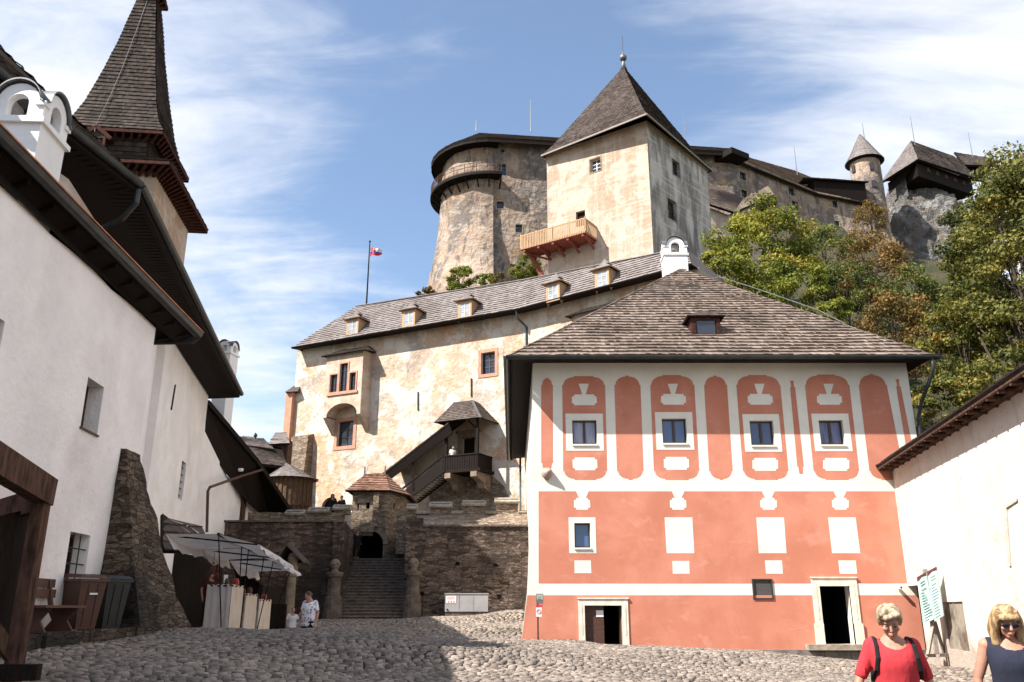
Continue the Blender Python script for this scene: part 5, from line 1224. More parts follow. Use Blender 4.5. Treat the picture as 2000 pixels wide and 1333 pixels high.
for u, v in ((688, 655), (798, 638), (908, 621)):
    C_ = roof_hit(u, v, e0, e1, r0); dormer(pal, C_, -inset(e0, e1, 1), 4.4 / 5.4, 1.25, 1.45, .62, .3, m_wlight, m_sh_grey, m_curtain, m_framel, course=.2, sidem=m_wlight)
for u, v in ((1081, 589), (1177, 563)):
    C_ = roof_hit(u, v, e1, e2, r1); dormer(pal, C_, -inset(e1, e2, 1), 4.4 / 5.2, 1.2, 1.45, .6, .3, m_wlight, m_sh_grey, m_curtain, m_framel, course=.2, sidem=m_wlight)

# bare rubble where the plaster has fallen, at the foot of the wall
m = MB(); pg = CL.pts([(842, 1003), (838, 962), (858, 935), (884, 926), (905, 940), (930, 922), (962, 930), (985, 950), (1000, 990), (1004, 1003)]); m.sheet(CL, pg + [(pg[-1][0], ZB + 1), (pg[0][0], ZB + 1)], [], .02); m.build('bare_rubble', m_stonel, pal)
# covered wooden staircase and porch on the palace wall
po = empty('covered_staircase', 'dark timber porch and roofed staircase hung on the palace wall', 'staircase', CL.P(CL.px(900, 920)[0], 10, 1)); PO = 2.2
def CP_(u, v, o=PO): return CL.P(*CL.px(u, v, o), o)
fl_ = CL.px(905, 916, PO)[1]; sA, sB = CL.px(867, 915, PO)[0], CL.px(933, 915, PO)[0]
m = MB(); m.wbox(CL, sA, fl_ - .22, sB + .2, fl_, 0, PO); m.build('platform', m_wdark, po)
rt = fl_ + 1.0; m = MB(); m.wbox(CL, sA, fl_, sB, rt, PO - .08, PO); m.wbox(CL, sB - .08, fl_, sB, rt, 0, PO - .08); m.wbox(CL, sA - .1, rt, sB + .1, rt + .1, PO - .16, PO + .06); m.wbox(CL, sB - .14, rt, sB + .05, rt + .1, 0, PO)
n = 14
for i in range(n): s_ = lerp(sA, sB, (i + .5) / n); m.wbox(CL, s_ - .02, fl_ + .05, s_ + .02, rt - .05, PO, PO + .03)
m.build('parapet', m_wdark, po)
zr_ = CL.px(900, 823, PO)[1]
for s_ in (sA + .1, sB - .1):
    m = MB(); m.wbox(CL, s_ - .09, fl_, s_ + .09, zr_ + .1, PO - .18, PO - .001); m.build('post', m_wdark, po)
m = MB(); m.beam(CL.P(sB - .1, zr_ - .7, PO - .1), CL.P(sB - .9, zr_, PO - .1), .1, .1); m.beam(CL.P(sA + .1, zr_ - .7, PO - .1), CL.P(sA + .9, zr_, PO - .1), .1, .1); m.build('brace', m_wdark, po)
for s_ in (sA + .3, sB - .35):
    m = MB(); pr = [(0, fl_ - .22), (PO, fl_ - .22), (PO, fl_ - .6), (PO * .55, fl_ - .9), (PO * .45, fl_ - 1.3), (0, fl_ - 1.6)]; m.prism([CL.P(s_ - .25, z_, o_) for o_, z_ in pr], CL.u * .5); m.build('corbel', m_carved, po)
a, b = CL.P(CL.px(848, 823, PO + .5)[0], zr_, PO + .5), CL.P(CL.px(938, 823, PO + .5)[0], zr_, PO + .5); sa, sb = (a - CL.o).dot(CL.u), (b - CL.o).dot(CL.u); ca, cb_ = CL.P(sa, zr_ + .05, 0), CL.P(sb + .1, zr_ + .05, 0)
zt2 = CL.px(910, 783, 1.2)[1]; ta, tb = CL.P(CL.px(884, 783, 1.2)[0], zt2, 1.0), CL.P(CL.px(920, 783, 1.2)[0], zt2, 1.0); tc2, td2 = CL.P(CL.px(884, 783, 1.2)[0], zt2, 0), CL.P(CL.px(920, 783, 1.2)[0], zt2, 0)
pr_ = shingles([a, b, tb, ta], m_sh_dark, po, 'porch_roof', .22, .2, .04, .08); shingles([b, cb_, td2, tb], m_sh_dark, pr_, 'porch_roof_side', .22, .2, .04, .08); shingles([ca, a, ta, tc2], m_sh_dark, pr_, 'porch_roof_side', .22, .2, .04, .08)
m = MB(); m.beam(ta, tb, .25, .08); m.beam(b, tb, .18, .05); m.prism([ta, tb, td2, tc2], Z * .06); m.build('ridge_lead', m_lead, pr_)
# stair flight
o0 = PO - .05; lo1, hi1 = CP_(782, 985), CP_(868, 918); lo2, hi2 = CP_(786, 955), CP_(866, 890)
m = MB(); m.beam(lo1, hi1, .12, .3)
m.beam(lo1 - CL.n * 1.5, hi1 - CL.n * 1.5, .12, .3); m.build('stringer', m_wdark, po)
m = MB()
for i in range(16): p = lerp(lo1, hi1, (i + .5) / 16) - CL.n * .75; m.box(p, (.3, 1.45, .05), rz=math.atan2(CL.u.y, CL.u.x))
m.build('treads', m_wgrey, po)
m = MB(); m.prism([lo1 + Z * .2, hi1 + Z * .2, hi2 - Z * .25, lo2 - Z * .25], -CL.n * .05); m.beam(lo2, hi2, .14, .12); m.build('balustrade', m_wdark, po)
m = MB(); p = CP_(808, 935); m.beam(p - Z * .9, CP_(806, 892) + Z * .4, .13, .13); m.build('post', m_wdark, po)
u0, u1 = CP_(744, 928, PO + .4), CP_(876, 826, PO + .4); l0, l1 = CP_(756, 941, PO + .2), CP_(884, 846, PO + .2)
m = MB(); i_ = CL.n * (PO + .4)
up_ = Z * .75; m.prism([u0, u1, u1 - i_ + up_, u0 - i_ + up_], -Z * .12); m.prism([u0, u1, l1, l0], -CL.n * .08); rs_ = m.build('stair_roof', m_wdark, po)
shingles([u0, u1, u1 - i_ + up_, u0 - i_ + up_], m_sh_dark, rs_, 'roof_shingles', .25, .22, .04, 0)

# ------------------------------------------------------------------ central square tower
kt = empty('square_tower', 'tall square castle tower with steep pyramid roof and wooden balcony', 'tower', (10.8, 68.5, 20))
tL, tC, tR = at(1069, 400, 67.5), at(1271, 400, 62), at(1386, 400, 69.6); tL, tC, tR = [Vector((p.x, p.y, 0)) for p in (tL, tC, tR)]; tB = tL + tR - tC
TL, TR = Plane(tL[:2], tC[:2]), Plane(tC[:2], tR[:2]); zk = 40.6
kw = rect_of(TL, [(1153, 312), (1173, 308), (1173, 334), (1153, 337)]); kd = rect_of(TL, [(1125, 415), (1143, 410), (1143, 440), (1125, 445)])
k1 = rect_of(TR, [(1313, 312), (1327, 318), (1328, 347), (1314, 342)]); k2 = rect_of(TR, [(1304, 388), (1321, 396), (1322, 433), (1305, 427)])
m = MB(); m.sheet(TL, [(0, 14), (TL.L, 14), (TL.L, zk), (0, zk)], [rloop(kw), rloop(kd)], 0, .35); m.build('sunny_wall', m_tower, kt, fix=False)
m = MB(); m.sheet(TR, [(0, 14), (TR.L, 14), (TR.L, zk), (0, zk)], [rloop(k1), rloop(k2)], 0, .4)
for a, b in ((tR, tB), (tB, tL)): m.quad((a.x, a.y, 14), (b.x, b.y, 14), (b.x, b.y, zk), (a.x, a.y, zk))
m.build('shaded_wall', m_tower_shade, kt, fix=False)
window(TL, kt, kw, .3, 2, 3, .08, m_framel, m_glass, m_carved, .12, .02); window(TR, kt, k1, .35, 2, 3, .08, m_frame, m_glass, m_slab, .12, .02, bars=2); window(TR, kt, k2, .35, 2, 4, .08, m_frame, m_glass, m_slab, .12, .02, bars=2)
m = MB(); m.wbox(TL, kd[0], kd[1], kd[2], kd[3], -.4, -.3); m.build('balcony_door', m_wdark, kt)
zE = 40.3; EL_, EC_, ER_ = atz(1057, 304, zE), atz(1263, 222, zE), atz(1391, 333, zE); EB_ = EL_ + ER_ - EC_; cen = (EL_ + ER_) / 2; AP2 = Vector((cen.x, cen.y, at(1218, 131, cen.y).z)); AP2.x = at(1218, 131, cen.y).x
def mid_(p): q = lerp(Vector((cen.x, cen.y, zE)), p, .86); q.z = zE + 1.15; return q
ML, MC, MR, MB_ = [mid_(p) for p in (EL_, EC_, ER_, EB_)]
mb = MB()
for q in ([EL_, EC_, MC, ML], [EC_, ER_, MR, MC], [ER_, EB_, MB_, MR], [EB_, EL_, ML, MB_], [ML, MC, AP2], [MC, MR, AP2], [MR, MB_, AP2], [MB_, ML, AP2]):
    shingles(q, m_sh_dark, kt, 'roof', .24, .24, .045, 0, mb=mb, build=False)
kr = mb.build('roof', m_sh_dark, kt, fix=False)
m = MB()
for q in ([EL_, EC_, MC, ML], [EC_, ER_, MR, MC], [ER_, EB_, MB_, MR], [EB_, EL_, ML, MB_], [ML, MC, AP2], [MC, MR, AP2], [MR, MB_, AP2], [MB_, ML, AP2]): m.prism([p - Z * .01 for p in q], -Z * .12)
m.build('roof_boards', m_wtimber, kr)
m = MB()
for a, b in ((EL_, EC_), (EC_, ER_)): m.beam(a - Z * .05, b - Z * .05, .1, .14)
m.build('eave_board', m_wgrey, kr)
m = MB(); m.prism([Vector((p.x, p.y, zk - .45)) + (p - Vector((cen.x, cen.y, 0))) * .03 for p in (tL, tC, tR, tB)], Z * .42); m.build('cornice', m_tower, kt)
m = MB(); m.tube([AP2 - Z * .4, AP2 + Z * .5, AP2 + Z * .7], [.35, .13, .1], 10); m.ball(AP2 + Z * 1.0, .36, 14, 10); m.tube([AP2 + Z * 1.3, AP2 + Z * 1.7], [.12, .04], 8); m.build('ball_finial', m_lead, kr, smooth=True)
tube_obj('lightning_rod', [AP2 + Z * 1.7, AP2 + Z * 3.4], .03, m_iron, kr, 5)
# wooden balcony wrapping the left corner
BO = 2.0; bs0, bs1 = TL.px(1017, 480, BO)[0], TL.px(1143, 450, BO)[0]; bf = TL.px(1080, 470, BO)[1]; btp = TL.px(1080, 437, BO)[1]
bf = (TL.px(1018, 487, BO)[1] + TL.px(1142, 452, BO)[1]) / 2; btp = bf + 1.25
ba = MB(); ba.wbox(TL, bs0, bf - .12, bs1, bf + .02, 0, BO); bk = ba.build('balcony_deck', m_wred, kt)
m = MB(); 
for a, b, c, d, e, f in ((bs0, btp - .08, bs1, btp, BO - .1, BO + .02), (bs0, bf + .02, bs1, bf + .12, BO - .08, BO)): m.wbox(TL, a, b, c, d, e, f)
for s_, o_ in ((bs1 - .1, (0, BO)), (bs0, (0, BO))): m.wbox(TL, s_, btp - .08, s_ + .1, btp, *o_); m.wbox(TL, s_, bf + .02, s_ + .1, bf + .12, *o_)
n = int((bs1 - bs0) / .16)
for i in range(n): s_ = lerp(bs0, bs1, (i + .5) / n); m.wbox(TL, s_ - .045, bf - .1, s_ + .045, btp - .04, BO, BO + .035)
for k in range(12):
    o_ = BO * (k + .5) / 12; m.wbox(TL, bs1, bf - .1, bs1 + .035, btp - .04, o_ - .045, o_ + .045); m.wbox(TL, bs0 - .035, bf - .1, bs0, btp - .04, o_ - .045, o_ + .045)
for i in range(5): s_ = lerp(bs0, bs1, i / 4); m.wbox(TL, s_ - .05, bf, s_ + .05, btp + .1, BO - .1, BO - .0)
m.build('balcony_railing', m_wlight, kt)
m = MB()
for i in range(5):
    s_ = lerp(bs0 + .3, bs1 - .3, i / 4); s2_ = max(s_, .3)
    m.beam(TL.P(s_, bf - .22, BO - .05), TL.P(s_, bf - .22, -.0), .2, .2)
    m.beam(TL.P(s_, bf - .25, BO * .6), TL.P(s2_, bf - .75, .0), .14, .14)
m.beam(TL.P(bs0 + .2, bf - .3, BO * .4), TL.P(.2, bf - 3.6, .1), .3, .3); m.beam(TL.P(bs0 + .1, bf - .3, .1), TL.P(.0, bf - 3.4, -.2), .3, .3); m.build('balcony_brackets', m_wred, kt)

# ------------------------------------------------------------------ upper castle
uc = empty('upper_castle', 'long grey brown upper castle with rounded bastion on the hill crest', 'castle building', (20, 101, 40))
rc_ = Vector((-2.9, 101, 0)); zu = 57.6
prof = [(10.5, 33), (9.2, 36.5), (7.9, 40.5), (7.2, 43.8), (6.6, 48.1), (6.45, zu)]
m = MB(); V = []; nA, nz = 40, 26
for k in range(nz + 1):
    z_ = lerp(33, zu, k / nz); rr = np.interp(z_, [p[1] for p in prof], [p[0] for p in prof])
    for i in range(nA + 1):
        a = R(-85 - 190 * i / nA); d = Vector((math.cos(a), math.sin(a), 0)); p = rc_ + d * rr + Z * z_; nn = noise.fractal(p * .35, 1, 2, 5); V.append(p + d * nn * .28)
m.add(V, [(k * (nA + 1) + i, k * (nA + 1) + i + 1, (k + 1) * (nA + 1) + i + 1, (k + 1) * (nA + 1) + i) for k in range(nz) for i in range(nA)]); m.build('round_bastion', m_round, uc, smooth=True)
U1 = Plane((-2.4, 94.75), (28.6, 98.0)); U2 = Plane((28.6, 98.0), (42.6, 107)); U3 = Plane((42.6, 107), (51.5, 109.3))
uw = {'a': rect_of(U1, [(973, 321), (988, 321), (988, 343), (973, 343)]), 'b': rect_of(U1, [(970, 394), (984, 394), (984, 408), (970, 408)]), 'c': rect_of(U1, [(1007, 439), (1020, 439), (1020, 455), (1007, 455)]), 'd': rect_of(U1, [(979, 292), (985, 292), (985, 298), (979, 298)])}
m = MB(); m.sheet(U1, [(0, 30), (U1.L, 30), (U1.L, zu + 1.1), (0, zu + 1.1)], [rloop(r) for r in uw.values()], 0, .4)
u2w = [rect_of(U2, [(u, v), (u + 12, v + 4), (u + 12, v + 19), (u, v + 15)]) for u, v in ((1448, 370), (1445, 335), (1540, 365), (1547, 392))]
m.sheet(U2, [(0, 35), (U2.L, 35), (U2.L, zu + .1), (0, zu + .6)], [rloop(r) for r in u2w], 0, .4)
u3w = [rect_of(U3, [(u, v), (u + 10, v), (u + 10, v + 13), (u, v + 13)]) for u, v in ((1626, 393), (1630, 432))]
m.sheet(U3, [(0, 40), (U3.L, 40), (U3.L, zu - .6), (0, zu + .1)], [rloop(r) for r in u3w], 0, .4); m.build('long_wall', m_round, uc, fix=False)
for k, r in uw.items(): window(U1, uc, r, .3, 2, 3 if k in 'ab' else 2, .07, m_frame, m_glass, m_slab if k in 'bc' else None, .12, .03)
for r in u2w: window(U2, uc, r, .3, 2, 2, .08, m_frame, m_glass, m_slab, .1, .02)
for r in u3w: window(U3, uc, r, .3, 2, 2, .08, m_frame, m_glass, m_slab, .1, .02)
# bastion roof
ze = 57.9; apx = Vector((-4.4, 101.5, 63.6)); rings = []
mb = MB(); N_ = 18; E_ = [rc_ + Vector((math.cos(R(-80 - 200 * i / N_)), math.sin(R(-80 - 200 * i / N_)), 0)) * 7.9 + Z * ze for i in range(N_ + 1)]
for i in range(N_): shingles([E_[i + 1], E_[i], apx], m_sh_dark, uc, 'roof', .35, .3, .06, 0, mb=mb, build=False)
eR = Vector((29.8, 96.8, ze)); eM = E_[0]; rE = rhit(1427, 291, eM, eR, apx)
shingles([eM, eR, rE, apx], m_sh_dark, uc, 'roof', .35, .35, .06, 0, mb=mb, build=False); ur = mb.build('roof', m_sh_dark, uc, fix=False)
m = MB()
for i in range(N_): m.prism([E_[i + 1] - Z * .02, E_[i] - Z * .02, apx - Z * .02], -Z * .3)
m.prism([eM - Z * .02, eR - Z * .02, rE - Z * .02, apx - Z * .02], -Z * .3); m.prism([eR, rE, Vector((30, 110, ze))], -Z * .3)
for i in range(N_): 
    a, b = E_[i], E_[i + 1]; m.quad(a - Z * .3, b - Z * .3, lerp(rc_ + Z * ze, b, .8) - Z * .6, lerp(rc_ + Z * ze, a, .8) - Z * .6); m.quad(a, b, b - Z * .6, a - Z * .6)
m.quad(eM, eR, eR - Z * .6, eM - Z * .6); m.build('roof_boards', m_wdark, ur)
f0, f1, f2 = Vector((29.2, 97.6, ze - .7)), Vector((42.9, 106.5, ze - .9)), Vector((52.2, 108.7, ze - 1.6)); g0_ = Vector((27.0, 101.5, 61.5)); g1_ = rhit(1552, 334, f0, f1, g0_); g2_ = rhit(1606, 356, f1, f2, g1_)
shingles([f0, f1, g1_, g0_], m_sh_brown, uc, 'roof', .35, .35, .06, .25); shingles([f1, f2, g2_, g1_], m_sh_brown, uc, 'roof', .35, .35, .06, .25)
m = MB(); m.wbox(U2, -2, ze - .9, 1.2, ze - .1, -1, 2.0); m.build('eave_box', m_wdark, uc)
# gallery ring
gz = 53.2; m = MB(); n = 26; rr0 = 7.9
def GA(i, r, z): a = R(-78 - 150 * i / n); return rc_ + Vector((math.cos(a), math.sin(a), 0)) * r + Z * z
for i in range(n): m.prism([GA(i, 6.3, gz), GA(i + 1, 6.3, gz), GA(i + 1, rr0, gz), GA(i, rr0, gz)], -Z * .35)
gd_ = m.build('gallery_deck', m_wdark, uc); m = MB()
for z_ in (.12, .75, 1.25): m.tube([GA(i, rr0 - .08, gz + z_) for i in range(n + 1)], .035, 5, cap=False)
for i in range(n * 4): m.tube([GA(i / 4, rr0 - .08, gz), GA(i / 4, rr0 - .08, gz + 1.25)], .02 if i % 8 else .05, 4, cap=False)
m.build('gallery_railing', m_wtimber, uc)
for i in range(0, n, 2): m = MB(); m.beam(GA(i, rr0 - .2, gz - .3), GA(i, 6.4, gz - 1.6), .15, .15); m.build('gallery_bracket', m_wdark, uc)
# rods on the roofs
for u, v0, v1, Y, lb in ((930, 235, 250, 101, 'short iron rod at the left end of the bastion roof'), (1036, 195, 252, 101, 'thin lightning rod on the bastion roof left of the square tower'), (1334, 213, 268, 101, 'thin lightning rod just right of the square tower roof'),
    (1551, 287, 336, 110, 'thin lightning rod above the sloping upper castle roof'), (1684, 240, 264, 112, 'short rod on the round turret cone'), (1778, 228, 278, 116, 'lightning rod above the gallery house on the crag'), (1891, 259, 302, 124, 'rightmost thin lightning rod near the tall tree')):
    a, b = at(u, v0, Y), at(u + 1, v1 + 6, Y); b.x = a.x; m = MB(); m.tube([b, lerp(b, a, .4), a], [.07, .05, .03], 5); o = m.build('lightning_rod', m_lead); tag(o, lb, 'lightning rod', 'lightning rods on the castle roofs')
# turret
tu = empty('round_turret', 'slim round turret with pointed grey cone roof on the upper castle', 'turret', (51.8, 112, 46)); c = at(1690, 330, 112); zt1 = at(1690, 318, 112).z; ztip = at(1687, 262, 112).z
m = MB(); m.lathe((c.x, 112, 0), [(2.6, 38), (2.25, 48), (2.1, zt1)], 28); m.build('wall', m_round, tu, smooth=True)
mb = MB(); N_ = 20; EE = [Vector((c.x + 2.75 * math.cos(i * math.tau / N_), 112 + 2.75 * math.sin(i * math.tau / N_), zt1 - .1)) for i in range(N_ + 1)]; MM = [Vector((c.x + 1.9 * math.cos(i * math.tau / N_), 112 + 1.9 * math.sin(i * math.tau / N_), zt1 + 1.3)) for i in range(N_ + 1)]; tp = Vector((c.x - .1, 112, ztip))
for i in range(N_): shingles([EE[i], EE[i + 1], MM[i + 1], MM[i]], m_sh_grey, tu, 'r', .3, .25, .05, 0, mb=mb, build=False); shingles([MM[i], MM[i + 1], tp], m_sh_grey, tu, 'r', .3, .25, .05, 0, mb=mb, build=False)
cr_ = mb.build('cone_roof', m_sh_grey, tu, fix=False); m = MB(); m.lathe((c.x, 112, 0), [(2.0, zt1 - .3), (2.7, zt1 - .15), (2.7, zt1 - .05), (0, zt1)], 20); m.build('eave_ring', m_wdark, cr_)
for u, v in ((1667, 331), (1703, 325), (1707, 359)):
    d = ray(u, v); # intersect with the turret cylinder
    A_q = d.x ** 2 + d.y ** 2; B_q = -2 * (d.x * c.x + d.y * 112); C_q = c.x ** 2 + 112 ** 2 - 2.2 ** 2; t_ = (-B_q - math.sqrt(max(0, B_q ** 2 - 4 * A_q * C_q))) / (2 * A_q); p = EYE + d * t_
    o_ = Vector((p.x - c.x, p.y - 112, 0)).normalized(); tn = Vector((-o_.y, o_.x, 0)); pl = Plane((p + tn * -.4)[:2], (p + tn * .4)[:2])
    if pl.n.dot(o_) < 0: pl = Plane((p + tn * .4)[:2], (p - tn * .4)[:2])
    m = MB(); m.wbox(pl, .1, p.z - .55, .7, p.z + .55, -.3, .08); w_ = m.build('window', m_frame, tu); m = MB(); m.wbox(pl, .18, p.z - .45, .62, p.z + .45, .081, .09); m.build('pane', m_glass, w_)
# wooden gallery beside turret
wg = empty('wooden_gallery', 'dark boarded gallery with low shingled roof left of the turret', 'gallery', at(1645, 378, 107.5)); Yg = 107.8
a, b = at(1592, 378, Yg), at(1692, 376, Yg + 1); zt3 = at(1640, 350, Yg).z; GPn = Plane(a[:2], b[:2]); m = MB(); m.wbox(GPn, 0, a.z - 1, GPn.L, zt3, -2.5, 0)
for i in range(24): s_ = GPn.L * (i + .5) / 24; m.wbox(GPn, s_ - .12, a.z - 1, s_ + .10, zt3, 0, .05)
m.build('boarding', m_wdark, wg); shingles([GPn.P(-1.8, zt3 - .1, .5), GPn.P(GPn.L + .3, zt3 - .1, .5), GPn.P(GPn.L, zt3 + .9, -3), GPn.P(-.8, zt3 + .9, -3)], m_sh_grey, wg, 'roof', .3, .3, .05, .15)
# gallery house on the crag
gh_ = empty('crag_house', 'dark boarded gallery house with grey hip roof on top of the rock', 'house', at(1820, 365, 114)); Yc_ = 114
k0, k1_, k2_ = at(1722, 356, 117), at(1793, 311, 113.2), at(1912, 350, 118); ktp, ktp2 = at(1779, 276, 118.5), at(1862, 306, 122)
m = MB(); zf = k1_.z
h1_ = shingles([k0, k1_, ktp], m_sh_grey, gh_, 'roof', .35, .3, .06, .3); shingles([k1_, k2_, ktp2, ktp], m_sh_dark, h1_, 'roof_slope', .35, .3, .06, .3); m = MB(); m.prism([k0, ktp, ktp2, at(1900, 340, 126)], Z * .1); m.build('roof_back', m_sh_dark, h1_)
w0, w1, w2 = k0 + Vector((1.2, .6, .1)), k1_ + Vector((.0, .7, .15)), k2_ + Vector((-.6, 1, .3))
m = MB()
m.quad(w1, w2, w2 - Z * 2.6, w1 - Z * 2.6); m.quad(w1, w1 - Z * 2.6, w1 + Vector((-.4, 3.2, -2.6)), w1 + Vector((-.4, 3.2, .0))); m.quad(w1 - Z * 2.6, w2 - Z * 2.6, w2 - Z * 2.6 + Vector((-3, 4, 0)), w1 - Z * 2.6 + Vector((-1, 4, 0))); m.quad(w0, w1, w1 - Z * 1.3 + Vector((-.6, 1.5, 0)), w0 - Z * 2.0); m.build('boarding', m_wdark, gh_)
m = MB()
for f in (.2, .36, .52, .68, .84):
    p = lerp(w1, w2, f) - Z * 1.1; d = (w2 - w1).normalized(); m.prism([p - d * .45 - Z * .2, p + d * .45 - Z * .2, p + Z * .65], Vector((.02, -.06, 0)))
m.build('gable_openings', m_wtimber, gh_)
m = MB(); m.quad(w0 + Vector((.8, 2.0, 0)), w1 + Vector((-.6, 2.6, 0)), w1 + Vector((-.6, 2.6, -4.5)), w0 + Vector((1.2, 2.0, -5))); m.build('stone_wall', m_greyrock, gh_)
h2 = empty('far_gable_roof', 'small dark shingled roof behind the crag house near the tall tree', 'roof', at(1900, 320, 126))
shingles([at(1885, 322, 124), at(1946, 324, 127), at(1940, 312, 130), at(1864, 297, 128)], m_sh_dark, h2, 'roof', .4, .3, .06, .3); m = MB(); m.prism([at(1872, 304, 127), at(1936, 322, 128), at(1930, 345, 128), at(1876, 340, 127)], Vector((0, 2, 0))); m.build('wall', m_wdark, h2)
# rock crag
bm = bmesh.new(); bmesh.ops.create_icosphere(bm, subdivisions=6, radius=1); cr0 = at(1812, 520, 120.8)
for v in bm.verts:
    p = v.co.copy(); z_ = p.z; q_ = Vector((p.x * 7.6, p.y * 6.4, p.z * 14.5)); f = noise.fractal(q_ * .22 + Vector((3, 1, 7)), 1, 2, 6); r_ = 1 + .14 * f + .10 * (abs(noise.noise(q_ * Vector((.35, .35, .12)))) * -1 + .3) + .05 * noise.voronoi(q_ * .5)[0][0]
    vd = noise.voronoi(q_ * .42)[0]; vd2 = noise.voronoi(q_ * 1.1)[0]; r_ += .06 * max(0, -z_) + .11 * min(1, vd[1] - vd[0]) + .035 * min(1, vd2[1] - vd2[0]) - .06; v.co = q_ * r_
me = bpy.data.meshes.new('rock_crag'); bm.to_mesh(me); bm.free(); me.materials.append(m_greyrock); o = bpy.data.objects.new('rock_crag', me); COL.objects.link(o); o.location = cr0; tag(o, 'bare grey limestone crag below the dark gallery house', 'rock')
# lower castle wing between tower and upper wall
lw = empty('castle_wing', 'low castle wing with brown hip roof just right of the square tower', 'castle building', at(1420, 500, 80))
a, b, c, d = at(1370, 394, 79), at(1434, 415, 80), at(1452, 388, 85), at(1370, 350, 86); l_ = shingles([a, b, c, d], m_sh_brown, lw, 'roof', .3, .3, .05, .2)
e_ = at(1512, 380, 86); shingles([b, e_, at(1500, 366, 90), c], m_sh_brown, l_, 'roof_slope', .3, .3, .05, .2)
m = MB(); m.quad((a.x, a.y + .6, 20), (b.x - .5, b.y + .6, 20), (b.x - .5, b.y + .6, b.z), (a.x, a.y + .6, a.z)); m.quad((b.x - .5, b.y + .6, 20), (e_.x, e_.y + .6, 20), (e_.x, e_.y + .6, e_.z), (b.x - .5, b.y + .6, b.z)); m.build('wall', m_tower, lw, fix=False)

# ------------------------------------------------------------------ flag
fp = empty('flagpole', 'thin dark flagpole above the palace roof flying a small flag', 'flagpole', at(715, 596, 74)); a, b = at(716, 600, 74), at(722, 472, 74); a.x = b.x = (a.x + b.x) / 2
m = MB(); m.tube([a - Z * 2, b], [.09, .05], 8); m.ball(b, .1, 8, 6); m.build('pole', m_wdark, fp)
fw_, fh_ = 1.15, .95; nx_, ny_ = 14, 6; tf = NT('flag_cloth', .8); sx3 = tf.node('ShaderNodeSeparateXYZ'); tf.link(tf.co, sx3.inputs[0])
V = []; F = []
fo = Vector((b.x + .06, 74, b.z - .45))
for j in range(ny_ + 1):
    for i in range(nx_ + 1):
        x = i / nx_; V.append(fo + Vector((x * fw_, .16 * math.sin(x * 7 + j * .4), -j / ny_ * fh_ * 1.15 * (1 - .62 * x) - .5 * x + .04 * math.sin(x * 9))))
F = [(j * (nx_ + 1) + i, j * (nx_ + 1) + i + 1, (j + 1) * (nx_ + 1) + i + 1, (j + 1) * (nx_ + 1) + i) for j in range(ny_) for i in range(nx_)]
fm = [simple('flag_white', (.78, .76, .76)), simple('flag_blue', (.05, .10, .40)), simple('flag_red', (.55, .04, .05))]
m = MB()
for k, f in enumerate(F): 
    row = k // nx_; m.add([V[i] for i in f], [(0, 1, 2, 3)], mi=0 if row < 3 else (1 if row == 3 else 2))
o = m.build('flag', fm, fp); o['label'] = 'white, blue and red flag with a shield, furling to a point'
m = MB(); c = fo + Vector((.38, -.2, -.5)); m.prism([c + Vector((-.17, 0, .2)), c + Vector((.17, 0, .2)), c + Vector((.15, 0, -.05)), c + Vector((0, 0, -.24)), c + Vector((-.15, 0, -.05))], Vector((0, .03, 0))); s_ = m.build('shield', fm[2], o)
m = MB(); m.box(c + Vector((0, -.015, 0)), (.03, .02, .3)); m.box(c + Vector((0, -.016, .08)), (.16, .02, .03)); m.box(c + Vector((0, -.017, .0)), (.2, .02, .03)); m.build('double_cross', fm[0], s_)

# ------------------------------------------------------------------ buildings between church and palace
cg = empty('eaved_lodge', 'low white lodge with deep black eave beyond the church corner', 'building', (-17, 47, 2))
P0, P1, P2 = at(404, 786, 41.5), at(500, 900, 46), at(582, 1022, 51); Q0, Q1, Q2 = at(398, 868, 41.8), at(486, 985, 47), at(528, 1022, 51)
m = MB(); m.add([P0, P1, Q1, Q0], [(0, 1, 2, 3)]); m.add([P1, P2, Q2, Q1], [(0, 1, 2, 3)])
T0, T1, T2 = P0 + Vector((-1.5, 1.5, .9)), P1 + Vector((-1.5, 1.5, .9)), P2 + Vector((-1.5, 1.5, .9)); m.add([P0, P1, P2, T2, T1, T0], [(0, 1, 4, 5), (1, 2, 3, 4)])
for p, q in ((P0, P1), (P1, P2)):
    m.beam(p, q, .22, .25)
m.build('soffit', m_wdark, cg)
lw0, lw1 = at(396, 1018, 42.2), at(530, 1018, 52); LWp = Plane(lw0[:2], lw1[:2]); m = MB()
s_q0, s_q1 = LWp.px(400, 866), LWp.px(520, 1016); m.sheet(LWp, [(-4, 1), (LWp.L + 1, 1), (LWp.L + 1, s_q1[1] - .3), (LWp.px(486, 982)[0], LWp.px(486, 982)[1]), (LWp.px(440, 925)[0], LWp.px(440, 925)[1]), (-4, s_q0[1] + 2.2)], [], 0); m.build('wall', m_white, cg)
m = MB(); a = LWp.px(471, 1017); b = LWp.px(473, 960); m.wbox(LWp, a[0] - .3, a[1] - 1, a[0] + .12, b[1] + 1.2, 0, .15); m.build('timber_post', m_wtimber, cg)
tube_obj('downspout', [at(404, 1040, 40.8), at(406, 960, 40.8), at(410, 952, 40.8), at(470, 931, 44.5), at(512, 918, 46.5)], .07, m_wbrown, bB)
m = MB()
for u, v in ((427, 890), (471, 910)): p = lerp(at(u, v, 44), EYE, .0); m.lathe((p.x, p.y, p.z - .25), [(0, .12), (.14, .1), (.14, 0), (.1, -.05), (0, -.06)], 10)
lampz = m
m.build('eave_lamps', m_paper, cg)
sr = empty('shingled_house', 'small dark shingled house with roof finial behind the black eaves', 'house', at(500, 900, 62)); Ys = 62
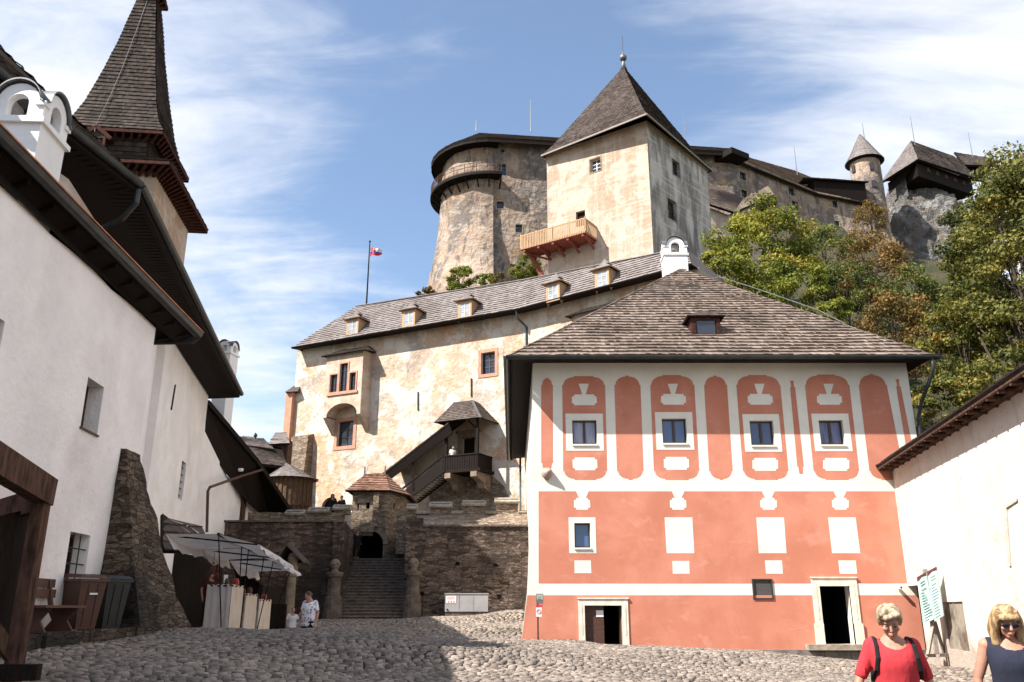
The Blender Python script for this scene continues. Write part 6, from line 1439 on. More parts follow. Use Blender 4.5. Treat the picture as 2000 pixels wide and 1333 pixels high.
a, b, c, d = at(452, 900, 60), at(562, 912, 62), at(548, 868, 66), at(468, 856, 66); h_ = shingles([a, b, c, d], m_sh_dark, sr, 'roof', .3, .3, .05, .2); 
shingles([at(466, 868, 64), at(535, 878, 64), at(515, 856, 67), at(474, 856, 67)], m_sh_grey, h_, 'upper_roof', .3, .3, .05, .15)
m = MB(); m.quad(at(462, 900, 61), at(556, 912, 63), at(556, 1010, 63), at(462, 1010, 61)); m.quad(at(556, 912, 63), at(556, 1010, 63), at(566, 1010, 68), at(566, 912, 68)); m.build('wall', m_wdark, sr); tube_obj('finial', [at(499, 858, 66), at(499, 846, 66)], .06, m_iron, h_); m = MB(); m.ball(at(499, 851, 66), .16, 8, 6); m.build('ball', m_iron, h_)
wb_ = empty('boarded_bay', 'round brown boarded bay with small grey shingled roofs beside the palace corner', 'bay', at(575, 1000, 62)); c = at(568, 960, 62)
m = MB(); m.lathe((c.x, 62, 4), [(1.5, 0), (1.5, at(568, 935, 62).z - 4)], 20)
for i in range(28): a_ = i * math.tau / 28; m.box((c.x + 1.52 * math.cos(a_), 62 + 1.52 * math.sin(a_), 4 + (at(568, 935, 62).z - 4) / 2), (.05, .14, at(568, 935, 62).z - 4), rz=a_)
m.build('boarding', simple('warm_brown_boards', (.13, .08, .045), (.07, .043, .028), 3, .8, bump=.4, bs=10, bd=.02, stretch=(5, 5, 1)), wb_)
zb3 = at(568, 935, 62).z; mb = MB()
for i in range(14):
    A1, A2 = i * math.tau / 14, (i + 1) * math.tau / 14; shingles([Vector((c.x + 1.95 * math.cos(A1), 62 + 1.95 * math.sin(A1), zb3 - .1)), Vector((c.x + 1.95 * math.cos(A2), 62 + 1.95 * math.sin(A2), zb3 - .1)), Vector((c.x - .6, 62.4, zb3 + 1.2))], m_sh_grey, wb_, 'r', .25, .2, .04, 0, mb=mb, build=False)
mb.build('roof', m_sh_grey, wb_, fix=False)
m = MB(); m.lathe((c.x, 62, zb3 - 2.1), [(1.62, 0), (1.62, .12), (1.5, .14)], 20); m.build('hoop', m_wtimber, wb_)
b2 = empty('timber_turret', 'small dark timber turret with grey lid roof against the palace left edge', 'turret', at(545, 900, 66)); m = MB(); p = at(548, 890, 66); m.box((p.x, 66, p.z - .6), (1.4, 1.4, 3.6)); m.build('boarding', m_wtimber, b2)
shingles([at(524, 868, 64.8), at(566, 866, 64.8), at(560, 845, 66.3), at(538, 845, 66.3)], m_sh_grey, b2, 'roof', .25, .2, .04, .12)

# ------------------------------------------------------------------ hill
def hz(X, Y):
    Y0 = np.where(X < 10, 72, np.clip(72 - (X - 10) * 1.6, 52, 72)); z = 5 + np.clip(Y - Y0, 0, 200) * .98 + np.clip(Y - 104, 0, 60) * -.9
    z = np.where(X < 10, 3 + np.clip(Y - 68, 0, 200) * 1.32, z); z = np.minimum(z, np.where(X < 10, 37, np.where(X > 42, np.clip(41 - (X - 42) * .6, 35, 41), 46)) - np.clip(Y - 106, 0, 90) * .5)
    z = z - np.clip(-9 - X, 0, 60) * 1.5 - np.clip(X - 62, 0, 60) * .3
    n = np.array([[noise.fractal(Vector((x * .08, y * .08, 0)), 1, 2, 4) for x, y in zip(rx, ry)] for rx, ry in zip(X, Y)])
    return np.maximum(z, -1) + n * 1.2
m_hill = plaster('hillside_undergrowth', (.05, .055, .025), [((.09, .07, .04), .4, .45, .6, (1, 1, 1), .8)], bumps=((1.5, 1, .4), (6, .8, .1)))
o = heightmesh('hillside', np.arange(-40, 130, 2.5), np.arange(51, 160, 2.5), hz, m_hill); struct(o)
m = MB(); m.add([(-900, -200, -1.2), (900, -200, -1.2), (900, 1500, -1.2), (-900, 1500, -1.2)], [(0, 1, 2, 3)]); struct(m.build('far_ground', m_hill))
# ------------------------------------------------------------------ market stalls
def cloth(m, a, b, c, d, sag=.15, n=8, fr=.0, seed=0):
    """sagging fabric between four corners"""
    V = []
    for j in range(n + 1):
        for i in range(n + 1):
            u_, v_ = i / n, j / n; p = lerp(lerp(a, b, u_), lerp(d, c, u_), v_); p = p - Z * (sag * 4 * u_ * (1 - u_) * (.3 + .7 * v_)) + Z * fr * math.sin(u_ * 17 + seed) * v_; V.append(p)
    m.add(V, [(j * (n + 1) + i, j * (n + 1) + i + 1, (j + 1) * (n + 1) + i + 1, (j + 1) * (n + 1) + i) for j in range(n) for i in range(n)])
def drape(m, a, b, zt, zb, amp=.04, k=9, n=18, seed=0, slant=0):
    V = []; d = (b - a); d.z = 0; nn = Vector((d.y, -d.x, 0)).normalized()
    for j in range(7):
        for i in range(n + 1):
            u_ = i / n; v_ = j / 6; p = lerp(a, b, u_); z_ = lerp(zt, zb + slant * u_, v_) + (.02 * math.sin(i * 1.7 + seed) if j == 0 else 0)
            V.append(Vector((p.x, p.y, z_)) + nn * (amp * math.sin(u_ * k + seed + v_ * .8) * (.25 + v_) + .02 * math.sin(u_ * 23 + seed)))
    m.add(V, [(j * (n + 1) + i, j * (n + 1) + i + 1, (j + 1) * (n + 1) + i + 1, (j + 1) * (n + 1) + i) for j in range(6) for i in range(n)])
m_canvas_wing = m_canvas
stall_spec = [(24.0, 25.9, 447, 473, 400, 'first market stall with white draped end sheet and sagging white canopy'), (26.5, 28.0, 478, 501, 474, 'middle market stall with narrow cream skirt and white canopy'), (29.0, 31.0, 506, 528, 502, 'third market stall with cream skirt farthest from the buttress')]
for k, (ya, yb, ua, ub, ue, lb) in enumerate(stall_spec):
    A = at(ua, 1190, ya); B = at(ub, 1190, yb); E = at(ue, 1190, ya + (.35 if k == 0 else .1)); g = ground_z(A.x, ya)
    s_ = empty('market_stall', lb, 'market stall', (A.x, ya, g), 'market stalls in a row left of the stairs')
    ztop = at(ua, 1142 if k == 0 else (1160 if k == 1 else 1171), ya).z; zb_s = g + .12
    m = MB(); drape(m, Vector((E.x, E.y, 0)), Vector((A.x, A.y, 0)), ztop, zb_s, .03, 6, seed=k, slant=-.25 if k == 0 else 0); m.build('end_sheet', m_canvas, s_, smooth=True)
    m = MB(); drape(m, Vector((A.x, A.y, 0)), Vector((B.x, B.y, 0)), ztop, zb_s - .3, .03, 8, seed=k + 2); m.build('counter_skirt', m_canvas2, s_, smooth=True)
    m = MB(); Bk = B + (E - A); m.prism([Vector((p.x, p.y, ztop - .01)) for p in (E, A, B, Bk)], -Z * .04); m.build('counter_top', m_wdark, s_)
    m = MB(); Xr = at(430, 1043, 24).x; zr1, zr2 = at(431, 1044, 24).z, at(560, 1112, 31).z
    def rp_(y): return Vector((lerp(-8.15, -7.85, (y - 24) / 7), y, lerp(zr1, zr2, (y - 24) / 7)))
    ra, rb = rp_(ya - .05), rp_(yb + .45)
    m.beam(ra, rb, .05, .07)
    for y, xo in ((ya, 0), (yb, 0)):
        p = rp_(y); q = lerp(A, B, (y - ya) / (yb - ya)); m.tube([Vector((q.x + xo * 1.2 - .08, y, g)), Vector((p.x + xo * .2, y, p.z))], .017, 5)
    for y in (ya,): p = rp_(y); m.beam(p + Vector((-1.25, 0, -.05)), p + Vector(((1.1, .85, .28)[k], 0, -.28)), .03, .04)
    m.build('frame', m_wdark, s_)
    m = MB(); cloth(m, ra, rb, rb + Vector((-1.3, 0, .0)), ra + Vector((-1.35, -.25, -.02)), .17, seed=k); e1q, e2q = ra + Vector((-1.35, -.25, -.02)), rb + Vector((-1.3, 0, .0))
    cloth(m, e1q, e2q, e2q + Vector((.1, 0, -.3)), e1q + Vector((.28, 0, -.42)), .02, fr=.05, seed=k); m.build('canopy_wing', m_canvas, s_, smooth=True)
    m = MB(); rw = (1.1, .85, .28)[k]; e3q, e4q = ra + Vector((rw, .25, -.25 * rw)), rb + Vector((rw * 1.05, -.3, -.28 * rw)); cloth(m, ra, rb, e4q, e3q, .17, seed=k + 1); cloth(m, e3q, e4q, e4q + Vector((.06, 0, -.14)), e3q + Vector((.06, 0, -.14)), .0, fr=.06, seed=k * 2); m.build('canopy_wing', m_canvas, s_, smooth=True)
    if k == 0:
        for i, (u, v, c_) in enumerate(((440, 1128, m_paper),)):
            p = at(u, 1140, ya + .4); b_ = MB(); b_.box((p.x, ya + .4, ztop + .16), (.10, .03, .22), rz=.1); b_.box((p.x, ya + .42, ztop + .01), (.14, .10, .02)); o = b_.build('price_card', m_paper); tag(o, 'small upright white price card on the first stall counter', 'price card')
    for i in range(2):
        y = lerp(ya + .3, yb - .4, i); q = lerp(A, B, (y - ya) / (yb - ya)); b_ = MB(); r_ = random.uniform(.06, .10); b_.lathe((q.x - .18, y, ztop + .01), [(0, 0), (r_, 0), (r_ * 1.1, .1), (r_ * .7, .15 + .05 * (i % 2)), (0, .17)], 10); b_.lathe((q.x - .18, y, ztop + .13), [(r_ * .5, 0), (r_ * .6, .04), (0, .05)], 8)
        o = b_.build('souvenir_pot', simple('red_glaze', (.38, .03, .02), (.2, .02, .015), 4, .4) if (i + k) % 2 else m_wbrown); tag(o, ['red', 'brown'][(i + k + 1) % 2] + ' souvenir pot on the counter of the ' + ['first', 'middle', 'third'][k] + ' stall', 'pot', 'souvenir pots on the stall counters')
# shingled stall booth behind the buttress, and a dark lean-to booth by the stone wall
kb_ = empty('shingled_booth', 'dark market booth with layered shingled roof squeezed behind the buttress', 'booth', (-10, 26, .7)); g = ground_z(-10, 26)
R0, R1 = at(318, 1076, 25.0), at(402, 1078, 27.5); R2, R3 = at(374, 1046, 29.0), at(318, 1003, 26.6)
r_ = shingles([R0, R1, R2, R3], m_sh_dark, kb_, 'roof', .35, .35, .07, .1)
m = MB(); b0 = R0 + Vector((.1, .6, 0)); b1 = R1 + Vector((-.1, .6, 0)); m.quad(Vector((b0.x, b0.y + 1.5, g)), Vector((b1.x, b1.y + 1.5, g)), b1 + Vector((0, 1.5, 0)), b0 + Vector((0, 1.5, 0))); m.quad(Vector((b0.x, b0.y, g)), Vector((b0.x, b0.y + 1.5, g)), b0 + Vector((0, 1.5, 0)), b0)
m.box(((b0.x + b1.x) / 2, b0.y, g + .5), (b1.x - b0.x, .1, 1.0)); m.build('boarding', m_wdark, kb_)
for i, (u, v) in enumerate(((416, 1112), (425, 1124))):
    p = at(u, v, 26.6); m = MB(); m.ball(p, (.09, .08, .12), 10, 8); m.box(p + Z * .17, (.06, .06, .05)); m.tube([p + Z * .19, p + Z * .5], .008, 4); o = m.build('lantern', simple('red_lantern', (.20, .03, .015), (.10, .015, .01), 4, .5)); tag(o, ['higher', 'lower'][i] + ' of two dull red lanterns hanging in the dark shingled booth', 'lantern', 'red lanterns in the dark booth')
kb2 = empty('lean_to_booth', 'dark lean-to booth with steep plank roof between the stalls and the stone wall', 'booth', (-12.5, 38, .9))
m = MB(); q = [at(455, 1106, 36), at(516, 1145, 36), at(516, 1145, 39), at(455, 1106, 39)]; m.prism(q, Z * .1); m.build('roof', m_wtimber, kb2); g = ground_z(-12, 37)
m = MB(); m.quad(Vector((q[0].x, 38.9, g)), Vector((q[1].x, 38.9, g)), q[2], q[3]); m.box((q[1].x - .1, 37.5, (g + q[1].z) / 2), (.1, 3, q[1].z - g)); m.box((q[0].x + 1.2, 36.2, g + .5), (2.2, .1, 1)); m.build('boarding', m_wdark, kb2)

# ------------------------------------------------------------------ people
def remesh(mb, name, mat, parent, voxel=.012, it=4, cut=None):
    me = bpy.data.meshes.new('tmp'); me.from_pydata(mb.v, [], mb.f); bm = bmesh.new(); bm.from_mesh(me); bmesh.ops.recalc_face_normals(bm, faces=bm.faces); bm.to_mesh(me); bm.free()
    o = bpy.data.objects.new('tmp', me); COL.objects.link(o)
    md = o.modifiers.new('r', 'REMESH'); md.mode = 'VOXEL'; md.voxel_size = voxel; md.use_smooth_shade = True
    s_ = o.modifiers.new('s', 'SMOOTH'); s_.iterations = it; s_.factor = .5
    dg = bpy.context.evaluated_depsgraph_get(); n = bpy.data.meshes.new_from_object(o.evaluated_get(dg)); n.name = name
    if cut:
        bm = bmesh.new(); bm.from_mesh(n); c_, r_ = cut; bmesh.ops.delete(bm, geom=[v for v in bm.verts if ((v.co - c_).x ** 2 + ((v.co - c_).y * .8) ** 2 + (v.co - c_).z ** 2) < r_ * r_], context='VERTS'); bm.to_mesh(n); bm.free()
    n.materials.clear(); n.materials.append(mat); n.shade_smooth()
    bpy.data.objects.remove(o); bpy.data.meshes.remove(me)
    r = bpy.data.objects.new(name, n); COL.objects.link(r); r.parent = parent; return r
def skinmat(name, c): t = NT(name, .55, spec=.35); t.b.inputs['Subsurface Weight'].default_value = .08; t.b.inputs['Subsurface Scale'].default_value = .02; t.b.inputs['Subsurface Radius'].default_value = (1, .4, .2); return t.out(t.mix(t.rng(t.noise(9, 4, .6), .35, .7), c, (c[0] * .92, c[1] * .78, c[2] * .74)))
m_skin = skinmat('skin', (.40, .215, .15))
def hairmat(name, a, b): t = NT(name, .5, spec=.4); c = t.mix(t.rng(t.noise(30, 4, .6, (1, 1, .22)), .4, .62), a, b); t.bump(t.noise(55, 4, .6, (1, 1, .14)), .8, .012); return t.out(c)
def cloth_mat(name, a, b=None): t = NT(name, .85, spec=.2); c = t.mix(t.rng(t.noise(3, 3, .5), .4, .7), a, b or tuple(x * .82 for x in a)); t.bump(t.noise(7, 3, .5, (1, 1, .6), 1.2), .5, .03); t.bump(t.noise(220, 2, .5), .15, .002); return t.out(c)
VZ = Vector
def person(label, loc, rz, J=None, H=1.65, voxel=.014, top=None, bottom=None, hair=None, hairkind='short', sleeve='short', skin=None, bulk=1.0, headpitch=0, headyaw=0, skirtless=True, extras=None, detail=False, topz=.86, group=None, bust=0, shoemat=None):
    r = empty('person', label, 'person', (0, 0, 0), group); skin = skin or m_skin
    j = dict(pel=(0, 0, .93), neck=(0, .01, 1.415), hipL=(.085, 0, .90), hipR=(-.085, 0, .90), kneeL=(.095, -.03, .49), kneeR=(-.095, -.03, .49), ankL=(.10, .03, .075), ankR=(-.10, .03, .075),
        shL=(.165, .015, 1.355), shR=(-.165, .015, 1.355), elL=(.235, .05, 1.09), elR=(-.235, .05, 1.09), wrL=(.265, -.06, .86), wrR=(-.265, -.06, .86), head=(0, -.03, 1.54))
    j.update(J or {}); j = {k: Vector(v) for k, v in j.items()}; b = bulk
    def torso(m, g, z0=None, z1=None):
        prof = [(.86, .150, .105, 0), (.93, .172, .118, .005), (1.0, .162, .116 + bust * .4, -.002 - bust * .3), (1.08, .148, .112 + bust * .7, -.006 - bust * .5), (1.16, .150, .114 + bust * .85, -.012 - bust * .6), (1.23, .158, .118 + bust, -.014 - bust * .6), (1.30, .165, .105 + bust * .4, -.004), (1.36, .150, .085, .008), (1.405, .085, .062, .012), (1.43, .055, .052, .01)]
        if z0 is not None: prof = [p for p in prof if z0 <= p[0] <= z1]
        if len(prof) > 4:   # smooth the ring profile
            q_ = []; 
            for i in range(len(prof) - 1):
                p0, p1, p2, p3 = prof[max(i - 1, 0)], prof[i], prof[i + 1], prof[min(i + 2, len(prof) - 1)]
                for t_ in (0, .33, .67): q_.append(tuple(.5 * (2 * b_ + (c_ - a_) * t_ + (2 * a_ - 5 * b_ + 4 * c_ - d_) * t_ ** 2 + (3 * b_ - a_ - 3 * c_ + d_) * t_ ** 3) for a_, b_, c_, d_ in zip(p0, p1, p2, p3)))
            prof = q_ + [prof[-1]]
        lean = j['neck'] - Vector((0, .01, 1.415))
        pts, rx, ry = [], [], []
        for z_, a, c, yo in prof: f = (z_ - .86) / .55; pts.append(Vector((lean.x * f, lean.y * f + yo, z_ + lean.z * f))); rx.append(a * (b if z_ < 1.3 else (1 + (b - 1) * .4)) + g); ry.append(c * b + g)
        m.tube(pts, rx, 20, ry=ry, ref=(1, 0, 0))
    def limb(m, pts, rs, g=0, n=12): m.tube([Vector(p) for p in pts], [x + g for x in rs], n)
    def arm(m, s, g=0, upto=1.0):
        a, e, w = j['sh' + s], j['el' + s], j['wr' + s]; rs = [.052, .048, .042, .036, .034, .027]
        pts = [a + (a - e) * .02, lerp(a, e, .3), lerp(a, e, .75), e, lerp(e, w, .35), w]
        if upto < 1: k = max(2, int(round(upto * 5))); pts, rs = pts[:k + 1], rs[:k + 1]
        limb(m, pts, [x * (1 + (b - 1) * .6) for x in rs], g); m.ball(a, .056 * (1 + (b - 1) * .5) + g, 12, 8)
    def leg(m, s, g=0, cut=1.0):
        h, k, a = j['hip' + s], j['knee' + s], j['ank' + s]
        limb(m, [h + Z * .02, lerp(h, k, .3), lerp(h, k, .8), k, lerp(k, a, .3), lerp(k, a, .75), a], [.088 * b, .084 * b, .062 * b, .055 * b, .056 * b, .042, .037], g)
    Hc = j['head']; HR = (Matrix.Rotation(headyaw, 3, 'Z') @ Matrix.Rotation(headpitch, 3, 'X')); 
    def HP(x, y, z): return Hc + HR @ Vector((x, y, z))
    m = MB(); torso(m, 0)
    limb(m, [j['neck'] - Z * .05, j['neck'] + Z * .02, HP(0, .01, -.05)], [.056, .051, .052])
    m.ball(HP(0, .012, .022), (.074, .090, .092), 20, 14, M=HR); m.ball(HP(0, -.018, -.035), (.058, .066, .078), 18, 12, M=HR); m.ball(HP(0, -.062, -.088), (.026, .022, .020), 10, 8, M=HR)
    m.tube([HP(0, -.080, .022), HP(0, -.098, -.012), HP(0, -.106, -.030)], [.009, .012, .016], 8); m.ball(HP(0, -.084, -.062), (.026, .012, .013), 10, 6, M=HR)
    for s in (-1, 1):
        m.ball(HP(.076 * s, .008, -.010), (.012, .020, .032), 8, 6, M=HR); m.ball(HP(.04 * s, -.064, -.022), (.024, .020, .022), 8, 6, M=HR); m.ball(HP(.032 * s, -.072, .032), (.022, .012, .008), 8, 6, M=HR)
    for s in 'LR':
        arm(m, s); leg(m, s); e, w = j['el' + s], j['wr' + s]; d = (w - e).normalized(); sg = 1 if s == 'L' else -1
        x = Vector((0, 1, 0)); x = (x - d * x.dot(d)).normalized(); y = d.cross(x)   # palm plane spanned by d and x
        pc = w + d * .045; m.tube([w - d * .01, w + d * .03, w + d * .075, w + d * .092], [.026, .040, .041, .034], 12, ry=[.020, .016, .015, .012], ref=x)
        inn = y * (1 if (y.x * sg) < 0 else -1)
        for q, (o_, ln) in enumerate(((-.031, .070), (-.0105, .080), (.0105, .074), (.031, .056))):
            f0 = w + d * .082 - x * o_; m.tube([f0, f0 + d * ln * .5 + inn * .006, f0 + d * ln * .8 + inn * .022, f0 + d * ln * .95 + inn * .036], [.0095, .009, .008, .007], 7)
        m.tube([w + d * .02 + x * .028, w + d * .045 + x * .05 + inn * .01, w + d * .07 + x * .056 + inn * .02], [.012, .0105, .0085], 7)
        a = j['ank' + s]; m.tube([a + Vector((0, .04, -.035)), a + Vector((0, -.03, -.035)), a + Vector((0, -.12, -.05)), a + Vector((0, -.17, -.055))], [.034, .042, .042, .028], 10, ry=[.034, .04, .028, .02], ref=(1, 0, 0))
    body = remesh(m, 'body', skin, r, voxel, 2)
    # trousers
    if bottom is not None:
        m = MB(); torso(m, .012, .86, 1.0)
        for s in 'LR': leg(m, s, .014)
        remesh(m, 'trousers', bottom, r, max(voxel, .012), 4)
    if top is not None:
        m = MB(); gg = .018; prof_m = MB(); torso(m, gg, topz, 1.41)
        m.tube([j['neck'] + Vector((0, .01, -.09)), j['neck'] + Vector((0, .012, -.03))], [.12, .078], 16, ry=[.085, .066], ref=(1, 0, 0))
        for s in 'LR':
            if sleeve == 'none': m.ball(j['sh' + s] + Vector((-.022 if s == 'L' else .022, 0, .004)), (.045, .062, .062), 12, 8)
            else: arm(m, s, .013, {'short': .42, 'elbow': .6, 'long': 1}[sleeve])
        m.tube([Vector((0, 0, topz - .03)), Vector((0, 0, topz + .05))], [.172 * b + gg, .168 * b + gg], 18, ry=[.125 * b + gg, .12 * b + gg], ref=(1, 0, 0))
        remesh(m, 'top', top, r, max(voxel, .009), 3, cut=(j['neck'] + Vector((0, -.085, .015)), .105))
    m = MB()
    if hairkind == 'short':
        m.ball(HP(0, .028, .035), (.090, .098, .098), 18, 12, M=HR); m.ball(HP(0, .055, -.02), (.080, .062, .072), 14, 10, M=HR)
        for s in (-1, 1): m.ball(HP(.075 * s, .02, .02), (.022, .05, .045), 10, 8, M=HR); m.tube([HP(.02 * s, -.02, .118), HP(.060 * s, -.055, .090), HP(.082 * s, -.035, .045)], [.026, .024, .014], 8)
        m.tube([HP(-.07, -.045, .062), HP(-.02, -.080, .074), HP(.055, -.062, .098)], [.016, .022, .020], 8)
    elif hairkind == 'long':
        m.ball(HP(0, .022, .038), (.090, .100, .092), 18, 12, M=HR)
        for s in (-1, 1):
            m.tube([HP(.05 * s, -.02, .10), HP(.086 * s, -.020, .02), HP(.094 * s, -.020, -.08), HP(.090 * s, -.035, -.16), HP(.070 * s, -.055, -.215)], [.03, .032, .036, .034, .012], 10)
            m.tube([HP(.06 * s, .05, .04), HP(.075 * s, .06, -.08), HP(.07 * s, .05, -.2)], [.045, .05, .02], 10)
        m.tube([HP(0, .07, .03), HP(0, .085, -.1), HP(0, .07, -.21)], [.06, .065, .03], 10)
        m.tube([HP(-.066, -.052, .052), HP(-.03, -.078, .060), HP(.03, -.078, .060), HP(.066, -.052, .052)], [.020, .025, .025, .02], 8)
    elif hairkind == 'bun':
        m.ball(HP(0, .024, .032), (.082, .092, .090), 16, 10, M=HR); m.ball(HP(0, .10, .0), (.04, .04, .05), 10, 8, M=HR)
    elif hairkind == 'child':
        m.ball(HP(0, .02, .030), (.082, .092, .086), 16, 10, M=HR)
    if detail:
        rg_ = random.Random(int(H * 1000) + len(label))
        for q in range(70):
            a_ = rg_.uniform(-2.9, 2.9); el0 = rg_.uniform(.1, 1.35); rad = .099; pts = []; ln = rg_.uniform(.5, 1.0)
            for w_ in range(5):
                el_ = 1.45 - (1.45 - (-.1 if abs(a_) > 1.1 else .78 - .25 * a_)) * (w_ / 4) * ln - el0 * .1; aa = a_ + .12 * math.sin(w_ + q)
                pts.append(HP(math.sin(aa) * math.cos(el_) * rad * .95, .022 - math.cos(aa) * math.cos(el_) * rad, .034 + math.sin(el_) * rad * .97))
            m.tube(pts, [.005, .009, .010, .008, .003], 6)
    remesh(m, 'hair', hair, r, .0065 if detail else .012, 1)
    if detail:
        m = MB()
        for s in (-1, 1): m = MB(); m.ball(HP(.031 * s, -.0835, .008), (.013, .006, .0045), 8, 6, M=HR); m.build('eye', m_ink, body)
        pass
        m = MB(); m.ball(HP(0, -.0940, -.063), (.020, .005, .0045), 10, 6, M=HR); m.build('lips', cloth_mat('lip', (.26, .08, .065)), body)
    if extras: extras(r, body, HP, j, Matrix, HR)
    s_ = H / 1.65; r.scale = (s_, s_, s_); r.location = loc; r.rotation_euler = (0, 0, rz)
    return r
blonde = hairmat('short_blonde_hair', (.42, .325, .215), (.18, .125, .075)); blonde2 = hairmat('long_blonde_hair', (.42, .28, .14), (.16, .09, .04)); brownh = hairmat('dark_brown_hair', (.05, .028, .018), (.025, .014, .01))
m_coral = cloth_mat('coral_red_jersey', (.46, .038, .045), (.38, .03, .038)); m_navy = cloth_mat('navy_jersey', (.022, .025, .042)); m_jeans = cloth_mat('dark_trousers', (.03, .035, .05)); m_blk = cloth_mat('black_cloth', (.014, .013, .014)); m_wsh = cloth_mat('white_cotton', (.66, .64, .62))
def ex1(r, body, HP, j, M_, HR):
    for s in (-1, 1):
        m = MB(); x = .128 * s; m.tube([(x, .11, 1.34), (x, .05, 1.408), (x * 1.03, -.03, 1.398), (x * 1.08, -.098, 1.345), (x * 1.14, -.135, 1.26), (x * 1.25, -.115, 1.17), (x * 1.38, -.03, 1.11), (x * 1.15, .10, 1.08)], .017, 8, ry=.006, ref=(1, 0, 0)); m.build('backpack_strap', m_blk, r)
    m = MB(); m.tube([(0, .13, 1.34), (0, .2, 1.3), (0, .21, 1.05), (0, .15, .95)], [.10, .14, .15, .12], 14, ry=[.05, .07, .08, .05], ref=(1, 0, 0)); remesh(m, 'backpack', m_blk, r, .012, 3)
    m = MB(); m.tube([(-.06, -.035, 1.41), (-.04, -.10, 1.34), (0, -.138, 1.275), (.04, -.10, 1.34), (.06, -.035, 1.41)], .003, 5, cap=False); m.ball((0, -.146, 1.262), (.007, .005, .016), 8, 6); m.build('necklace', m_lead, r)
    m = MB()
    for s in 'LR': e = j['el' + s]; p = lerp(j['sh' + s], e, .8); m.tube([p + Vector((0, -.06, .03)), p + Vector((0, -.07, 0)), p + Vector((0, -.06, -.03))], .008, 6)
    m.build('sleeve_ties', m_coral, r)
person('woman in coral red short sleeved top with dark backpack straps and short blonde hair', (3.05, 7.2, -.05), R(-10), dict(shL=(.150, .015, 1.340), shR=(-.150, .015, 1.340), elL=(.245, .05, 1.10), wrL=(.285, -.04, .86), elR=(-.26, .03, 1.11), wrR=(-.35, -.06, .90), neck=(0, -.01, 1.41), head=(-.012, -.075, 1.525), kneeL=(.10, -.12, .50), ankL=(.10, -.10, .085), kneeR=(-.09, -.02, .49), ankR=(-.10, .14, .10)),
       H=1.68, voxel=.007, top=m_coral, bottom=m_jeans, hair=blonde, hairkind='short', sleeve='elbow', bulk=.98, headpitch=R(31), headyaw=R(-10), extras=ex1, detail=True, bust=.013)
def ex2(r, body, HP, j, M_, HR):
    m = MB()
    for s in (-1, 1): 
        m.ball(HP(.034 * s, -.090, .006), (.031, .010, .022), 14, 8, M=HR); m.beam(HP(.064 * s, -.082, .014), HP(.082 * s, .01, .012), .004, .010)
    m.beam(HP(-.012, -.094, .012), HP(.012, -.094, .012), .006, .006); g_ = NT('dark_sunglasses', .12); m.build('sunglasses', g_.out((.015, .012, .02)), r)
    m = MB(); m.tube([(-.075, .04, 1.42), (-.07, -.045, 1.40), (-.01, -.125, 1.30), (.05, -.165, 1.18), (.11, -.15, 1.05), (.17, -.10, .93), (.21, -.02, .86)], .013, 8, ry=.004, ref=(1, 0, 0)); m.build('bag_strap', m_wsh, r)
person('woman with long blonde hair, dark sunglasses and sleeveless navy top at the right edge', (3.99, 7.2, -.05), R(-16), dict(elL=(.245, .04, 1.09), wrL=(.27, -.06, .86), elR=(-.255, .03, 1.10), wrR=(-.28, -.02, .86), neck=(0, -.01, 1.41), head=(-.01, -.065, 1.53), kneeR=(-.09, -.12, .50), ankR=(-.10, -.08, .085)),
       H=1.67, voxel=.007, top=m_navy, bottom=m_jeans, hair=blonde2, hairkind='long', sleeve='none', bulk=1.0, headpitch=R(18), headyaw=R(6), extras=ex2, detail=True, bust=.013)
# woman and child
fl_m = NT('floral_blouse', .85); vv = fl_m.node('ShaderNodeTexVoronoi'); vv.inputs['Scale'].default_value = 16; fl_m.link(fl_m.co, vv.inputs['Vector']); sp2 = fl_m.node('ShaderNodeSeparateColor'); fl_m.link(vv.outputs['Color'], sp2.inputs[0])
c_ = fl_m.mix(fl_m.rng(vv.outputs['Distance'], .25, .45), fl_m.mix(sp2.outputs[0], (.06, .10, .32), (.40, .10, .12)), (.74, .73, .74)); m_floral = fl_m.out(c_)
pw = at(607, 1157, 23.6); gz_ = pw.z - 1.64; gw = ground_z(pw.x, 23.6)
person('woman in white and blue floral blouse and black trousers leading a child by the hand', (pw.x, 23.6, min(gw, gz_)), R(-25), dict(head=(-.03, -.06, 1.53), wrR=(-.33, -.10, .90), elR=(-.27, .02, 1.12), kneeL=(.1, -.12, .5), ankR=(-.1, .12, .1)), H=1.66, voxel=.014, top=m_floral, bottom=m_blk, hair=brownh, hairkind='bun', sleeve='short', bulk=1.22, headpitch=R(25), headyaw=R(-20), topz=.80, bust=.02)
pc = at(574, 1188, 23.5); person('small child in white shirt and red shorts holding the woman by the hand', (pc.x, 23.45, pc.z - 1.0), R(15), dict(shL=(.15, 0, 1.33), wrL=(.36, -.05, 1.12), elL=(.28, .02, 1.14), head=(0, -.02, 1.56), elR=(-.25, 0, 1.1), wrR=(-.22, -.12, .95)), H=1.0, voxel=.02, top=m_wsh, bottom=cloth_mat('red_shorts', (.5, .03, .04)), hair=hairmat('chestnut_hair', (.16, .08, .04), (.08, .04, .02)), hairkind='child', bulk=1.0, headyaw=R(20))
